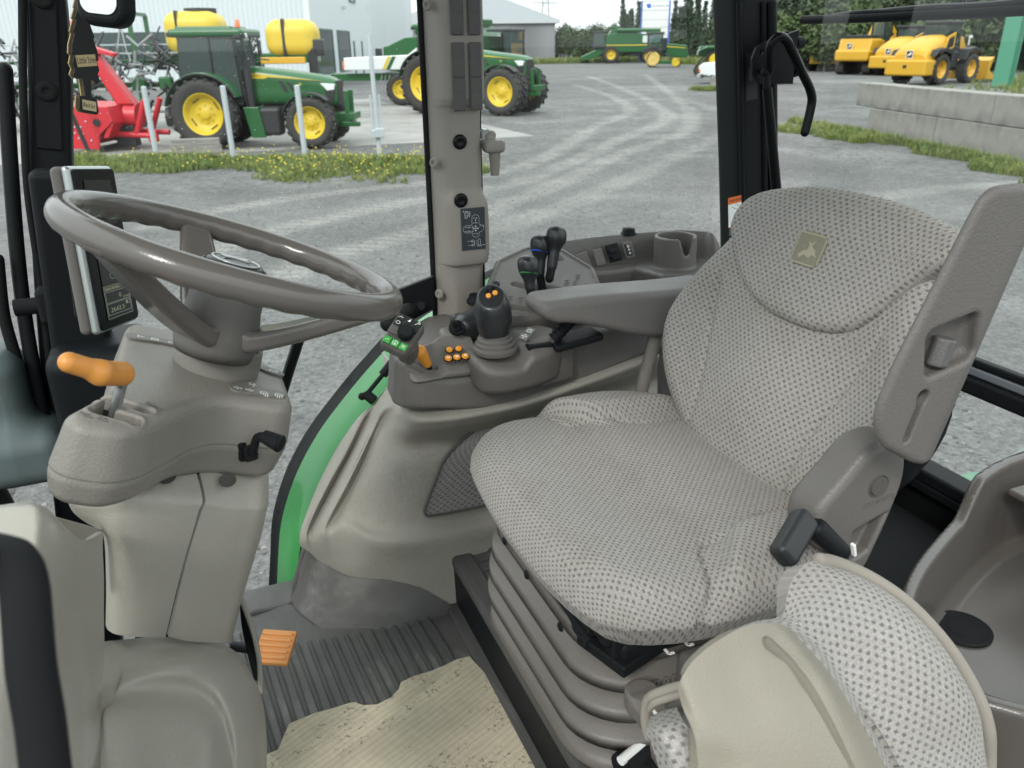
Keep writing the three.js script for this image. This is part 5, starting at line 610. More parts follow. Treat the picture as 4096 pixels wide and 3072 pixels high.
// stalk on the column
{
  const s = thing('multifunction_stalk', 'black column stalk with ribbed rubber boot', 'control stalk');
  const b = [[0.025,0.681,-0.872],[0.035,0.684,-0.868]];
  const [p0, p1, p2, p3] = [[0.03,0.674,-0.868], [0.034,0.692,-0.845], [0.044,0.722,-0.82], [0.058,0.724,-0.8]];
  part('boot', [0, 1, 2].map(i => { const f = i / 2; const g = rbox(lerp(0.03, 0.016, f), lerp(0.034, 0.02, f), 0.008, 0.006, 2); g.rotateY(0.25); g.translate(lerp(0.026, 0.031, f), lerp(0.678, 0.676, f), lerp(-0.890, -0.872, f)); return g; }), M.rubber, s);
  part('arm', [tube([[0.031, 0.676, -0.885], [0.033, 0.678, -0.868], [0.040, 0.700, -0.858], [0.046, 0.703, -0.852], [0.058, 0.699, -0.845]], 0.0048, 40, 10)], M.black, s);
  part('knob', [cyl([0.047, 0.703, -0.852], [0.062, 0.697, -0.838], 0.0075, 0.0100, 24), cyl([0.062, 0.697, -0.838], [0.0635, 0.6965, -0.8368], 0.0100, 0.0085, 24)], M.black, s);
}

// ---------- driver seat ----------
{
  const s = thing('driver_seat', 'fabric driver seat with dotted knit cover on a rubber bellows base', 'seat');
  const CX = 0.58, CZ = -0.95;
  // cushion outline in plan (x, z from centre)
  const out = [[-0.215, -0.10], [-0.19, -0.21], [-0.12, -0.275], [0.0, -0.292], [0.12, -0.285], [0.20, -0.25], [0.245, -0.2], [0.245, 0.2], [0.20, 0.27], [0.10, 0.302], [0.0, 0.312], [-0.10, 0.30], [-0.18, 0.26], [-0.21, 0.18], [-0.222, 0.04]];
  const outS = smooth2(out, 48);
  const h = (x, z) => { let y = 0.487 + 0.012 * sst(-0.02, -0.16, x) - 0.010 * sst(0.05, 0.22, x) - 0.012 * Math.exp(-(z * z) / 0.02) * sst(0.2, -0.1, x) ; // bolsters beside the rear half
    const b = sst(0.17, 0.215, Math.abs(z) + 0.10 * sst(0.06, -0.06, x) * -1) * sst(-0.075, 0.0, x); y += b * 0.030; return y; };
  const seam = (x, z) => { const az = Math.abs(z), q = 0.198 - 0.035 * sst(0.02, 0.14, x) + 0.10 * sst(0.0, -0.07, x); return x > -0.08 ? Math.abs(az - q) : 9; };
  const fC = (X, Y, Z) => { const x = X - CX, z = Z - CZ; const d2 = sdPoly(outS, x, z) + Math.max(0, 0.45 - Y) * 0.55; const r = 0.055; const top = h(x, z), bot = 0.37; const mid = (top + bot) / 2, half = (top - bot) / 2; let d = slab(d2, Y - mid, half, Math.min(r, half * 0.95)); d += 0.006 * Math.exp(-Math.pow(seam(x, z) / 0.006, 2)) * (Y > 0.44 ? 1 : 0); return d * 0.9; };
  const uvC = (X, Y, Z, nx, ny, nz) => { const x = X - CX, z = Z - CZ, e = 0.01; const gx = sdPoly(outS, x + e, z) - sdPoly(outS, x - e, z), gz = sdPoly(outS, x, z + e) - sdPoly(outS, x, z - e), l = Math.hypot(gx, gz) || 1; const dn = Math.max(0, 0.48 - Y) * 0.9; return [(z + gz / l * dn) * 1.2, (x + gx / l * dn) * 1.2]; };
  part('seat_cushion', sdf(fC, [0.33, 0.355, -1.27], [0.85, 0.535, -0.61], 0.006, uvC), M.fabric, s);
  // backrest: leaning slab with forward curved side bolsters
  const b = new THREE.Group(); // axes only, for placing: local x = across (z), y = up the back, z = front
  const L = rad(21), O = [0.80, 0.5, -0.95], up = [Math.sin(L), Math.cos(L), 0], nf = [-Math.cos(L), Math.sin(L), 0];
  const toLocal = (X, Y, Z) => { const x = X - O[0], y = Y - O[1]; return [Z - O[2], x * up[0] + y * up[1], x * nf[0] + y * nf[1]]; };
  const toWorld = (a, v, w) => [O[0] + up[0] * v + nf[0] * w, O[1] + up[1] * v + nf[1] * w, O[2] + a];
  const bo = smooth2([[0, -0.06], [-0.14, -0.045], [-0.205, 0.0], [-0.245, 0.06], [-0.262, 0.13], [-0.245, 0.21], [-0.21, 0.30], [-0.18, 0.37], [-0.10, 0.395], [0, 0.402], [0.12, 0.395], [0.20, 0.36], [0.225, 0.30], [0.245, 0.21], [0.258, 0.13], [0.245, 0.06], [0.21, 0.0], [0.14, -0.045]], 56);
  const bend = (a, v) => 0.028 + 0.95 * Math.max(0, Math.abs(a) - 0.11) ** 2 * 2.2 * (1 - 0.55 * sst(0.22, 0.38, v)) + 0.018 * Math.exp(-Math.pow((v - 0.1) / 0.09, 2)) * sst(0.2, 0, Math.abs(a));
  const bseam = (a, v) => Math.abs(Math.abs(a) - (0.125 + 0.055 * sst(0, 0.25, v)));
  const fB = (X, Y, Z) => { const [a, v, w] = toLocal(X, Y, Z); const f = bend(a, v); let d = slab(sdPoly(bo, a, v), w - f + 0.045, 0.045, 0.038); d += 0.005 * Math.exp(-Math.pow(bseam(a, v) / 0.005, 2)) * (w > f - 0.02 ? 1 : 0) * sst(0.27, 0.22, v); return d * 0.8; };
  const uvB = (X, Y, Z) => { const [a, v, w] = toLocal(X, Y, Z); const dn = Math.max(0, bend(a, v) - 0.015 - w) * 0.8, e = 0.01; const ga = sdPoly(bo, a + e, v) - sdPoly(bo, a - e, v), gv = sdPoly(bo, a, v + e) - sdPoly(bo, a, v - e), l = Math.hypot(ga, gv) || 1; return [a * (1 + Math.abs(a) * 0.5) + ga / l * dn, v + gv / l * dn]; };
  part('backrest', sdf(fB, [0.66, 0.42, -1.24], [1.02, 0.93, -0.66], 0.006, uvB), M.fabric, s);
  // padded head flap over the top of the backrest
  const fo = smooth2([[0.03, 0.203], [-0.06, 0.21], [-0.125, 0.236], [-0.165, 0.275], [-0.198, 0.32], [-0.185, 0.375], [-0.10, 0.408], [0, 0.416], [0.12, 0.410], [0.205, 0.392], [0.245, 0.376], [0.236, 0.35], [0.205, 0.32], [0.175, 0.283], [0.14, 0.236], [0.10, 0.213]], 56);
  const fF = (X, Y, Z) => { const [a, v, w] = toLocal(X, Y, Z); const f = bend(a, v) + 0.016 - 0.02 * sst(0.34, 0.42, v); return slab(sdPoly(fo, a, v), w - f + 0.055, 0.055, 0.018) * 0.8; };
  const flap = part('head_cushion', sdf(fF, [0.72, 0.65, -1.2], [1.03, 0.94, -0.67], 0.005, uvB), M.fabric, s);
  // stitched emblem
  const eo = rrect(0.062, 0.052, 0.016); const eg = ext(eo, 0.003, 0.001); const bm = new THREE.Matrix4().makeBasis(V(0, 0, 1), V(up), V(0, 0, 1).cross(V(up)));
  const ep = toWorld(0.0, 0.315, bend(0, 0.315) + 0.0165); 
  const eT = print(256, 214, (g, w, hh) => { g.fillStyle = '#7f7c6d'; g.fillRect(0, 0, w, hh); for (let i = 0; i < 700; i++) { g.strokeStyle = rnd() > 0.5 ? 'rgba(120,114,88,.5)' : 'rgba(165,158,132,.5)'; const y = rnd() * hh, x = rnd() * w; g.beginPath(); g.moveTo(x, y); g.lineTo(x + 22, y + 3); g.stroke(); } g.strokeStyle = '#a29c84'; g.lineWidth = 9; g.strokeRect(12, 12, w - 24, hh - 24); g.fillStyle = '#a49d88'; g.beginPath(); [[60, 150], [95, 120], [120, 115], [125, 80], [105, 60], [140, 70], [165, 45], [150, 85], [190, 110], [215, 150], [180, 135], [150, 160], [110, 145], [70, 175]].forEach((p, i) => i ? g.lineTo(...p) : g.moveTo(...p)); g.fill(); });
  { const uv = eg.attributes.uv, P = eg.attributes.position; for (let i = 0; i < P.count; i++) uv.setXY(i, P.getX(i) / 0.062 + 0.5, P.getY(i) / 0.052 + 0.5); }
  eg.applyMatrix4(bm); eg.translate(...ep); part('emblem', eg, std(0xffffff, 0.9, { map: eT }), flap, 'olive stitched badge with a leaping deer');
  // back shell
  part('back_shell', sdf((X, Y, Z) => { const [a, v, w] = toLocal(X, Y, Z); return slab(sdPoly(bo, a, v) + 0.012, w + 0.075, 0.02, 0.015); }, [0.78, 0.40, -1.24], [1.10, 0.93, -0.66], 0.012), M.black, s);
  // pan and tilt frame below the cushion
  part('seat_pan', [box(0.36, 0.03, 0.44, 0.62, 0.365, -0.94, 0.01), box(0.03, 0.03, 0.40, 0.435, 0.385, -0.93, 0.012), box(0.02, 0.05, 0.03, 0.44, 0.365, -0.74, 0.004)], M.black, s);
  part('slide_rail', [cyl([0.437, 0.352, -1.11], [0.423, 0.352, -0.77], 0.011), cyl([0.437, 0.372, -1.0], [0.423, 0.372, -0.77], 0.006), box(0.11, 0.018, 0.09, 0.475, 0.35, -0.765, 0.004, 0, 0.3)], M.black, s);
  // bellows: stacked folds
  const fold = []; const secs = []; const NF = 5; const ring = (ins, y) => { const w = 0.19 - ins, d = 0.235 - ins; return rrect(w * 2, d * 2, 0.10, 8).map(p => [0.598 + p[0], y, -0.962 + p[1]]); };
  const prof = [[0.0, 0.128], [-0.004, 0.136], [-0.002, 0.160], [0.036, 0.174], [0.036, 0.180], [-0.006, 0.183], [-0.006, 0.207], [0.033, 0.223], [0.033, 0.229], [-0.004, 0.232], [-0.003, 0.256], [0.036, 0.271], [0.036, 0.277], [0.0, 0.280], [0.002, 0.302], [0.040, 0.317], [0.040, 0.323], [0.008, 0.326], [0.010, 0.345], [0.022, 0.352]];
  const rings = prof.map(p => ring(p[0], p[1])), nr = rings[0].length;
  part('bellows', gridFrom((u, v) => { const i = Math.round(u * nr) % nr, j = Math.round(v * (prof.length - 1)); return V(rings[j][i]); }, nr + 1, prof.length, true), M.taupeBel || (M.taupeBel = plas([0.142, 0.13, 0.117], 0.5, 0.0003)), s);
  part('bellows_rim', [tube(ring(0.008, 0.352), 0.005, 90, 8, true)], M.taupeBel, s);
  for (const z of [-1.06, -0.96, -0.83]) part('stud', [at(lathe([[0, 0.004], [0.006, 0.003], [0.008, 0]], 14), 0.412 + (z + 1.06) * -0.03, 0.343, z, 0, 0, Math.PI / 2)], M.black, s);
  // maker's lettering moulded in the front fold
  // control lever with seat pictogram
  const cl = part('height_lever', sdf((x, y, z) => Math.min(smin(sdBox(x - 0.452, y - 0.318, z + 0.655, 0.02, 0.012, 0.03, 0.006), slab(len2(x - 0.455, z + 0.69) - 0.023, y - 0.318, 0.014, 0.005), 0.01), 1), [0.42, 0.295, -0.725], [0.49, 0.34, -0.615], 0.003), M.taupeBel, s);
  cl.rotation.set(0, 0, 0);
  // side cover / reclining joint on the near side
  const rcPoly = roundPoly([[0.645, 0.575], [0.69, 0.618], [0.72, 0.652], [0.775, 0.655], [0.79, 0.60], [0.775, 0.54], [0.748, 0.465], [0.712, 0.455], [0.70, 0.50], [0.655, 0.525]], 0.028, 6);
  const hc = part('recliner_cover', sdf((X, Y, Z) => { let d = slab(sdPoly(rcPoly, X, Y), Z + 0.665, 0.028, 0.012); const hole = slab(sdPoly([[0.715, 0.535], [0.765, 0.55], [0.745, 0.50], [0.72, 0.49]], X, Y), Z + 0.635, 0.022, 0.004); return smax(d, -hole, 0.006); }, [0.62, 0.43, -0.71], [0.81, 0.67, -0.62], 0.004), M.taupe, s);
  part('cover_button', [cyl([0.742, 0.595, -0.638], [0.742, 0.595, -0.6345], 0.0135, 0.0125, 28), at(new THREE.TorusGeometry(0.0148, 0.0013, 8, 32), 0.742, 0.595, -0.637)], M.taupeD, hc);
}
// folded-up armrest on the near side of the seat
{
  const a = thing('folded_armrest', 'taupe armrest folded up beside the seat back with adjusting knob', 'armrest');
  const poly = roundPoly([[0.645, 0.735], [0.660, 0.695], [0.725, 0.656], [0.787, 0.645], [0.812, 0.70], [0.836, 0.85], [0.842, 0.95], [0.80, 0.966], [0.742, 0.966], [0.70, 0.872], [0.662, 0.787]], 0.022, 6);
  const f = (X, Y, Z) => { let d = slab(sdPoly(poly, X, Y) + Math.max(0, -0.580 - Z) * 1.25, Z + 0.605, 0.032, 0.009);
    d = smax(d, (X - (0.772 + (Y - 0.75) * 0.30)) * 0.72 + (Z + 0.573) * 0.75, 0.016);
    const pk = sdBox((X - 0.738) * 0.97 + (Y - 0.800) * 0.2, (Y - 0.800) * 0.97 - (X - 0.738) * 0.2, Z + 0.57, 0.036, 0.027, 0.024, 0.010); d = smax(d, -pk, 0.007);
    d = smax(d, -sdCap(X, Y, (Z + 0.573) * 0.3, [0.709, 0.744, 0], [0.697, 0.698, 0], 0.0052), 0.002); d = smax(d, -sdCap(X, Y, (Z + 0.573) * 0.3, [0.709, 0.745, 0], [0.7091, 0.745, 0], 0.0085), 0.002); return d * 0.85; };
  part('pad', sdf(f, [0.63, 0.63, -0.68], [0.855, 0.98, -0.56], 0.0032), M.taupeP = plas([0.122, 0.113, 0.105], 0.6, 0.0006), a);
  const k = part('adjusting_knob', [at(ext(smooth2([[0.013, 0], [0.011, 0.005], [0.006, 0.011], [0, 0.011], [-0.006, 0.011], [-0.011, 0.005], [-0.013, 0], [-0.011, -0.005], [-0.006, -0.011], [0, -0.010], [0.006, -0.011], [0.011, -0.005]], 36), 0.04, 0.003), 0, 0, 0, Math.PI / 2)], M.padGrey, a);
  k.geometry.rotateZ(-0.22); k.geometry.scale(0.95, 0.78, 0.95); k.position.set(0.733, 0.791, -0.583);
}
// maker's name moulded into the bellows and the joint cover
{
  const font = await new FontLoader().loadAsync('fonts/droid/droid_sans_bold.typeface.json');
  const s = scene.children.find(o => o.name === 'driver_seat');
  const t1 = new TextGeometry('GRAMMER', { font, size: 0.017, depth: 0.002, curveSegments: 3 }); t1.translate(0, 0, 0); t1.rotateX(-0.05); t1.translate(0.475, 0.285, -0.7255); part('moulded_name', t1, M.taupeBel, s);
  const t2 = new TextGeometry('GRAMMER', { font, size: 0.0075, depth: 0.001, curveSegments: 3 }); t2.rotateZ(0.12); t2.translate(0.722, 0.566, -0.6375); part('moulded_name', t2, M.taupe, s);
  part('seat_pictogram', [box(0.004, 0.001, 0.012, 0.450, 0.3305, -0.652), box(0.009, 0.001, 0.004, 0.454, 0.3305, -0.646)], M.white, s);
}

// ---------- helper: frame from three measured points (origin, along x, along y) ----------
const tri = (o, P0, Px, Py) => frame(o, P0, V(Px).sub(V(P0)).toArray(), V(Py).sub(V(P0)).normalize().toArray());
const label2D = (w, h, px, py, draw, o = {}) => { const m = sheet(std(0xffffff, o.rough ?? 0.45, { map: print(px, py, draw) }), w, h); m.receiveShadow = true; return m; };
// ---------- right-hand trim over the wheel arch ----------
{
  const t = thing('side_trim_panel', 'beige moulded trim panel over the right wheel arch', 'trim panel');
  const net = [
    [[0.367,0.459,-1.58],[0.364,0.451,-1.56],[0.358,0.443,-1.53],[0.351,0.439,-1.49],[0.345,0.441,-1.45],[0.339,0.451,-1.4],[0.341,0.459,-1.36],[0.365,0.462,-1.335],[0.435,0.461,-1.325],[0.548,0.465,-1.325],[0.691,0.484,-1.33],[0.879,0.504,-1.36]],
    [[0.327,0.388,-1.6],[0.318,0.393,-1.575],[0.318,0.393,-1.565],[0.321,0.41,-1.51],[0.33,0.4,-1.5],[0.334,0.41,-1.44],[0.341,0.426,-1.37],[0.374,0.433,-1.34],[0.435,0.435,-1.33],[0.55,0.438,-1.33],[0.694,0.456,-1.335],[0.884,0.47,-1.365]],
    [[0.287,0.364,-1.595],[0.29,0.369,-1.57],[0.295,0.355,-1.575],[0.302,0.375,-1.515],[0.312,0.368,-1.515],[0.317,0.371,-1.47],[0.347,0.369,-1.42],[0.399,0.371,-1.4],[0.461,0.371,-1.395],[0.575,0.382,-1.39],[0.726,0.4,-1.395],[0.922,0.411,-1.42]],
    [[0.232,0.307,-1.58],[0.247,0.308,-1.555],[0.255,0.294,-1.568],[0.265,0.319,-1.5],[0.274,0.309,-1.51],[0.288,0.316,-1.475],[0.335,0.328,-1.42],[0.395,0.327,-1.395],[0.457,0.332,-1.39],[0.572,0.348,-1.385],[0.722,0.351,-1.385],[0.92,0.348,-1.41]],
    [[0.182,0.241,-1.56],[0.197,0.25,-1.53],[0.209,0.238,-1.547],[0.226,0.265,-1.485],[0.239,0.256,-1.497],[0.253,0.264,-1.465],[0.312,0.269,-1.42],[0.377,0.269,-1.395],[0.455,0.274,-1.39],[0.572,0.283,-1.385],[0.721,0.276,-1.38],[0.92,0.26,-1.4]],
    [[0.139,0.168,-1.54],[0.149,0.178,-1.515],[0.158,0.17,-1.525],[0.177,0.194,-1.475],[0.197,0.198,-1.482],[0.225,0.216,-1.458],[0.276,0.199,-1.415],[0.357,0.202,-1.387],[0.45,0.208,-1.382],[0.569,0.214,-1.38],[0.723,0.207,-1.38],[0.925,0.187,-1.4]],
    [[0.127,0.14,-1.53],[0.136,0.147,-1.505],[0.147,0.147,-1.5],[0.165,0.167,-1.465],[0.183,0.176,-1.455],[0.213,0.195,-1.43],[0.263,0.181,-1.385],[0.342,0.176,-1.36],[0.435,0.177,-1.355],[0.558,0.18,-1.355],[0.714,0.173,-1.36],[0.915,0.151,-1.38]],
    [[0.126,0.12,-1.525],[0.141,0.111,-1.51],[0.152,0.105,-1.5],[0.17,0.107,-1.475],[0.189,0.112,-1.455],[0.219,0.118,-1.425],[0.27,0.126,-1.39],[0.349,0.124,-1.36],[0.396,0.111,-1.352],[0.504,0.15,-1.352],[0.715,0.138,-1.36],[0.917,0.114,-1.38]],
    [[0.139,0.11,-1.525],[0.151,0.096,-1.51],[0.16,0.082,-1.5],[0.175,0.077,-1.48],[0.193,0.068,-1.462],[0.222,0.066,-1.435],[0.274,0.067,-1.405],[0.347,0.045,-1.365],[0.399,0.003,-1.343],[0.509,0.137,-1.352],[0.715,0.126,-1.36],[0.918,0.101,-1.38]]];
  net.unshift(net[0].map(p => [p[0] + 0.01, p[1] + 0.004, p[2] - 0.12]));
  part('rear_lining', [box(0.62, 0.62, 0.02, 1.10, 0.25, -1.47, 0.004)], M.taupeD, t);
  part('panel', shell(net, -0.006, 110, 88), M.beigeL, t);
  const cn = [[[0.504,0.402,-1.383],[0.536,0.416,-1.38],[0.57,0.425,-1.377],[0.652,0.442,-1.377]], [[0.413,0.338,-1.383],[0.469,0.346,-1.379],[0.537,0.355,-1.374],[0.651,0.364,-1.374]], [[0.374,0.255,-1.383],[0.445,0.26,-1.376],[0.535,0.265,-1.372],[0.652,0.272,-1.372]], [[0.367,0.221,-1.38],[0.442,0.221,-1.372],[0.533,0.223,-1.369],[0.651,0.224,-1.369]]];
  const cloth = M.cloth = M.fabric.clone(); cloth.color = lin(0.86, 0.87, 0.89);
  part('cloth_insert', shell(cn, -0.004, 30, 30), cloth, t, 'grey dotted cloth insert in the trim');
  const rim = curve([...[[0.57,0.425,-1.377],[0.535,0.416,-1.379],[0.503,0.403,-1.381],[0.456,0.378,-1.381],[0.412,0.339,-1.381],[0.389,0.293,-1.381],[0.373,0.256,-1.381],[0.363,0.231,-1.379],[0.366,0.221,-1.377],[0.388,0.219,-1.374],[0.442,0.22,-1.371],[0.533,0.222,-1.368]]]);
  part('groove_shade_line', new THREE.TubeGeometry(rim, 80, 0.0028, 6), M.taupeD, t);  // dark tube stands in for shade in the groove round the cloth
  part('release_knob', [cyl([0.495,0.223,-1.35], [0.522,0.233,-1.34], 0.007, 0.010, 16)], M.taupe, t);
  part('seat_belt_guide', [tube([[0.813,0.578,-1.27],[0.799,0.54,-1.26],[0.782,0.503,-1.25],[0.77,0.475,-1.24]], 0.013, 30, 8)], M.column, t);
}
// ---------- right-hand console ----------
{
  const c = thing('side_console', 'taupe control console along the right window', 'console');
  const plan = [[0.312, -1.375], [0.325, -1.345], [0.36, -1.33], [0.48, -1.325], [0.70, -1.335], [0.95, -1.375], [1.12, -1.42], [1.12, -1.63], [0.60, -1.63], [0.44, -1.60], [0.36, -1.52], [0.318, -1.44]];
  const yb = x => 0.478 - 0.02 * sst(0.33, 0.5, x) + 0.05 * sst(0.52, 0.95, x), yt = x => 0.573 + 0.0 * x;
  part('body', sdf((X, Y, Z) => { const b = yb(X), t = yt(X) - 0.055 * clamp((Z + 1.40) / 0.075, 0, 1) * sst(0.30, 0.42, X) * sst(0.62, 0.50, X); const d2 = sdPoly(plan, X, Z) + Math.max(0, Y - b) * 0.13; return slab(d2, Y - (b + t) / 2, (t - b) / 2, 0.010) * 0.85; }, [0.29, 0.44, -1.66], [1.14, 0.60, -1.30], 0.006), M.taupe, c);
  const bankPl = smooth2([[0.345, -1.335], [0.41, -1.332], [0.475, -1.335], [0.485, -1.39], [0.475, -1.45], [0.43, -1.455], [0.415, -1.41], [0.37, -1.395], [0.345, -1.37]], 90), podPl = smooth2([[0.455, -1.30], [0.475, -1.278], [0.515, -1.268], [0.60, -1.285], [0.635, -1.31], [0.635, -1.37], [0.56, -1.42], [0.475, -1.40], [0.452, -1.35]], 110);
  // raised bank with the throttle slot and the lettered buttons
  part('button_bank', sdf((X, Y, Z) => { const pl = bankPl; const t = 0.592 - clamp((Z + 1.395) / 0.06, 0, 1) * 0.046 - 0.006 * sst(0.415, 0.395, X); return smax(slab(sdPoly(pl, X, Z) + Math.max(0, Y - 0.55) * 0.2, Y - (t + 0.53) / 2, (t - 0.53) / 2, 0.007) * 0.8, -sdCap(X, 0, Z, [0.364, 0, -1.356], [0.394, 0, -1.350], 0.0042), 0.002); }, [0.33, 0.51, -1.475], [0.50, 0.61, -1.315], 0.003), M.taupeL = plas([0.150, 0.139, 0.127], 0.5), c);
  // joystick pod
  const pod = part('joystick_pod', sdf((X, Y, Z) => { const t = 0.572 + 0.020 * sst(0.535, 0.565, X) - 0.016 * sst(-1.315, -1.275, Z); return slab(sdPoly(podPl, X, Z) - Math.max(0, Y - 0.50) * 0.12 + 0.008, Y - (t + 0.502) / 2, (t - 0.502) / 2, 0.016) * 0.85; }, [0.43, 0.47, -1.44], [0.67, 0.61, -1.25], 0.0045), M.taupe, c);
  part('pod_shell_rear', sdf((X, Y, Z) => slab(sdPoly([[0.585, -1.30], [0.66, -1.315], [0.675, -1.36], [0.60, -1.41]], X, Z), Y - 0.535, 0.043, 0.010), [0.56, 0.48, -1.43], [0.70, 0.59, -1.28], 0.005), M.taupe, c);
  const kf = new THREE.Group(); tri(kf, [0.544,0.593,-1.315], [0.556,0.591,-1.295], [0.564,0.607,-1.345]); kf.updateMatrix();
  const inFrame = (fr, g) => { g.applyMatrix4(fr.matrix); return g; };
  const icon = (w, h, fn, bg = '#2b2e30') => std(0xffffff, 0.4, { map: print(w, h, (g) => { g.fillStyle = bg; g.fillRect(0, 0, w, h); g.strokeStyle = g.fillStyle = '#f2f2ee'; g.lineWidth = 6; g.lineCap = 'round'; fn(g, w, h); }) });
  const fitUV = (g, w, h) => { const P = g.attributes.position, uv = g.attributes.uv; for (let i = 0; i < P.count; i++) uv.setXY(i, P.getX(i) / w + 0.5, P.getY(i) / h + 0.5); return g; };
  for (const [i, fn] of [[1, (g) => { g.strokeRect(34, 60, 60, 40); g.beginPath(); g.arc(64, 58, 20, Math.PI, 0); g.stroke(); }], [0, (g) => { for (const a of [0, 1, 2, 3]) { g.save(); g.translate(64, 64); g.rotate(a * Math.PI / 2); g.beginPath(); g.moveTo(8, 0); g.lineTo(40, 0); g.lineTo(28, -12); g.moveTo(40, 0); g.lineTo(28, 12); g.stroke(); g.restore(); } }]]) {
    const k = fitUV(rbox(0.019, 0.017, 0.005, 0.002, 2), 0.019, 0.017); k.translate(0.009, 0.010 + i * 0.0185, 0.003); part(i ? 'lock_key' : 'direction_key', inFrame(kf, k), icon(128, 128, fn, '#6f7069'), pod); }
  // lettered orange buttons
  const btn = (letter) => std(0xffffff, 0.35, { map: print(96, 96, g => { g.fillStyle = '#e0942a'; g.fillRect(0, 0, 96, 96); g.fillStyle = '#fff7ea'; g.font = 'bold 58px sans-serif'; g.textAlign = 'center'; g.textBaseline = 'middle'; g.save(); g.translate(48, 50); g.rotate(-Math.PI / 2); g.fillText(letter, 0, 0); g.restore(); }) });
  const bf = new THREE.Group(); tri(bf, [0.414,0.568,-1.337], [0.448,0.567,-1.337], [0.429,0.579,-1.36]); bf.updateMatrix();
  ['C', 'B', 'A'].forEach((L, i) => { const g = lathe([[0, 0.004], [0.0058, 0.0036], [0.0068, 0.002], [0.007, 0]], 24); g.rotateX(Math.PI / 2); fitUV(g, 0.0135, 0.0135); g.translate(i * 0.0165, 0, 0.001); const b = part('button_' + L.toLowerCase(), inFrame(bf, g), btn(L), c); const r = new THREE.TorusGeometry(0.0078, 0.0011, 8, 28); r.translate(i * 0.0165, 0, 0.0006); part('button_ring', inFrame(bf, r), M.blackG, b); const led = new THREE.SphereGeometry(0.0012, 8, 6); led.translate(i * 0.0165 - 0.006, -0.0115, 0); part('indicator', inFrame(bf, led), M.black, b); });
  ['GO', 'CO'].forEach((L, i) => { const g = lathe([[0, 0.004], [0.005, 0.0036], [0.0062, 0.002], [0.0064, 0]], 24); g.rotateX(Math.PI / 2); fitUV(g, 0.0135, 0.0135); g.translate(0.0085 + i * 0.018, 0.021, 0.001); const b = part('small_button', inFrame(bf, g), btn(i ? '↷' : '↶'), c); const r = new THREE.TorusGeometry(0.0072, 0.0011, 8, 28); r.translate(0.0085 + i * 0.018, 0.021, 0.0006); part('button_ring', inFrame(bf, r), M.blackG, b); });
  { const l = new THREE.SphereGeometry(0.0014, 8, 6); l.translate(0.036, 0.026, 0.002); part('red_indicator', inFrame(bf, l), std([0.7, 0.06, 0.02], 0.3), c); }
  // rear pod that carries the hydraulic lever gates
  part('lever_pod', sdf((X, Y, Z) => { const pl = [[0.535, -1.40], [0.60, -1.385], [0.72, -1.40], [0.79, -1.45], [0.80, -1.50], [0.76, -1.575], [0.68, -1.60], [0.60, -1.57], [0.535, -1.48]]; const t = 0.610 + 0.085 * clamp((-1.39 - Z) / 0.2, 0, 1) + 0.04 * (X - 0.62); let d = slab(sdPoly(pl, X, Z), Y - (t + 0.55) / 2, (t - 0.55) / 2, 0.012); const slots = [[0.578, -1.43, 0.63, -1.405], [0.61, -1.49, 0.67, -1.46], [0.66, -1.47, 0.715, -1.445]]; d = smax(d, -slab(sdPoly(pl, X, Z) + 0.012, Y - t, 0.004, 0.003), 0.003); for (const s of slots) d = smax(d, -sdCap(X, (Y - t) * 0.3, Z, [s[0], 0, s[1]], [s[2], 0, s[3]], 0.0065), 0.002); return d * 0.85; }, [0.51, 0.53, -1.62], [0.82, 0.73, -1.36], 0.0045), M.taupe, c);
  part('symbol_marks', [[0.585, -1.452], [0.604, -1.444], [0.665, -1.43], [0.68, -1.422], [0.72, -1.47], [0.735, -1.462], [0.75, -1.48]].map(([x, z], i) => box(0.010 - (i % 2) * 0.003, 0.0012, 0.005, x, 0.6105 + 0.425 * (-1.39 - z) + 0.04 * (x - 0.62), z, 0, -0.4, 0.4)), M.taupeL, c);
  // storage tray with cup holder
  const tray = [[0.66, -1.62], [0.74, -1.648], [0.86, -1.66], [0.98, -1.655], [1.10, -1.64], [1.16, -1.58], [1.16, -1.42], [1.02, -1.40], [0.80, -1.42], [0.72, -1.52]];
  const cup = [1.022, -1.535];
  part('storage_tray', sdf((X, Y, Z) => { const dp = sdPoly(tray, X, Z); const t = 0.632 + 0.062 * sst(0.055, 0.030, -dp) * sst(-1.50, -1.56, Z) + 0.0; let d = slab(dp - 0.0 + Math.max(0, Y - 0.6) * 0.25, Y - (t + 0.55) / 2, (t - 0.55) / 2, 0.006);
    const cav = smooth2 && sdPoly([[0.775, -1.53], [0.82, -1.555], [0.93, -1.555], [0.955, -1.48], [1.00, -1.455], [1.04, -1.44], [0.98, -1.425], [0.82, -1.445]], X, Z); d = smax(d, -slab(cav, Y - 0.632, 0.045, 0.008), 0.010);
    const q = len2(X - cup[0], Z - cup[1]); d = smin(d, slab(Math.abs(q - 0.0435) - 0.0045, Y - 0.66, 0.042, 0.004), 0.008); d = smax(d, -slab(q - 0.039, Y - 0.68, 0.055, 0.003), 0.003); d = smax(d, -sdCap(X, Y, Z, [cup[0] + 0.002, 0.70, cup[1] + 0.044], [cup[0] + 0.002, 0.672, cup[1] + 0.044], 0.018, 0.008), 0.006);
    return d * 0.42; }, [0.64, 0.53, -1.68], [1.18, 0.72, -1.38], 0.005), M.taupe, c);
  // switches on the inside of the tray's back wall
  const sw = (px, nm, m, w, h) => { const f = new THREE.Group(); tri(f, px[0], px[1], px[2]); f.updateMatrix(); w = V(px[0]).distanceTo(V(px[1])); h = V(px[0]).distanceTo(V(px[2])); const g = rbox(w, h, 0.005, 0.003, 2); g.translate(w / 2, h / 2, 0.002); return [part(nm, inFrame(f, g), m, c), f]; };
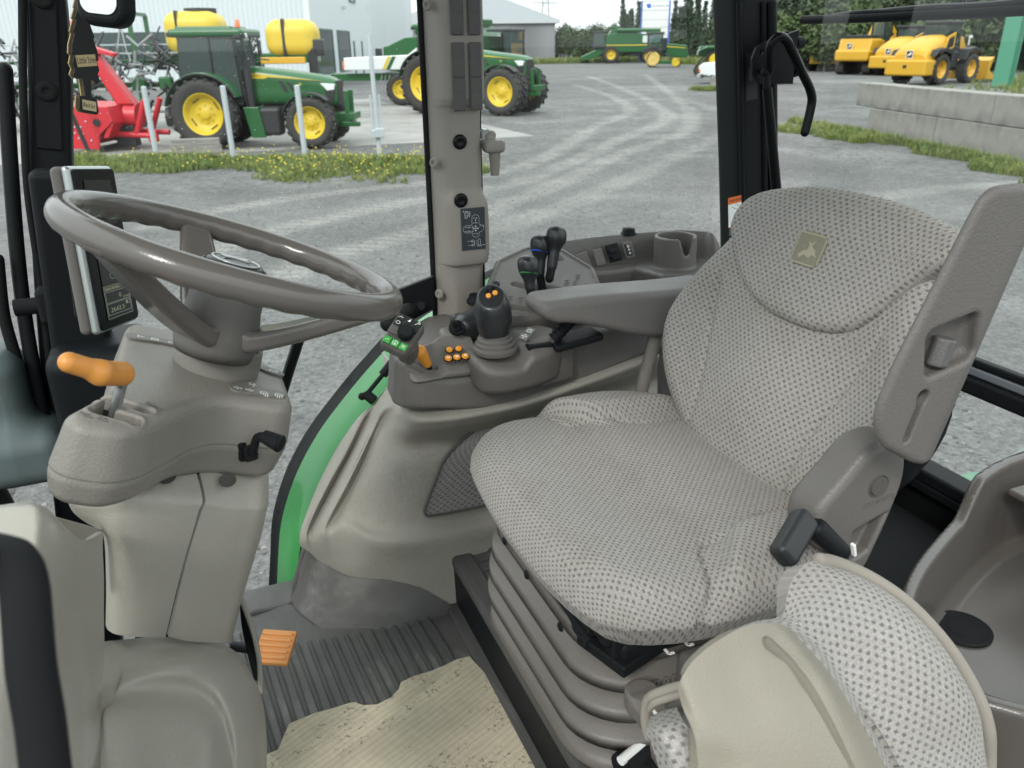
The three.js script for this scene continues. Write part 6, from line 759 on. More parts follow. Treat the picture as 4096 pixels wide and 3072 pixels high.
  sw([[0.8,0.637,-1.565],[0.829,0.643,-1.57],[0.797,0.67,-1.58]], 'blank_switch_plate', M.taupeL, 0.022, 0.036);
  sw([[0.843,0.64,-1.572],[0.868,0.642,-1.575],[0.841,0.674,-1.59]], 'blank_switch_plate', M.taupeL, 0.023, 0.036);
  { const [o, f] = sw([[0.879,0.643,-1.577],[0.912,0.646,-1.58],[0.879,0.68,-1.597]], 'socket_cover', M.black, 0.028, 0.038); const g1 = rbox(0.02, 0.010, 0.007, 0.002, 2); g1.translate(0.014, 0.024, 0.006); const g2 = rbox(0.021, 0.010, 0.008, 0.002, 2); g2.translate(0.015, 0.009, 0.006); part('flap', inFrame(f, g1), M.black, o); part('flap', inFrame(f, g2), M.black, o); }
  { const [o, f] = sw([[0.922,0.647,-1.58],[0.948,0.648,-1.582],[0.924,0.681,-1.6]], 'rocker_surround', M.taupeL, 0.021, 0.038); const g1 = fitUV(rbox(0.014, 0.028, 0.007, 0.002, 2), 0.014, 0.028); g1.translate(0.0105, 0.020, 0.004); part('rocker_switch', inFrame(f, g1), icon(64, 128, g => { g.beginPath(); g.arc(32, 30, 12, 0, 7); g.moveTo(20, 66); g.lineTo(44, 66); g.moveTo(32, 55); g.lineTo(32, 78); g.stroke(); g.beginPath(); g.arc(32, 105, 8, 0, 7); g.stroke(); }, '#101214'), o); }
  part('socket_cap', [at(lathe([[0, 0.016], [0.014, 0.014], [0.016, 0.004], [0.019, 0.002], [0.019, 0]], 24), 0.955, 0.692, -1.63)], M.black, c);
  part('dark_knob', [at(lathe([[0, 0.02], [0.012, 0.019], [0.014, 0.01], [0.018, 0.008], [0.018, 0]], 20), 0.545, 0.60, -1.55)], M.black, c);
}
// three hydraulic levers
{
  const mk = (name, foot, neck, top, ring, label) => { const l = thing(name, label, 'lever', [0, 0, 0], 0, 'hydraulic levers on the console');
    part('stem', [tube([foot, neck], 0.009, 8, 10)], M.black, l);
    const F = V(neck), T = V(top), ax = T.clone().sub(F).normalize(), side = V(0.75, 0, -0.35).addScaledVector(ax, -ax.dot(V(0.75, 0, -0.35))).normalize(), o = side.clone().cross(ax).normalize(), L = T.distanceTo(F);
    const loc = (X, Y, Z) => { const d = V(X, Y, Z).sub(F); return [d.dot(side), d.dot(ax), d.dot(o)]; };
    const g = sdf((X, Y, Z) => { const [a, v, w] = loc(X, Y, Z); let d = sdCap(a, v, w, [0, 0, 0], [0, L * 0.75, 0], 0.0105, 0.0130); d = smin(d, sdBox(a * 0.95 + (v - L) * 0.12, v - L + 0.014, w, 0.0185, 0.0180, 0.0155, 0.0135), 0.020); return d * 0.9; }, [Math.min(foot[0], top[0]) - 0.05, Math.min(neck[1], top[1]) - 0.03, Math.min(neck[2], top[2]) - 0.05], [Math.max(neck[0], top[0]) + 0.05, top[1] + 0.04, Math.max(neck[2], top[2]) + 0.05], 0.0028);
    const grip = part('grip', g, M.black2 || (M.black2 = std([0.02, 0.022, 0.024], 0.32)), l);
    if (ring) { const pts = []; for (let i = 0; i < 28; i++) { const t = i / 28 * Math.PI * 2; const p = F.clone().addScaledVector(ax, L - 0.0295 - 0.0035 * Math.cos(t)).addScaledVector(side, 0.0178 * Math.cos(t)).addScaledVector(o, 0.0150 * Math.sin(t)); pts.push(p.toArray()); } part('colour_band', tube(pts, 0.0024, 56, 6, true), ring, grip); } };
  mk('hydraulic_lever', [0.619,0.627,-1.415], [0.615,0.658,-1.42], [0.615,0.714,-1.435], std([0.02, 0.17, 0.035], 0.4), 'short black console lever with a green band under its knob');
  mk('hydraulic_lever', [0.666,0.637,-1.475], [0.662,0.668,-1.48], [0.67,0.739,-1.495], std([0.01, 0.08, 0.55], 0.4), 'black console lever with a blue band under its knob');
  mk('hydraulic_lever', [0.675,0.66,-1.46], [0.685,0.682,-1.47], [0.703,0.756,-1.485], null, 'plain black console lever without a coloured band');
}
// throttle lever
{
  const l = thing('hand_throttle', 'small orange throttle lever standing in its console slot', 'lever');
  part('stem', [cyl([0.38,0.553,-1.345], [0.372,0.571,-1.335], 0.005)], M.black, l);
  const A = [0.373,0.566,-1.335], B = [0.358,0.595,-1.325];
  part('grip', sdf((x, y, z) => sdCap(x, y, z, A, B, 0.0082, 0.0125), [0.33, 0.54, -1.37], [0.41, 0.64, -1.29], 0.0025), M.orangeL, l);
}
// joystick
{
  const j = thing('loader_joystick', 'black joystick with orange thumb buttons over a pleated boot', 'joystick');
  const base = [0.500, 0.585, -1.318], B = V(base);
  part('boot', at(lathe([[0.040, -0.008], [0.0425, 0.000], [0.0405, 0.003], [0.0345, 0.0045], [0.0375, 0.008], [0.036, 0.011], [0.0305, 0.0125], [0.0335, 0.016], [0.032, 0.019], [0.027, 0.0205], [0.0295, 0.024], [0.028, 0.027], [0.024, 0.030], [0, 0.034]], 36), ...base), M.taupe, j);
  const f = (X, Y, Z) => { const x = X - base[0], y = Y - base[1], z = Z - base[2]; let d = sdCap(x, y, z, [0, 0.02, 0], [-0.004, 0.07, 0.002], 0.026, 0.030); d = smin(d, sdCap(x, y, z, [-0.002, 0.055, 0.0], [-0.008, 0.100, 0.004], 0.029, 0.024), 0.02); d = smin(d, sdCap(x, y, z, [-0.022, 0.06, 0.012], [-0.018, 0.035, 0.014], 0.010, 0.007), 0.01); d = smax(d, (-0.30 * (x + 0.006) + 0.80 * (y - 0.106) + 0.52 * (z - 0.006)), 0.004); return d * 0.9; };
  const g = part('grip', sdf(f, [0.44, 0.58, -1.37], [0.56, 0.72, -1.25], 0.003), M.black2, j);
  const n = V(-0.30, 0.80, 0.52).normalize(), tx = V(1, 0, 0).addScaledVector(n, -n.x).normalize(), ty = n.clone().cross(tx), c0 = V(base[0] - 0.0085, base[1] + 0.1065, base[2] + 0.005);
  const disc = (a, b, r, m, nm) => { const p = c0.clone().addScaledVector(tx, a).addScaledVector(ty, b); const gg = lathe([[0, 0.003], [r * 0.9, 0.0028], [r, 0.001], [r, -0.002]], 24); gg.applyQuaternion(new THREE.Quaternion().setFromUnitVectors(V(0, 1, 0), n)); gg.translate(p.x, p.y, p.z); part(nm, gg, m, g); };
  disc(-0.006, -0.0055, 0.0048, M.orangeL, 'thumb_button'); disc(0.007, -0.004, 0.0048, M.orangeL, 'thumb_button'); disc(-0.006, 0.0065, 0.0045, M.blackG, 'thumb_button'); disc(0.006, 0.008, 0.0045, M.blackG, 'thumb_button');
  { const gg = lathe([[0, 0.002], [0.0045, 0.0016], [0.005, 0]], 20); gg.applyQuaternion(new THREE.Quaternion().setFromUnitVectors(V(0, 1, 0), V(0.35, 0.1, 0.93).normalize())); gg.translate(base[0] + 0.008, base[1] + 0.055, base[2] + 0.029); part('side_button', gg, M.orangeL, g); }
}
// speed control unit with rocker (black)
{
  const s = thing('speed_lever_unit', 'black speed control unit with rocker pad behind the joystick', 'control unit');
  const f = (X, Y, Z) => { let d = sdBox(X - 0.495, Y - 0.592, Z + 1.445, 0.055, 0.022, 0.035, 0.015); d = smin(d, sdCap(X, Y, Z, [0.465, 0.60, -1.43], [0.52, 0.622, -1.45], 0.022, 0.024), 0.02); d = smin(d, sdCap(X, Y, Z, [0.50, 0.635, -1.45], [0.535, 0.665, -1.46], 0.008, 0.008), 0.01); return d; };
  part('housing', sdf((X, Y, Z) => f(X - 0.016, Y - 0.002, Z - 0.018), [0.43, 0.55, -1.50], [0.63, 0.70, -1.35], 0.004), M.black2, s);
  const fr = new THREE.Group(); tri(fr, [0.441,0.599,-1.378], [0.467,0.603,-1.378], [0.452,0.619,-1.398]); fr.updateMatrix();
  const pad = cyl([0.010, 0.012, -0.004], [0.010, 0.012, 0.003], 0.016, 0.015, 28); pad.applyMatrix4(fr.matrix); part('rocker_pad', pad, M.black, s);
  for (const i of [0, 1]) for (const k of [0, 1]) { const q = rbox(0.008, 0.009, 0.004, 0.0015, 2); q.translate(0.0055 + i * 0.0095, 0.007 + k * 0.0105, 0.005); q.applyMatrix4(fr.matrix); part('rocker_key', q, M.blackG, s); }
}
// keypad pod
{
  const k = thing('keypad_pod', 'taupe keypad pod with green keys and a black rotary knob', 'keypad');
  const A = V([0.277,0.639,-1.285]), Bq = V([0.316,0.62,-1.252]), C = V([0.327,0.676,-1.32]); // three corners of the face
  tri(k, A.toArray(), Bq.toArray(), C.toArray());
  const w = A.distanceTo(Bq) * 0.95, h = A.distanceTo(C) * 0.96;
  part('case', [rbox(w * 1.0, h * 1.02, 0.026, 0.007, 3).translate(w / 2, h / 2, -0.0135)], M.taupe, k);
  part('neck', [rbox(w * 0.6, h * 0.5, 0.05, 0.01, 2).translate(w * 0.7, h * 0.5, -0.05)], M.taupe, k);
  const ic = (bg, fn) => std(0xffffff, 0.42, { map: print(96, 96, g => { g.fillStyle = bg; g.fillRect(0, 0, 96, 96); g.strokeStyle = g.fillStyle = '#f4f4f0'; g.lineWidth = 7; g.lineCap = 'round'; fn(g); }) });
  const fit = (g, a, b) => { const P = g.attributes.position, uv = g.attributes.uv; for (let i = 0; i < P.count; i++) uv.setXY(i, P.getX(i) / a + 0.5, P.getY(i) / b + 0.5); return g; };
  const kw = w * 0.27, kh = h * 0.17; const sy = [g => { g.beginPath(); g.moveTo(20, 70); g.lineTo(45, 45); g.lineTo(70, 60); g.stroke(); }, g => { g.beginPath(); g.moveTo(30, 75); g.lineTo(60, 20); g.lineTo(66, 75); g.closePath(); g.fill(); }, g => { g.beginPath(); g.arc(60, 30, 14, 0, 7); g.moveTo(50, 42); g.lineTo(24, 76); g.stroke(); }, g => { g.beginPath(); g.arc(48, 48, 24, 0, 7); g.stroke(); }, g => { g.beginPath(); g.arc(40, 56, 14, 0, 7); g.moveTo(52, 46); g.lineTo(76, 22); g.stroke(); }, g => 0];
  part('key_field', [rbox(w * 0.94, h * 0.60, 0.004, 0.001, 1).translate(w * 0.5, h * 0.66, 0.001)], M.taupeL, k);
  for (let r = 0; r < 2; r++) for (let q = 0; q < 3; q++) part('key', [fit(rbox(kw, kh, 0.004, 0.001, 1), kw, kh).translate(w * (0.2 + q * 0.3), h * (0.87 - r * 0.19), 0.004)], ic('#24282a', sy[r * 3 + q]), k);
  const gs = [g => { g.beginPath(); g.moveTo(30, 55); g.lineTo(66, 40); g.stroke(); }, g => { g.beginPath(); g.arc(48, 48, 30, 0, 7); g.moveTo(48, 28); g.lineTo(48, 66); g.lineTo(34, 52); g.moveTo(48, 66); g.lineTo(62, 52); g.stroke(); }, g => { for (let i = 0; i < 3; i++) g.fillRect(24, 28 + i * 16, 48, 7); }];
  for (let q = 0; q < 3; q++) part('green_key', [fit(rbox(w * 0.27, h * 0.19, 0.004, 0.001, 1), w * 0.27, h * 0.19).translate(w * (0.2 + q * 0.3), h * 0.14, 0.002)], ic('#4fae55', gs[q]), k);
  const kn = []; for (let i = 0; i < 26; i++) { const t = i / 26 * Math.PI * 2; kn.push([(i % 2 ? 0.0142 : 0.0132) * Math.cos(t), (i % 2 ? 0.0142 : 0.0132) * Math.sin(t)]); }
  const K = part('rotary_knob', [ext(kn, 0.014, 0.0015).translate(w * 0.66, h * 0.46, 0.011)], M.black, k); part('knob_face', [cyl([w * 0.66, h * 0.46, 0.017], [w * 0.66, h * 0.46, 0.0192], 0.0115, 0.0105, 28)], M.black2, K);
}
// console armrest
{
  const a = thing('console_armrest', 'grained taupe armrest reaching forward over the console', 'armrest');
  const f = (X, Y, Z) => { const top = 0.680 - 0.012 * sst(0.62, 0.9, X), cx = X; const bot = 0.638 - 0.058 * sst(0.58, 0.84, X) + 0.012 * sst(0.60, 0.56, X); const zc = -1.292 - 0.01 * sst(0.6, 0.9, X), hw = 0.043 + 0.006 * sst(0.55, 0.8, X); const d2 = sdBox(X - 0.755, 0, Z - zc - (Y - 0.66) * -0.16, 0.195, 1, hw, 0.026); return slab(d2, Y - (top + bot) / 2, (top - bot) / 2, 0.014) * 0.85; };
  part('pad', sdf(f, [0.52, 0.56, -1.37], [0.96, 0.71, -1.21], 0.005), plas([0.135, 0.126, 0.119], 0.48, 0.0007), a);
  part('height_screw', [cyl([0.61, 0.59, -1.30], [0.655, 0.635, -1.295], 0.011, 0.011, 20), ...[0, 1, 2, 3, 4, 5, 6].map(i => { const g = new THREE.TorusGeometry(0.012, 0.0018, 6, 20); g.applyQuaternion(new THREE.Quaternion().setFromUnitVectors(V(0, 0, 1), V(0.045, 0.045, 0.005).normalize())); g.translate(0.612 + i * 0.006, 0.592 + i * 0.006, -1.2995); return g; })], M.black, a);
  part('bracket', [box(0.10, 0.014, 0.05, 0.655, 0.583, -1.30, 0.005, 0, 0, 0.12), box(0.05, 0.01, 0.05, 0.58, 0.582, -1.315, 0.003)], M.black, a);
}

// ---------- cab frame ----------
const bolt = (p, r, m, parent, n = [0, 0, 1]) => { const g = lathe([[0, 0.002], [r * 0.38, 0.002], [r * 0.42, 0.004], [r * 0.85, 0.0035], [r, 0]], 24); g.applyQuaternion(new THREE.Quaternion().setFromUnitVectors(V(0, 1, 0), V(n).normalize())); g.translate(...p); return part('bolt', g, m, parent); };
{ // front right post
  const a = thing('front_corner_post', 'black front corner post with recessed bolts', 'post');
  const sec = (x, y, z, w, d) => rrect(w, d, 0.008, 3).map(p => [x + p[0], y, z + p[1]]);
  part('post', loft([sec(-0.099, 1.72, -1.465, 0.056, 0.05), sec(-0.134, 1.17, -1.465, 0.056, 0.05), sec(-0.180, 0.90, -1.465, 0.062, 0.05), sec(-0.225, 0.55, -1.465, 0.075, 0.06), sec(-0.285, -0.02, -1.465, 0.09, 0.06)], 40, 24), M.black, a);
  part('bolt_pad', [at(rbox(0.036, 0.28, 0.006, 0.006), -0.146, 1.10, -1.438, 0, 0, -0.16)], M.black, a);
  bolt([-0.135, 1.170, -1.434], 0.015, M.rubber, a); bolt([-0.155, 1.045, -1.434], 0.015, M.rubber, a);
  part('seal', [tube([[-0.16,1.166,-1.43],[-0.185,1.044,-1.43],[-0.208,0.913,-1.43],[-0.221,0.771,-1.43],[-0.234,0.649,-1.43],[-0.247,0.535,-1.43]], 0.006, 40, 6)], M.rubber, a);
  const b = thing('display_bracket', 'black bracket that holds the corner display on its post', 'bracket');
  part('arm', [at(rbox(0.085, 0.30, 0.05, 0.012), -0.165, 0.79, -1.375, 0, 0, -0.09), at(rbox(0.05, 0.20, 0.09, 0.012), -0.135, 0.83, -1.33, 0, 0, -0.09)], M.black, b);
  part('lower_pod', sdf((X, Y, Z) => sdBox(X + 0.15, Y - 0.60, Z + 1.36, 0.075, 0.085, 0.075, 0.03), [-0.25, 0.5, -1.45], [-0.06, 0.70, -1.27], 0.006), M.black, b);
  const l = thing('door_latch', 'small black latch block clamped on the corner post seal', 'latch');
  part('body', [at(rbox(0.045, 0.055, 0.04, 0.008), -0.205, 0.735, -1.40)], M.rubber, l); part('spindle', [cyl([-0.26, 0.735, -1.40], [-0.225, 0.735, -1.40], 0.013)], M.rubber, l);
}
{ // corner display
  const d = thing('corner_display', 'tall corner post display with silver bezel showing hour readings', 'display');
  const P0 = V([-0.131,0.734,-1.205]), PT = V([-0.141,0.962,-1.205]), PF = V([-0.085,0.718,-1.315]);
  tri(d, P0.toArray(), PF.toArray(), PT.toArray());
  const w = P0.distanceTo(PF), h = P0.distanceTo(PT);
  part('casing', [rbox(w, h, 0.016, 0.008, 3).translate(w / 2, h / 2, -0.021)], M.taupeL, d);
  part('bezel', [rbox(w, h, 0.012, 0.006, 3).translate(w / 2, h / 2, -0.0065)], M.silver, d);
  part('face', [ext(rrect(w * 0.94, h * 0.965, 0.008), 0.004, 0.001).translate(w * 0.515, h / 2, 0.0002)], M.blackG, d);
  const scr = (x, y, ww, hh, px, py, fn, nm) => { const m = label2D(ww, hh, px, py, fn, { rough: 0.25 }); m.name = nm; m.position.set(x, y, 0.0032); d.add(m); shadow(m); };
  scr(w * 0.53, h * 0.78, w * 0.62, h * 0.27, 128, 160, (g, W, H) => { g.fillStyle = '#14181a'; g.fillRect(0, 0, W, H); }, 'upper_screen');
  scr(w * 0.53, h * 0.45, w * 0.62, h * 0.34, 160, 256, (g, W, H) => { g.fillStyle = '#1c2122'; g.fillRect(0, 0, W, H); g.strokeStyle = '#8d9a98'; g.lineWidth = 4; g.beginPath(); g.arc(70, 216, 15, 0, 7); g.moveTo(70, 201); g.lineTo(70, 192); g.moveTo(94, 200); g.lineTo(94, 236); g.stroke(); g.strokeRect(108, 200, 20, 30); g.beginPath(); g.moveTo(108, 214); g.lineTo(128, 214); g.moveTo(132, 206); g.lineTo(142, 214); g.lineTo(142, 232); g.stroke(); g.beginPath(); g.moveTo(52, 130); g.lineTo(52, 175); g.lineTo(80, 175); g.stroke(); }, 'gauge_screen');
  scr(w * 0.53, h * 0.175, w * 0.64, h * 0.21, 256, 256, (g, W, H) => { g.fillStyle = '#23292a'; g.fillRect(0, 0, W, H); g.strokeStyle = '#a9a795'; g.lineWidth = 4; g.strokeRect(6, 6, W - 12, H - 12); g.fillStyle = '#6f6a58'; g.fillRect(10, 10, W - 20, 34); g.strokeRect(14, 52, W - 28, 80); g.strokeRect(14, 140, W - 28, 84); g.fillStyle = '#cfc9ac'; g.font = '24px sans-serif'; g.fillText("Tours d'exéc.", 16, 36); g.font = '44px sans-serif'; g.fillText('0', 140, 108); g.font = '26px sans-serif'; g.fillText('n/min', 176, 124); g.font = '46px sans-serif'; g.fillText('2643.5', 40, 206); g.fillRect(196, 150, 14, 26); g.strokeRect(214, 150, 20, 26); }, 'hour_screen');
}
{ // middle post
  const m = thing('middle_post', 'taupe centre post between the right windows with black bolts and vents', 'post');
  const sec = (y, f, r) => [[0.478, y, -1.622], [0.480, y, -1.600], [0.497, y, -1.556 - f], [0.508, y, -1.548 - f], [0.545, y, -1.547 - f], [0.572 - r, y, -1.549 - f], [0.579 - r, y, -1.557 - f], [0.583 - r, y, -1.60], [0.584 - r, y, -1.64], [0.53, y, -1.645]];
  part('post_cover', loft([sec(1.70, 0, 0), sec(1.30, 0, 0), sec(1.04, 0, 0), sec(1.00, 0.003, 0.002), sec(0.975, 0.012, 0.006), sec(0.86, 0.012, 0.006), sec(0.83, 0.010, 0.006), sec(0.80, 0.001, -0.002), sec(0.72, 0.0, -0.003), sec(0.685, 0.002, 0), sec(0.66, 0.014, 0.008), sec(0.45, 0.016, 0.008)], 80, 90), M.pillar, m);
  for (let r = 0; r < 3; r++) for (let c = 0; c < 2; c++) part('vent_pad', [rbox(0.0255, [0.066, 0.062, 0.060][r], 0.007, 0.004, 2).translate(0.5235 + c * 0.0335, [1.148, 1.072, 1.0][r] + (r === 2 ? 0.012 : 0) + 0.003, -1.5435)], M.padGrey, m);
  bolt([0.526,0.927,-1.557], 0.0145, M.blackG, m); bolt([0.52,0.816,-1.546], 0.0145, M.blackG, m);
  for (const p of [[0.476,1.17,-1.575], [0.475,0.888,-1.578], [0.474,0.62,-1.582]]) bolt([p[0] + 0.002, p[1], p[2] + 0.003], 0.011, M.pillar, m, [-0.85, 0, 0.5]);
  part('window_seal', [tube([[0.474, 1.7, -1.61], [0.474, 0.55, -1.61]], 0.006, 4, 8), tube([[0.590, 1.7, -1.62], [0.590, 0.55, -1.62]], 0.004, 4, 8)], M.rubber, m);
  // decal
  const d = label2D(0.052, 0.086, 256, 460, (g, w, h) => { g.fillStyle = '#2c3338'; g.fillRect(0, 0, w, h); g.strokeStyle = '#5c656a'; g.lineWidth = 3; g.strokeRect(2, 2, w - 4, h - 4); g.strokeStyle = g.fillStyle = '#d9dedf'; g.lineWidth = 4; g.strokeRect(44, 50, 34, 34); g.beginPath(); g.arc(56, 92, 16, 0, Math.PI); g.moveTo(86, 38); g.lineTo(96, 44); g.lineTo(96, 90); g.lineTo(86, 96); g.moveTo(24, 34); g.lineTo(40, 34); g.moveTo(32, 26); g.lineTo(32, 42); g.moveTo(46, 36); g.lineTo(78, 36); g.stroke();
    g.lineWidth = 2.5; g.beginPath(); g.moveTo(116, 186); g.lineTo(116, 120); g.arc(154, 116, 38, Math.PI, 0); g.lineTo(192, 186); g.arc(200, 226, 40, -1.4, 1.4); g.lineTo(192, 268); g.arc(154, 284, 38, 0, Math.PI); g.lineTo(116, 268); g.lineTo(62, 268); g.arc(62, 226, 40, 1.6, -1.6); g.closePath(); g.stroke();
    g.lineWidth = 5; for (let a = 0; a < 4; a++) { g.save(); g.translate(154, 226); g.rotate(a * Math.PI / 2); g.beginPath(); g.moveTo(4, 0); g.lineTo(28, 0); g.lineTo(19, -8); g.moveTo(28, 0); g.lineTo(19, 8); g.stroke(); g.restore(); } g.lineWidth = 3;
    const s = (x, y) => { g.beginPath(); g.moveTo(x, y); g.lineTo(x + 9, y - 9); g.lineTo(x + 18, y - 2); g.moveTo(x + 26, y - 6); g.lineTo(x + 48, y - 8); g.moveTo(x + 30, y); g.lineTo(x + 46, y); g.stroke(); }; s(128, 118); s(126, 170); s(40, 212); s(84, 212); s(196, 208); s(40, 256); s(82, 258); s(130, 288); g.beginPath(); g.moveTo(154, 160); g.lineTo(154, 130); g.lineTo(148, 140); g.moveTo(154, 130); g.lineTo(160, 140); g.stroke();
    s(66, 366); s(70, 410); g.beginPath(); g.arc(122, 360, 12, 0, 7); g.arc(124, 406, 11, 0, 7); g.stroke(); g.beginPath(); g.moveTo(150, 360); g.lineTo(166, 372); g.moveTo(150, 404); g.lineTo(166, 388); g.stroke(); g.beginPath(); g.moveTo(176, 412); g.lineTo(176, 372); g.arc(186, 358, 14, Math.PI, 0); g.lineTo(204, 412); g.closePath(); g.stroke(); g.strokeRect(170, 412, 42, 10); g.fillRect(222, 410, 24, 4); });
  d.name = 'function_decal'; d.position.set(0.544, 0.757, -1.5455); shadow(d); m.add(d); d.userData.label = 'dark decal with white joystick pictograms';
}
{ // window latch knob on the middle post
  const k = thing('swivel_latch', 'taupe swivel latch on a metal stud beside the centre post', 'latch');
  part('stud', [cyl([0.577,0.916,-1.59], [0.597,0.923,-1.57], 0.010), cyl([0.594,0.933,-1.62], [0.598,0.932,-1.6], 0.012, 0.012)], M.silver, k);
  const c = [0.597,0.916,-1.56], e = [0.597,0.858,-1.555], t = [0.591,0.932,-1.565];
  part('head', sdf((x, y, z) => smin(sdBox(x - c[0], y - c[1] + 0.001, z - c[2], 0.0205, 0.0125, 0.017, 0.008), sdCap(x, y, z, t, [t[0] + 0.004, t[1] + 0.004, t[2]], 0.009), 0.006), [c[0] - 0.04, c[1] - 0.03, c[2] - 0.04], [c[0] + 0.04, c[1] + 0.04, c[2] + 0.04], 0.003), M.pillar, k);
  part('grip', [cyl([c[0] + 0.002, c[1] - 0.012, c[2]], [e[0], e[1], e[2]], 0.012, 0.0085, 20)], M.pillar, k);
}
{ // rear corner post
  const a = thing('rear_corner_post', 'black rear corner post with warning sticker', 'post');
  const sec = (x, y, w, d) => rrect(w, d, 0.010, 3).map(p => [x + p[0], y, -1.63 + p[1]]);
  part('post', loft([sec(1.149, 1.72, 0.118, 0.09), sec(1.222, 1.18, 0.112, 0.09), sec(1.288, 0.72, 0.112, 0.09), sec(1.35, 0.2, 0.112, 0.09)], 40, 20), M.black, a);
  part('trim_strip', [cyl([1.235, 1.18, -1.583], [1.305, 0.70, -1.583], 0.007), cyl([1.256, 1.18, -1.582], [1.328, 0.70, -1.582], 0.012), cyl([1.174, 1.18, -1.585], [1.242, 0.70, -1.585], 0.006)], M.black, a);
  const w = label2D(0.046, 0.115, 256, 640, (g, W, H) => { g.fillStyle = '#15181a'; g.fillRect(0, 0, W, H); g.fillStyle = '#e8722a'; g.fillRect(0, 0, W, 400); g.fillStyle = '#eef0ee'; g.fillRect(0, 90, W - 18, 300); g.fillStyle = '#141414'; g.font = 'bold 43px sans-serif'; g.fillText('▲WARNING', 4, 62); g.strokeStyle = '#444'; g.lineWidth = 5; g.beginPath(); g.arc(90, 340, 26, 0, 7); g.stroke(); g.beginPath(); g.arc(180, 340, 34, 0, 7); g.stroke(); g.strokeRect(80, 270, 120, 44); g.beginPath(); g.moveTo(150, 270); g.lineTo(130, 170); g.lineTo(60, 130); g.moveTo(110, 110); g.bezierCurveTo(170, 110, 190, 150, 186, 200); g.moveTo(174, 186); g.lineTo(186, 204); g.lineTo(200, 190); g.stroke(); g.fillStyle = '#d6dad8'; g.font = '21px sans-serif'; ['AVOID INJURY OR DEATH', 'CAUSED BY FALLING', 'LOADS', '', 'When using loader', 'ALWAYS put ROPS', 'in upright position'].forEach((t, i) => g.fillText(t, 10, 436 + i * 30)); });
  w.name = 'warning_sticker'; w.position.set(...[1.22,0.71,-1.582]); w.rotation.z = 0.13; shadow(w); a.add(w);
  const st = label2D(0.03, 0.10, 64, 256, (g, W, H) => { g.fillStyle = '#111516'; g.fillRect(0, 0, W, H); g.save(); g.translate(36, 150); g.rotate(-Math.PI / 2); g.fillStyle = '#79807f'; g.font = '28px monospace'; g.fillText('OPEN ▸', 0, 0); g.restore(); }); st.name = 'small_sticker'; st.position.set(1.225, 1.03, -1.5835); st.rotation.z = 0.14; shadow(st); a.add(st);
}
{ // hinge plate, gas strut and handle at the rear corner
  const b = thing('hinge_plate', 'black drilled hinge plate on the rear corner post', 'bracket');
  const hole = (x, y, r) => { const o = []; for (let i = 0; i < 16; i++) o.push([x + r * Math.cos(i / 8 * Math.PI), y + r * Math.sin(i / 8 * Math.PI)]); return o; };
  part('plate', [ext([[-0.055, -0.03], [-0.058, 0.0], [-0.05, 0.022], [-0.03, 0.032], [0.055, 0.055], [0.055, -0.052], [-0.035, -0.05]], 0.008, 0.001, [hole(-0.036, 0.012, 0.006), hole(-0.036, -0.027, 0.006)]).translate(1.213, 1.068, -1.50)], M.black, b);
  part('flange', [box(0.008, 0.105, 0.05, 1.268, 1.068, -1.525, 0.002)], M.black, b);
  part('buffer', [at(lathe([[0, 0.022], [0.012, 0.022], [0.015, 0.018], [0.015, 0.010], [0.017, 0.008], [0.017, 0]], 20), 1.271, 1.045, -1.51, 0, 0, -Math.PI / 2)], M.rubber, b); part('buffer', [at(lathe([[0, 0.02], [0.012, 0.02], [0.014, 0]], 20), 1.271, 1.098, -1.51, 0, 0, -Math.PI / 2)], M.rubber, b);
  const s = thing('gas_strut', 'black gas strut running down the rear corner post', 'gas strut');
  const a = [1.176,1.043,-1.475], e = [1.24,0.785,-1.475], q = [1.183,1.011,-1.475];
  part('rod', [cyl(a, q, 0.008)], M.black, s); part('ball_joint', [ball(a, 0.011), cyl([a[0], a[1], a[2] - 0.02], a, 0.006)], M.black, s); part('cylinder', [cyl(q, e, 0.0105, 0.0115)], M.blackG, s);
  const h = thing('grab_handle', 'bent black grab handle beside the rear corner post', 'handle');
  part('tube', [tube([[1.181,1.047,-1.47],[1.168,1.079,-1.46],[1.168,1.099,-1.455],[1.179,1.11,-1.45],[1.197,1.104,-1.45],[1.218,1.081,-1.45],[1.252,1.037,-1.45],[1.275,1.007,-1.45],[1.284,0.986,-1.45],[1.283,0.962,-1.45],[1.276,0.919,-1.45]], 0.0095, 90, 14)], M.blackG, h);
}
{ // roof with headliner: it shades the cab as the real one does
  const r = thing('cab_roof', 'beige lined cab roof over the seat', 'roof');
  part('headliner', [box(1.66, 0.05, 1.46, 0.60, 1.72, -0.90, 0.02)], M.beige, r);
  part('outer_skin', [box(1.95, 0.14, 1.74, 0.58, 1.83, -0.90, 0.05)], M.green, r);
}
// ---------- window panes ----------
{
  const glass = new THREE.MeshPhysicalMaterial({ color: lin(0.96, 0.985, 0.98), roughness: 0.0, transmission: 1, thickness: 0, ior: 1.45 });
  const pane = (nm, lb, w, h, x, y, z, ry) => { const o = solo(nm, at(new THREE.PlaneGeometry(w, h), 0, 0, 0), glass, lb, 'window'); o.position.set(x, y, z); o.rotation.y = ry; return o; };
  pane('side_window_pane', 'clear right window pane ahead of the centre post', 0.62, 1.55, 0.165, 0.92, -1.612, 0.25);
  pane('side_window_pane', 'clear right window pane behind the centre post', 0.62, 1.1, 0.91, 1.14, -1.68, 0);
  pane('rear_window_pane', 'clear rear window pane beyond the seat back', 1.30, 1.40, 1.42, 0.98, -0.95, Math.PI / 2);
  pane('windscreen_pane', 'clear windscreen pane ahead of the corner post', 1.06, 1.2, -0.30, 1.08, -0.90, Math.PI / 2);
}

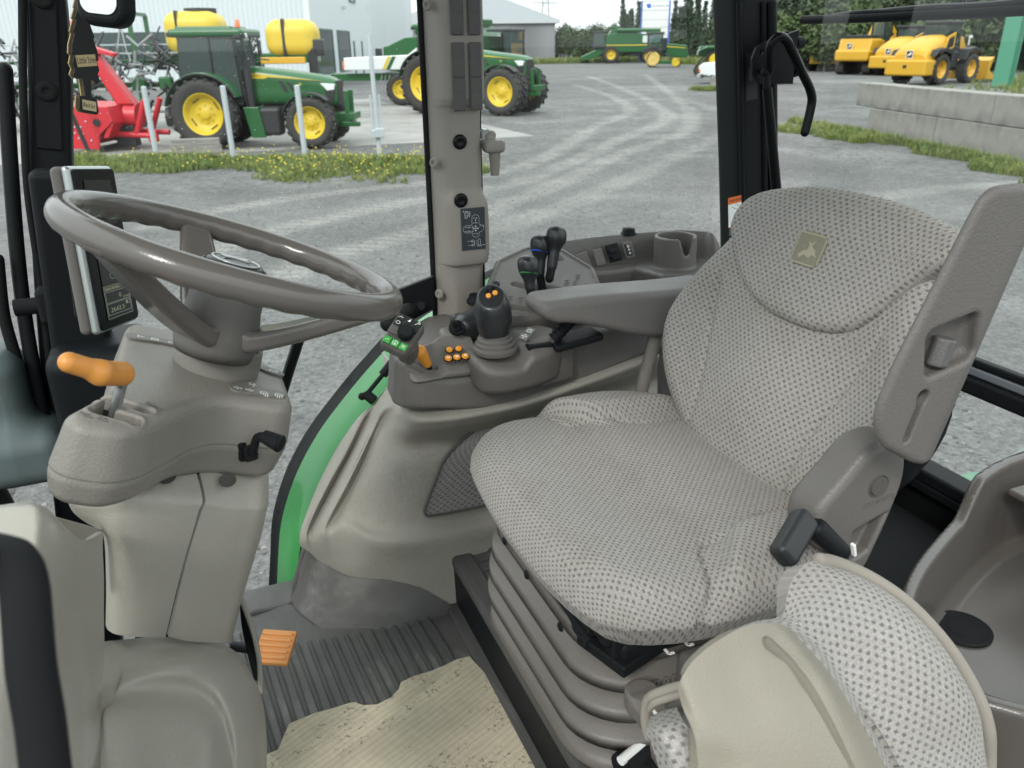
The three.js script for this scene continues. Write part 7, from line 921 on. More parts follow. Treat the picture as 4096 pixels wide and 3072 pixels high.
// ---------- lower column, foot-well covers, pedal ----------
{
  const p = thing('column_pedestal', 'beige steering pedestal panels with a slanted joint', 'pedestal');
  // two panels meeting at a slanted seam; wraps round from the front-left to the driver's side
  const L = [
    [[-0.169,0.641,-0.93],[-0.159,0.661,-0.9],[-0.117,0.676,-0.86],[-0.086,0.677,-0.85],[-0.059,0.671,-0.86],[-0.029,0.659,-0.88]],
    [[-0.168,0.635,-0.92],[-0.153,0.656,-0.87],[-0.119,0.672,-0.83],[-0.091,0.674,-0.825],[-0.061,0.66,-0.835],[-0.027,0.641,-0.85]],
    [[-0.163,0.623,-0.91],[-0.144,0.644,-0.86],[-0.117,0.658,-0.825],[-0.094,0.655,-0.82],[-0.064,0.642,-0.83],[-0.033,0.63,-0.845]],
    [[-0.151,0.612,-0.9],[-0.136,0.626,-0.86],[-0.119,0.637,-0.825],[-0.1,0.629,-0.82],[-0.073,0.616,-0.83],[-0.043,0.605,-0.845]],
    [[-0.135,0.608,-0.88],[-0.13,0.61,-0.855],[-0.12,0.611,-0.83],[-0.106,0.599,-0.825],[-0.083,0.583,-0.835],[-0.056,0.572,-0.85]],
    [[-0.141,0.555,-0.87],[-0.138,0.555,-0.85],[-0.129,0.557,-0.835],[-0.115,0.546,-0.835],[-0.096,0.534,-0.845],[-0.074,0.52,-0.86]],
    [[-0.151,0.501,-0.86],[-0.148,0.501,-0.85],[-0.14,0.5,-0.84],[-0.125,0.492,-0.84],[-0.11,0.478,-0.85],[-0.095,0.458,-0.87]]];
  const R = [
    [[-0.026,0.658,-0.882],[-0.002,0.652,-0.895],[0.024,0.643,-0.91],[0.045,0.629,-0.925],[0.054,0.597,-0.98]],
    [[-0.024,0.64,-0.852],[-0.007,0.629,-0.86],[0.017,0.615,-0.872],[0.039,0.6,-0.89],[0.047,0.569,-0.95]],
    [[-0.03,0.628,-0.847],[-0.009,0.616,-0.855],[0.015,0.601,-0.867],[0.035,0.587,-0.885],[0.043,0.555,-0.95]],
    [[-0.041,0.603,-0.847],[-0.018,0.589,-0.856],[0.003,0.573,-0.868],[0.025,0.556,-0.888],[0.033,0.523,-0.95]],
    [[-0.054,0.57,-0.852],[-0.031,0.554,-0.86],[-0.009,0.538,-0.872],[0.011,0.521,-0.892],[0.019,0.484,-0.955]],
    [[-0.071,0.518,-0.862],[-0.051,0.501,-0.87],[-0.029,0.485,-0.882],[-0.008,0.465,-0.902],[-0.002,0.428,-0.96]],
    [[-0.092,0.456,-0.872],[-0.073,0.437,-0.88],[-0.051,0.418,-0.892],[-0.031,0.396,-0.912],[-0.026,0.355,-0.97]]];
  part('front_panel', shell(L, -0.006, 60, 60), M.beige, p); part('rear_panel', shell(R, -0.006, 50, 60), M.beige, p);
  part('joint_backing', shell([[[-0.032,0.65,-0.9],[-0.022,0.647,-0.9]], [[-0.03,0.632,-0.868],[-0.021,0.63,-0.868]], [[-0.06,0.562,-0.868],[-0.051,0.559,-0.868]], [[-0.1,0.446,-0.888],[-0.091,0.443,-0.888]]], -0.003, 4, 24), M.dark, p);
  part('screw_recess', [at(lathe([[0, 0], [0.008, 0], [0.0095, 0.002]], 20), ...[-0.058,0.673,-0.855], 0.5, 0, 0)], M.taupeD, p); part('screw_recess', [at(lathe([[0, 0], [0.008, 0], [0.0095, 0.002]], 20), ...[0.002,0.646,-0.872], 0.5, 0, 0)], M.taupeD, p);
  part('inner_post', [cyl([-0.07, 0.72, -0.97], [-0.11, 0.1, -0.97], 0.05)], M.dark, p);
}
{
  const d = thing('footwell_cover', 'pale beige moulded cover sweeping around the pedals', 'trim cover');
  const net = [
    [[-0.145,0.523,-0.8],[-0.143,0.485,-0.85],[-0.127,0.444,-0.9],[-0.094,0.416,-0.93],[-0.064,0.393,-0.945],[-0.038,0.367,-0.95],[-0.018,0.341,-0.945],[-0.007,0.313,-0.93],[-0.001,0.296,-0.915],[-0.001,0.27,-0.89],[-0.007,0.247,-0.85],[-0.016,0.217,-0.82]],
    [[-0.147,0.517,-0.794],[-0.138,0.495,-0.82],[-0.123,0.464,-0.86],[-0.092,0.435,-0.89],[-0.063,0.411,-0.905],[-0.041,0.386,-0.91],[-0.024,0.361,-0.905],[-0.013,0.34,-0.89],[-0.009,0.325,-0.875],[-0.008,0.307,-0.85],[-0.014,0.286,-0.81],[-0.021,0.259,-0.78]],
    [[-0.148,0.509,-0.77],[-0.136,0.5,-0.785],[-0.122,0.491,-0.8],[-0.092,0.471,-0.82],[-0.065,0.45,-0.83],[-0.046,0.421,-0.84],[-0.033,0.399,-0.84],[-0.026,0.38,-0.83],[-0.021,0.366,-0.815],[-0.02,0.353,-0.79],[-0.024,0.33,-0.76],[-0.03,0.306,-0.73]],
    [[-0.148,0.507,-0.745],[-0.136,0.502,-0.752],[-0.128,0.502,-0.755],[-0.099,0.486,-0.775],[-0.074,0.465,-0.79],[-0.058,0.44,-0.8],[-0.046,0.421,-0.8],[-0.039,0.406,-0.79],[-0.035,0.394,-0.775],[-0.034,0.378,-0.755],[-0.036,0.352,-0.73],[-0.038,0.337,-0.7]],
    [[-0.145,0.515,-0.712],[-0.138,0.51,-0.72],[-0.131,0.502,-0.735],[-0.11,0.479,-0.76],[-0.086,0.452,-0.78],[-0.068,0.428,-0.79],[-0.056,0.409,-0.79],[-0.048,0.4,-0.775],[-0.045,0.388,-0.76],[-0.043,0.376,-0.74],[-0.044,0.363,-0.71],[-0.045,0.352,-0.68]],
    [[-0.142,0.524,-0.678],[-0.137,0.525,-0.682],[-0.118,0.505,-0.7],[-0.097,0.476,-0.72],[-0.078,0.452,-0.73],[-0.065,0.437,-0.73],[-0.056,0.427,-0.72],[-0.053,0.419,-0.705],[-0.05,0.408,-0.69],[-0.05,0.392,-0.67],[-0.051,0.379,-0.65]],
    [[-0.139,0.527,-0.622],[-0.131,0.527,-0.618],[-0.118,0.517,-0.62],[-0.1,0.486,-0.64],[-0.083,0.465,-0.65],[-0.071,0.449,-0.655],[-0.061,0.441,-0.65],[-0.058,0.436,-0.64],[-0.055,0.432,-0.63],[-0.053,0.42,-0.62],[-0.051,0.413,-0.61]],
    [[-0.134,0.534,-0.55],[-0.125,0.539,-0.54],[-0.117,0.532,-0.54],[-0.1,0.509,-0.55],[-0.086,0.488,-0.56],[-0.073,0.467,-0.57],[-0.065,0.46,-0.57],[-0.062,0.456,-0.57],[-0.059,0.451,-0.57],[-0.053,0.446,-0.57],[-0.05,0.441,-0.57]]];
  part('dome', shell(net, -0.006, 90, 70), M.beige, d);
  // front-left body of the cover, rising to the dash
  const net2 = [
    [[-0.201,0.746,-0.72],[-0.176,0.753,-0.7],[-0.161,0.757,-0.69],[-0.149,0.757,-0.685],[-0.14,0.752,-0.68],[-0.134,0.735,-0.685],[-0.13,0.712,-0.7],[-0.13,0.689,-0.73],[-0.128,0.671,-0.76],[-0.122,0.653,-0.8]],
    [[-0.198,0.747,-0.7],[-0.173,0.756,-0.68],[-0.156,0.762,-0.665],[-0.143,0.765,-0.655],[-0.136,0.755,-0.655],[-0.13,0.739,-0.66],[-0.128,0.711,-0.685],[-0.129,0.683,-0.72],[-0.128,0.659,-0.755],[-0.126,0.634,-0.8]],
    [[-0.194,0.733,-0.66],[-0.172,0.739,-0.645],[-0.158,0.74,-0.64],[-0.146,0.74,-0.635],[-0.141,0.726,-0.645],[-0.137,0.703,-0.665],[-0.135,0.679,-0.69],[-0.135,0.651,-0.725],[-0.134,0.624,-0.76],[-0.132,0.596,-0.8]],
    [[-0.198,0.704,-0.64],[-0.177,0.707,-0.63],[-0.165,0.704,-0.63],[-0.154,0.698,-0.635],[-0.148,0.678,-0.655],[-0.147,0.653,-0.685],[-0.146,0.626,-0.715],[-0.144,0.603,-0.74],[-0.142,0.578,-0.77],[-0.14,0.554,-0.8]],
    [[-0.201,0.676,-0.62],[-0.183,0.672,-0.62],[-0.171,0.665,-0.625],[-0.162,0.646,-0.645],[-0.157,0.624,-0.67],[-0.156,0.598,-0.7],[-0.153,0.575,-0.725],[-0.151,0.557,-0.745],[-0.149,0.536,-0.77],[-0.146,0.518,-0.795]],
    [[-0.204,0.648,-0.6],[-0.188,0.64,-0.605],[-0.178,0.623,-0.62],[-0.17,0.599,-0.645],[-0.165,0.574,-0.67],[-0.161,0.555,-0.69],[-0.158,0.536,-0.71],[-0.154,0.522,-0.725],[-0.151,0.511,-0.74],[-0.147,0.506,-0.75]],
    [[-0.202,0.63,-0.56],[-0.187,0.62,-0.565],[-0.177,0.603,-0.58],[-0.168,0.581,-0.6],[-0.162,0.561,-0.62],[-0.157,0.548,-0.635],[-0.153,0.537,-0.65],[-0.149,0.531,-0.66],[-0.145,0.527,-0.67],[-0.142,0.524,-0.68]],
    [[-0.195,0.616,-0.5],[-0.184,0.599,-0.51],[-0.174,0.584,-0.52],[-0.165,0.563,-0.535],[-0.159,0.546,-0.55],[-0.155,0.532,-0.565],[-0.151,0.521,-0.58],[-0.147,0.518,-0.59],[-0.143,0.517,-0.6],[-0.138,0.523,-0.605]]];
  part('front_body', shell(net2, -0.006, 70, 60), M.beige, d);
  part('back_panel', shell([[[-0.159,0.679,-0.8],[-0.145,0.657,-0.82],[-0.128,0.632,-0.84]], [[-0.164,0.658,-0.8],[-0.149,0.635,-0.82],[-0.132,0.614,-0.84]], [[-0.172,0.612,-0.79],[-0.158,0.587,-0.81],[-0.141,0.564,-0.83]]], -0.005, 20, 20), M.beige, d);
  // edge of the pedal arm opening; a dark sheet stands in for shade inside
  part('opening_edge', [tube([[-0.006,0.429,-0.955],[-0.001,0.394,-0.96],[0.003,0.357,-0.96],[0.004,0.325,-0.955],[0.002,0.302,-0.945],[-0.001,0.287,-0.93]], 0.0035, 40, 8)], M.beige, d);
  part('opening_shade', shell([[[-0.008,0.421,-0.965],[-0.006,0.428,-0.957]], [[-0.011,0.362,-0.985],[0,0.38,-0.962]], [[-0.01,0.314,-0.985],[0.003,0.331,-0.958]], [[-0.007,0.28,-0.965],[0.001,0.295,-0.943]]], -0.003, 8, 30), M.dark, d);
}
{ // brake pedal
  const b = thing('brake_pedal', 'worn orange ribbed brake pedal beside the pedestal', 'pedal');
  tri(b, [0.001,0.122,-1.19], [0.033,0.12,-1.175], [0.019,0.141,-1.25]);
  part('pad', [rbox(0.062, 0.066, 0.012, 0.004, 3).translate(0.022, 0.033, 0)], M.pedal = std([0.55, 0.24, 0.075], 0.6), b);
  for (let i = 0; i < 5; i++) part('rib', [rbox(0.056, 0.0062, 0.006, 0.0028, 2).translate(0.021, 0.010 + i * 0.0115, 0.0065)], M.pedal, b);
  part('arm', [cyl([0.0, 0.03, -0.006], [-0.07, 0.06, -0.05], 0.009)], M.black, b);
}
{ // door seal of the open left door, close to the camera
  const s = thing('door_seal', 'thick black rubber door seal around the left door opening', 'door seal');
  part('seal', [tube([[-0.136,0.88,-0.4],[-0.117,0.887,-0.385],[-0.099,0.892,-0.37],[-0.091,0.892,-0.36],[-0.088,0.887,-0.35],[-0.088,0.875,-0.34],[-0.089,0.858,-0.33],[-0.089,0.837,-0.32],[-0.09,0.815,-0.31],[-0.09,0.794,-0.3]], 0.0098, 90, 12)], M.rubber, s);
  part('door_edge', [tube([[-0.119,0.9,-0.36],[-0.106,0.898,-0.36],[-0.102,0.893,-0.36]], 0.010, 30, 10)], M.blackG, s);
}
// ---------- mirror, air freshener, bonnet and wipers beyond the windscreen ----------
{
  const m = thing('interior_mirror', 'black framed rear view mirror hanging by the corner post', 'mirror');
  tri(m, [-0.07,1.149,-1.22], [-0.04,1.145,-1.2], [-0.062,1.203,-1.22]);
  part('housing', [ext(rrect(0.070, 0.16, 0.022), 0.03, 0.010, [], 4).translate(0.021, 0.06, -0.012)], M.black, m);
  part('mirror_glass', [ext(rrect(0.050, 0.14, 0.014), 0.003, 0.0005).translate(0.022, 0.064, 0.0035)], std([0.75, 0.78, 0.78], 0.03, { metalness: 1 }), m);
  part('stem', [cyl([0.02, 0.12, -0.02], [-0.02, 0.2, -0.15], 0.008)], M.black, m);
}
{
  const tree = [[0, 0.105], [0.006, 0.095], [0.012, 0.080], [0.010, 0.079], [0.018, 0.062], [0.015, 0.060], [0.024, 0.040], [0.021, 0.037], [0.029, 0.018], [0.031, 0.004], [0.026, 0.001], [0.031, -0.012], [0.026, -0.020], [0.031, -0.03], [0.024, -0.036], [0.010, -0.030], [0.007, -0.06], [0.020, -0.062], [0.023, -0.082], [0.018, -0.088], [-0.018, -0.088], [-0.023, -0.082], [-0.02, -0.062], [-0.007, -0.06], [-0.010, -0.030], [-0.024, -0.036], [-0.031, -0.03], [-0.026, -0.020], [-0.031, -0.012], [-0.026, 0.001], [-0.031, 0.004], [-0.029, 0.018], [-0.021, 0.037], [-0.024, 0.040], [-0.015, 0.060], [-0.018, 0.062], [-0.010, 0.079], [-0.012, 0.080], [-0.006, 0.095]].map(p => [p[0] * 0.92, p[1] * 0.92]);
  const mk = (lb, fx, dz, tan) => { const t = thing('air_freshener', lb, 'air freshener', [-0.086,1.089,-1.3], 0); t.scale.setScalar(0.86);
    t.position.x += fx; t.position.z += dz; t.rotation.set(0, 0.95, -0.20); 
    part('card', [ext(tree, 0.002, 0.0004)], tan ? std([0.42, 0.31, 0.16], 0.8) : std([0.012, 0.013, 0.014], 0.75), t);
    if (!tan) { const l1 = label2D(0.044, 0.017, 256, 96, (g, w, h) => { g.fillStyle = '#c8b487'; g.fillRect(0, 0, w, h); g.fillStyle = '#17130c'; g.font = 'bold 50px serif'; g.save(); g.scale(0.9, 1.35); g.fillText('Little Trees', 6, 52); g.restore(); }); l1.name = 'upper_label'; l1.position.set(0, -0.002, 0.0016); l1.rotation.z = 0.22; t.add(l1); shadow(l1);
      const l2 = label2D(0.030, 0.015, 192, 96, (g, w, h) => { g.fillStyle = '#cdbb92'; g.fillRect(0, 0, w, h); g.fillStyle = '#17130c'; g.font = 'bold 44px sans-serif'; g.save(); g.scale(0.85, 1.2); g.fillText('Black Ice', 12, 56); g.restore(); }); l2.name = 'lower_label'; l2.position.set(0, -0.069, 0.0016); t.add(l2); shadow(l2); 
      part('string', [tube([[0, 0.095, 0], [0.004, 0.13, 0], [0.0, 0.18, 0.01]], 0.0008, 10, 5)], M.white, t); } };
  mk('black tree shaped air freshener card with two tan labels', 0, 0, false);
  mk('second tree shaped freshener card behind the black one showing its tan back', -0.006, -0.012, true);
}
{
  const b = thing('tractor_bonnet', 'dark bonnet of this tractor beyond the windscreen', 'bonnet');
  part('cover', sdf((X, Y, Z) => sdBox(X + 1.2, Y - 0.16 + (X + 1.3) * -0.02, Z + 1.0, 0.87, 0.34, 0.50, 0.12), [-2.3, -0.3, -1.6], [-0.25, 0.65, -0.4], 0.03), M.rubber, b);
  const c = thing('wiper_motor_cover', 'grey plastic wiper motor cover outside the windscreen', 'cover');
  part('cover', sdf((X, Y, Z) => smin(sdBox(X + 0.315, Y - 0.57, Z + 1.42, 0.045, 0.10, 0.06, 0.035), sdBox(X + 0.29, Y - 0.50, Z + 1.40, 0.06, 0.045, 0.07, 0.03), 0.04), [-0.42, 0.42, -1.52], [-0.19, 0.72, -1.28], 0.007), std([0.10, 0.13, 0.13], 0.6), c);
  const w = thing('front_wiper', 'black windscreen wiper arm and blade parked by the corner post', 'wiper');
  part('blade', [tube([[-0.269,0.808,-1.42],[-0.28,0.721,-1.42],[-0.28,0.671,-1.42],[-0.277,0.611,-1.42],[-0.266,0.555,-1.42]], 0.009, 40, 8)], M.rubber, w);
  part('arm', [tube([[-0.206,1.075,-1.46],[-0.226,0.946,-1.45],[-0.246,0.801,-1.44],[-0.257,0.684,-1.43],[-0.26,0.6,-1.42],[-0.261,0.512,-1.41]], 0.011, 40, 8)], M.black, w);
}

// ---------- rear wall, storage tub, jump seat ----------
{
  const r = thing('rear_wall', 'black rear cab wall below the back window', 'wall panel');
  part('panel', [box(0.03, 0.42, 1.4, 1.40, 0.03, -0.92, 0.006)], M.dark, r);
  part('sill', [box(0.06, 0.03, 1.4, 1.39, 0.250, -0.92, 0.008), box(0.03, 0.02, 1.4, 1.375, 0.226, -0.92, 0.004)], M.black, r);
  const h = thing('rear_hatch_frame', 'black and grey bottom rail of the rear window hatch', 'window frame');
  part('rail', [box(0.03, 0.035, 1.4, 1.40, 0.468, -0.92, 0.008)], M.black, h); part('bright_strip', [box(0.02, 0.02, 1.4, 1.405, 0.496, -0.92, 0.006)], std([0.16, 0.18, 0.20], 0.35), h); part('upper_rail', [box(0.02, 0.016, 1.4, 1.402, 0.515, -0.92, 0.005)], M.black, h);
  const w = thing('rear_wiper', 'black rear window wiper blade across the top of the back window', 'wiper');
  part('blade', [tube([[1.45,1.148,-1.701],[1.45,1.146,-1.529],[1.45,1.146,-1.388],[1.45,1.146,-1.254],[1.45,1.147,-1.127],[1.45,1.148,-1.035]], 0.0095, 40, 8)], M.rubber, w);
  part('blade_carrier', [tube([[1.455,1.152,-1.607],[1.455,1.157,-1.537],[1.455,1.156,-1.395],[1.455,1.156,-1.282]], 0.006, 30, 8), tube([[1.46,1.153,-1.474],[1.46,1.156,-1.353],[1.46,1.155,-1.224],[1.46,1.158,-1.137],[1.46,1.167,-1.047]], 0.011, 30, 8)], M.black, w);
}
{ // dark side box behind the seat
  const d = thing('rear_floor_box', 'black plastic box on the floor behind the seat', 'box');
  part('box', [box(0.40, 0.05, 0.6, 1.15, 0.15, -1.10, 0.02)], M.dark, d);
}
{ // storage tub
  const t = thing('storage_tub', 'brown glossy plastic storage tub behind the jump seat', 'storage tub');
  const tubPl = smooth2([[0.735, -0.50], [0.76, -0.56], [0.80, -0.605], [0.875, -0.655], [0.972, -0.70], [1.07, -0.738], [1.2, -0.77], [1.34, -0.76], [1.36, -0.58], [1.34, -0.42], [1.05, -0.40], [0.80, -0.41]], 60);
  const f = (X, Y, Z) => { const top = 0.42 + 0.05 * sst(1.02, 1.10, X) ; const d2 = sdPoly(tubPl, X, Z) - Math.max(0, Y - 0.3) * 0.12; let d = slab(d2, Y - (top + 0.12) / 2, (top - 0.12) / 2, 0.009); d = smax(d, -slab(d2 + 0.020, Y - 0.60, 0.29, 0.02), 0.008); return d * 0.8; };
  part('tub', sdf(f, [0.68, 0.1, -0.84], [1.40, 0.50, -0.34], 0.007), M.tub = plas([0.096, 0.087, 0.079], 0.24, 0.00012), t);
  part('rubber_disc', [at(lathe([[0, 0.004], [0.02, 0.005], [0.022, 0.003], [0.034, 0.003], [0.036, 0.005], [0.040, 0.003], [0.040, 0]], 32), 0.955, 0.3105, -0.632)], M.rubber, t);
  part('ledge', [box(0.2, 0.012, 0.16, 1.24, 0.44, -0.66, 0.005)], M.tub, t);
}
{ // jump seat, folded
  const j = thing('jump_seat', 'folded jump seat with tan shell and dotted fabric cushion', 'seat');
  const back = [
    [[0.317,0.612,-0.43],[0.317,0.598,-0.42],[0.315,0.59,-0.4],[0.313,0.574,-0.39],[0.309,0.556,-0.38],[0.306,0.528,-0.37]],
    [[0.321,0.621,-0.43],[0.324,0.605,-0.415],[0.33,0.587,-0.395],[0.334,0.565,-0.385],[0.331,0.541,-0.375],[0.325,0.52,-0.36]],
    [[0.335,0.63,-0.435],[0.344,0.607,-0.415],[0.349,0.584,-0.39],[0.354,0.562,-0.375],[0.354,0.537,-0.36],[0.355,0.507,-0.35]],
    [[0.359,0.636,-0.44],[0.368,0.609,-0.42],[0.371,0.585,-0.39],[0.378,0.557,-0.37],[0.384,0.523,-0.355],[0.386,0.492,-0.34]],
    [[0.39,0.638,-0.445],[0.395,0.615,-0.425],[0.399,0.589,-0.39],[0.407,0.554,-0.365],[0.42,0.512,-0.35],[0.428,0.471,-0.335]],
    [[0.417,0.63,-0.45],[0.424,0.611,-0.43],[0.424,0.59,-0.395],[0.431,0.554,-0.365],[0.445,0.512,-0.345],[0.46,0.461,-0.33]],
    [[0.443,0.616,-0.455],[0.446,0.607,-0.435],[0.446,0.593,-0.4],[0.455,0.555,-0.37],[0.47,0.511,-0.35],[0.488,0.452,-0.33]],
    [[0.476,0.587,-0.46],[0.481,0.574,-0.445],[0.479,0.568,-0.415],[0.488,0.538,-0.385],[0.507,0.495,-0.365],[0.529,0.437,-0.345]]];
  part('shell', shell(back, 0.012, 60, 60), M.tan, j);
  part('raised_rib', [tube([[0.411,0.62,-0.437],[0.425,0.604,-0.425],[0.43,0.592,-0.402],[0.437,0.568,-0.38],[0.446,0.539,-0.363],[0.456,0.506,-0.345]], 0.006, 50, 8)], M.tan, j);
  part('moulded_arrow', [tube([[0.327,0.559,-0.39],[0.335,0.581,-0.393],[0.34,0.558,-0.385]], 0.0022, 20, 6)], M.tan, j);
  const fab = [
    [[0.395,0.612,-0.47],[0.427,0.609,-0.475],[0.47,0.596,-0.485],[0.488,0.601,-0.5],[0.502,0.611,-0.51],[0.528,0.617,-0.52],[0.557,0.603,-0.53],[0.579,0.589,-0.535]],
    [[0.403,0.617,-0.462],[0.436,0.613,-0.465],[0.482,0.591,-0.475],[0.51,0.591,-0.488],[0.541,0.59,-0.5],[0.572,0.589,-0.51],[0.602,0.578,-0.52],[0.625,0.562,-0.53]],
    [[0.45,0.605,-0.455],[0.471,0.591,-0.452],[0.505,0.562,-0.46],[0.531,0.564,-0.468],[0.564,0.566,-0.478],[0.598,0.565,-0.488],[0.629,0.557,-0.498],[0.656,0.539,-0.51]],
    [[0.473,0.582,-0.445],[0.489,0.564,-0.437],[0.519,0.536,-0.442],[0.546,0.538,-0.448],[0.579,0.541,-0.455],[0.614,0.542,-0.462],[0.649,0.532,-0.472],[0.68,0.511,-0.485]],
    [[0.485,0.558,-0.425],[0.498,0.543,-0.415],[0.523,0.518,-0.418],[0.557,0.513,-0.424],[0.593,0.513,-0.43],[0.63,0.511,-0.438],[0.666,0.501,-0.448],[0.7,0.476,-0.462]],
    [[0.499,0.522,-0.4],[0.508,0.513,-0.39],[0.532,0.49,-0.394],[0.569,0.48,-0.4],[0.61,0.472,-0.408],[0.65,0.464,-0.416],[0.686,0.454,-0.425],[0.723,0.425,-0.44]],
    [[0.514,0.482,-0.38],[0.521,0.476,-0.372],[0.544,0.455,-0.376],[0.586,0.437,-0.384],[0.627,0.424,-0.392],[0.664,0.414,-0.4],[0.698,0.4,-0.41],[0.732,0.371,-0.425]],
    [[0.535,0.429,-0.365],[0.543,0.424,-0.358],[0.567,0.405,-0.362],[0.608,0.386,-0.37],[0.65,0.368,-0.38],[0.686,0.353,-0.39],[0.712,0.344,-0.4],[0.734,0.327,-0.41]]];
  part('cushion', shell(fab, -0.02, 70, 70), M.fabric, j);
  part('cushion_rim', [tube([[0.559,0.601,-0.535],[0.584,0.588,-0.54],[0.637,0.556,-0.535],[0.673,0.528,-0.515],[0.697,0.498,-0.49],[0.72,0.46,-0.468],[0.737,0.416,-0.445],[0.743,0.388,-0.435],[0.75,0.348,-0.43],[0.751,0.301,-0.42]], 0.0085, 70, 10)], M.tanRim = plas([0.36, 0.325, 0.28], 0.5), j);
  const low = [[[0.31,0.549,-0.46],[0.312,0.56,-0.455],[0.32,0.567,-0.45],[0.329,0.572,-0.445]], [[0.297,0.562,-0.44],[0.297,0.579,-0.425],[0.307,0.582,-0.42],[0.32,0.581,-0.42]], [[0.298,0.551,-0.43],[0.297,0.573,-0.41],[0.309,0.576,-0.405],[0.327,0.569,-0.41]], [[0.302,0.528,-0.42],[0.301,0.551,-0.4],[0.311,0.554,-0.395],[0.326,0.545,-0.4]], [[0.31,0.491,-0.41],[0.306,0.516,-0.39],[0.314,0.518,-0.385],[0.327,0.506,-0.39]]];
  part('seat_bolster', shell(low, -0.02, 30, 30), M.fabric, j);
  part('pull_handle', [tube([[0.331,0.594,-0.445],[0.323,0.589,-0.45],[0.314,0.583,-0.455],[0.311,0.575,-0.46],[0.31,0.566,-0.462],[0.309,0.549,-0.46],[0.31,0.537,-0.455]], 0.0048, 50, 8), tube([[0.328,0.591,-0.44],[0.318,0.586,-0.445],[0.31,0.58,-0.45],[0.309,0.57,-0.455]], 0.0035, 30, 8)], M.tanRim, j);
}
{ // belt buckle beside the driver seat
  const b = thing('seat_belt_buckle', 'black seat belt buckle on the near side of the driver seat', 'buckle');
  const A = [0.595,0.55,-0.62], B = [0.633,0.567,-0.64], C = [0.69,0.521,-0.62];
  const bx = new THREE.Group(); tri(bx, A, B, C); bx.updateMatrix(); const bi = bx.matrix.clone().invert();
  part('pouch', sdf((x, y, z) => { const q = V(x, y, z).applyMatrix4(bi); return sdBox(q.x - 0.018, q.y + 0.004, q.z + 0.004, 0.036, 0.016, 0.013, 0.008); }, [0.5, 0.38, -0.70], [0.75, 0.62, -0.56], 0.004), std([0.02, 0.022, 0.024], 0.5), b);
  part('sleeve', sdf((x, y, z) => sdCap(x, y, z, [0.652,0.556,-0.635], [0.673,0.532,-0.615], 0.014, 0.012), [0.55, 0.38, -0.70], [0.78, 0.62, -0.54], 0.005), M.black, b);
  part('tag', [at(rbox(0.004, 0.018, 0.006, 0.001), ...[0.672,0.547,-0.595], 0, 0, 0.3)], M.white, b);
  const k = thing('seat_control_box', 'dark seat control box with white pictograms under the cushion', 'control box');
  part('box', sdf((X, Y, Z) => sdBox(X - 0.555, Y - 0.345, Z + 0.665, 0.05, 0.03, 0.035, 0.014), [0.48, 0.30, -0.72], [0.63, 0.40, -0.61], 0.005), M.taupeD, k);
  for (const p of [[0.492,0.376,-0.696], [0.524,0.376,-0.7]]) part('pictogram', [box(0.004, 0.001, 0.010, p[0], 0.3762, p[2]), box(0.008, 0.001, 0.004, p[0] + 0.004, 0.3762, p[2] + 0.005)], M.white, k);
}
{ // small things on the floor in front of the jump seat
  const k = thing('floor_bracket', 'black and taupe bracket at the foot of the seat base', 'bracket');
  part('cover', sdf((X, Y, Z) => sdBox(X - 0.525, Y - 0.145, Z + 0.70, 0.035, 0.05, 0.04, 0.015), [0.46, 0.07, -0.76], [0.59, 0.22, -0.64], 0.006), M.taupe, k); part('boot', [cyl([0.47, 0.12, -0.70], [0.445, 0.16, -0.70], 0.03, 0.022)], M.rubber, k);
  const u = thing('rolled_mat', 'rolled black mat with a white paper strip on the floor', 'mat');
  part('roll', [cyl([0.449,0.17,-0.717], [0.519,0.17,-0.74], 0.022, 0.022, 18), cyl([0.478,0.16,-0.697], [0.523,0.16,-0.721], 0.02, 0.02, 18)], M.rubber, u); part('paper', [cyl([0.442,0.19,-0.713], [0.498,0.19,-0.733], 0.007, 0.007, 8)], M.white, u);
}
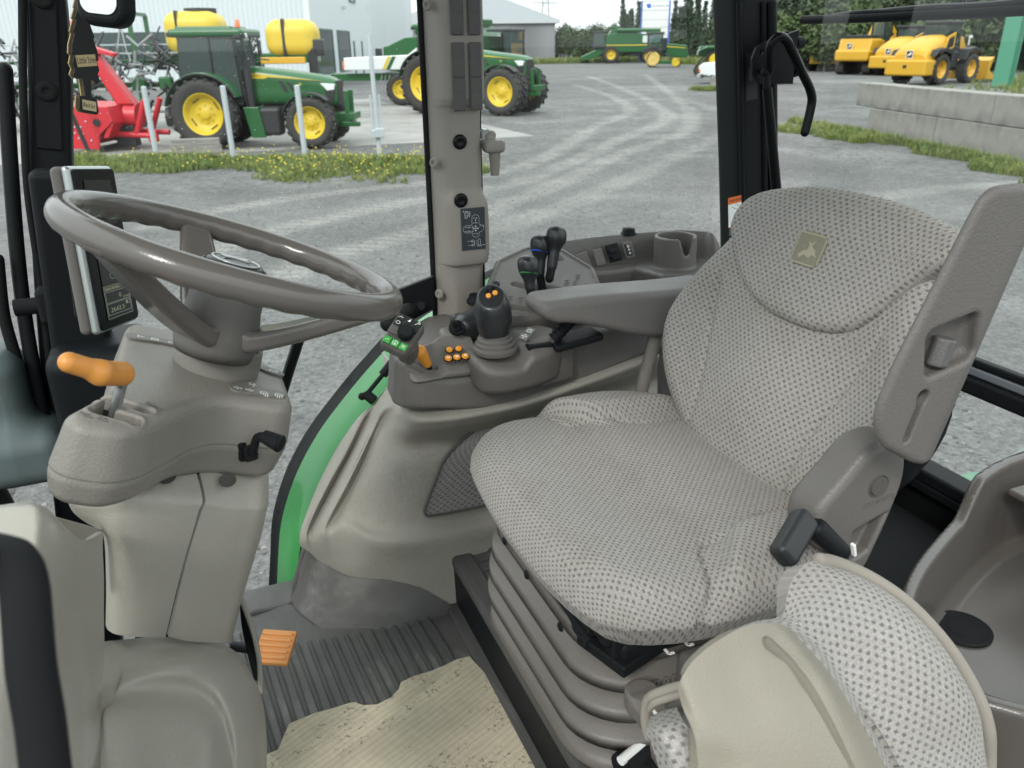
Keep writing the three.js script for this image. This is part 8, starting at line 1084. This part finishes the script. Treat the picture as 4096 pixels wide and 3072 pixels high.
// ---------- outside, right by the cab: wheel arch fender, stays ----------
{
  const f = thing('rear_fender', 'bright green wheel fender of this tractor outside the right window', 'fender');
  const net = [
    [[0.097,-0.047,-1.56],[0.082,-0.067,-1.585],[0.067,-0.082,-1.64],[0.065,-0.076,-1.66]],
    [[0.113,0.023,-1.57],[0.096,0.014,-1.6],[0.082,0.004,-1.66],[0.081,0.004,-1.68]],
    [[0.141,0.112,-1.59],[0.126,0.11,-1.62],[0.105,0.093,-1.69],[0.101,0.091,-1.71]],
    [[0.191,0.207,-1.61],[0.176,0.207,-1.64],[0.149,0.188,-1.71],[0.143,0.186,-1.73]],
    [[0.254,0.288,-1.63],[0.24,0.294,-1.66],[0.211,0.274,-1.73],[0.203,0.27,-1.75]],
    [[0.325,0.357,-1.65],[0.311,0.364,-1.68],[0.284,0.346,-1.75],[0.277,0.344,-1.77]],
    [[0.406,0.429,-1.66],[0.396,0.437,-1.69],[0.368,0.418,-1.77],[0.361,0.417,-1.79]],
    [[0.495,0.501,-1.67],[0.482,0.507,-1.7],[0.46,0.489,-1.78],[0.453,0.487,-1.8]],
    [[0.606,0.561,-1.68],[0.612,0.572,-1.71],[0.644,0.567,-1.8],[0.649,0.57,-1.82]],
    [[0.726,0.599,-1.69],[0.733,0.602,-1.72],[0.769,0.593,-1.82],[0.775,0.594,-1.84]],
    [[0.985,0.581,-1.69],[0.995,0.585,-1.72],[1.039,0.571,-1.82],[1.047,0.573,-1.84]],
    [[1.275,0.537,-1.69],[1.288,0.546,-1.72],[1.345,0.542,-1.82],[1.356,0.546,-1.84]]];
  part('arch', shell(net.map(r => r.slice(0, 3)), -0.006, 14, 60), M.fender = std([0.035, 0.24, 0.06], 0.1), f);
  part('rubber_edge', shell(net.map(r => [r[2], r[3], [r[3][0] - 0.012, r[3][1] - 0.004, r[3][2] - 0.02]]), -0.006, 8, 60), M.rubber, f);
  const s = thing('window_stay', 'black window stay with ball joint against the green fender', 'stay');
  const A = [0.382,0.487,-1.6], B = [0.347,0.45,-1.6], C = [0.313,0.415,-1.6], D = [0.315,0.405,-1.585];
  part('cylinder', [cyl(A, B, 0.010)], M.blackG, s); part('rod', [cyl(B, C, 0.005)], M.black, s); part('ball_joint', [ball([0.299,0.408,-1.6], 0.0085), cyl([0.299,0.408,-1.6], [0.318,0.416,-1.6], 0.006), cyl([0.307,0.413,-1.6], [0.321,0.4,-1.585], 0.011)], M.rubber, s);
  const h = thing('window_frame_bar', 'black bent bar and lower frame of the right window', 'window frame');
  part('bar', [tube([[0.408,0.592,-1.59],[0.329,0.59,-1.59],[0.253,0.589,-1.59],[0.208,0.582,-1.59],[0.186,0.565,-1.59],[0.168,0.528,-1.59],[0.138,0.457,-1.59],[0.102,0.374,-1.58],[0.069,0.295,-1.58]], 0.011, 80, 10)], M.blackG, h);
  part('lower_plate', [ext([[0.395, 0.555], [0.47, 0.585], [0.47, 0.655], [0.395, 0.635]], 0.012, 0.002).translate(0, 0, -1.60)], M.black, h);
  part('hinge', sdf((X, Y, Z) => smin(sdCap(X, Y, Z, [0.36,0.572,-1.57], [0.403,0.596,-1.57], 0.016, 0.014), sdCap(X, Y, Z, [0.403,0.596,-1.57], [0.433,0.595,-1.59], 0.012, 0.010), 0.01), [0.30, 0.52, -1.63], [0.50, 0.70, -1.52], 0.005), M.rubber, h);
  part('nut', [cyl([0.436,0.597,-1.588], [0.434,0.601,-1.575], 0.010, 0.010, 6)], M.black, h);
  const q = thing('hitch_hydraulics', 'green hydraulic coupler seen through the rear window', 'coupler');  // haze is mixed into the coupler colour
  part('body', sdf((X, Y, Z) => smin(sdBox(X - 2.2, Y + 0.24, Z + 1.52, 0.07, 0.05, 0.07, 0.02), sdCap(X, Y, Z, [2.05, -0.26, -1.66], [2.18, -0.22, -1.55], 0.022), 0.03), [1.9, -0.4, -1.8], [2.4, -0.1, -1.35], 0.012), std([0.10, 0.22, 0.14], 0.5), q);
  part('cylinder', [cyl([2.22, -0.20, -1.50], [2.36, -0.02, -1.42], 0.035)], std([0.25, 0.28, 0.27], 0.5), q);
}

// ---------- dried drops and dust on the outside of the right window ----------
{
  const it = []; for (let i = 0; i < 520; i++) { const x = rr(-0.12, 0.46), y = rr(0.75, 1.35) + 0.1 * rnd(); it.push([x, y, -1.6205 - (x - 0.165) * 0.2553, Math.pow(rnd(), 3) * 1.1 + 0.45]); }
  const it2 = it.map(p => p); for (let i = 0; i < 150; i++) it2.push([rr(0.62, 1.18), rr(0.85, 1.3), -1.684, Math.pow(rnd(), 3) * 0.9 + 0.35]);
  stuff('window_specks', new THREE.IcosahedronGeometry(0.00075, 0), std([0.72, 0.74, 0.73], 0.8), it2, 'dried specks of dust and rain on the right window glass', 'dust');
}

renderer.render(scene, camera);
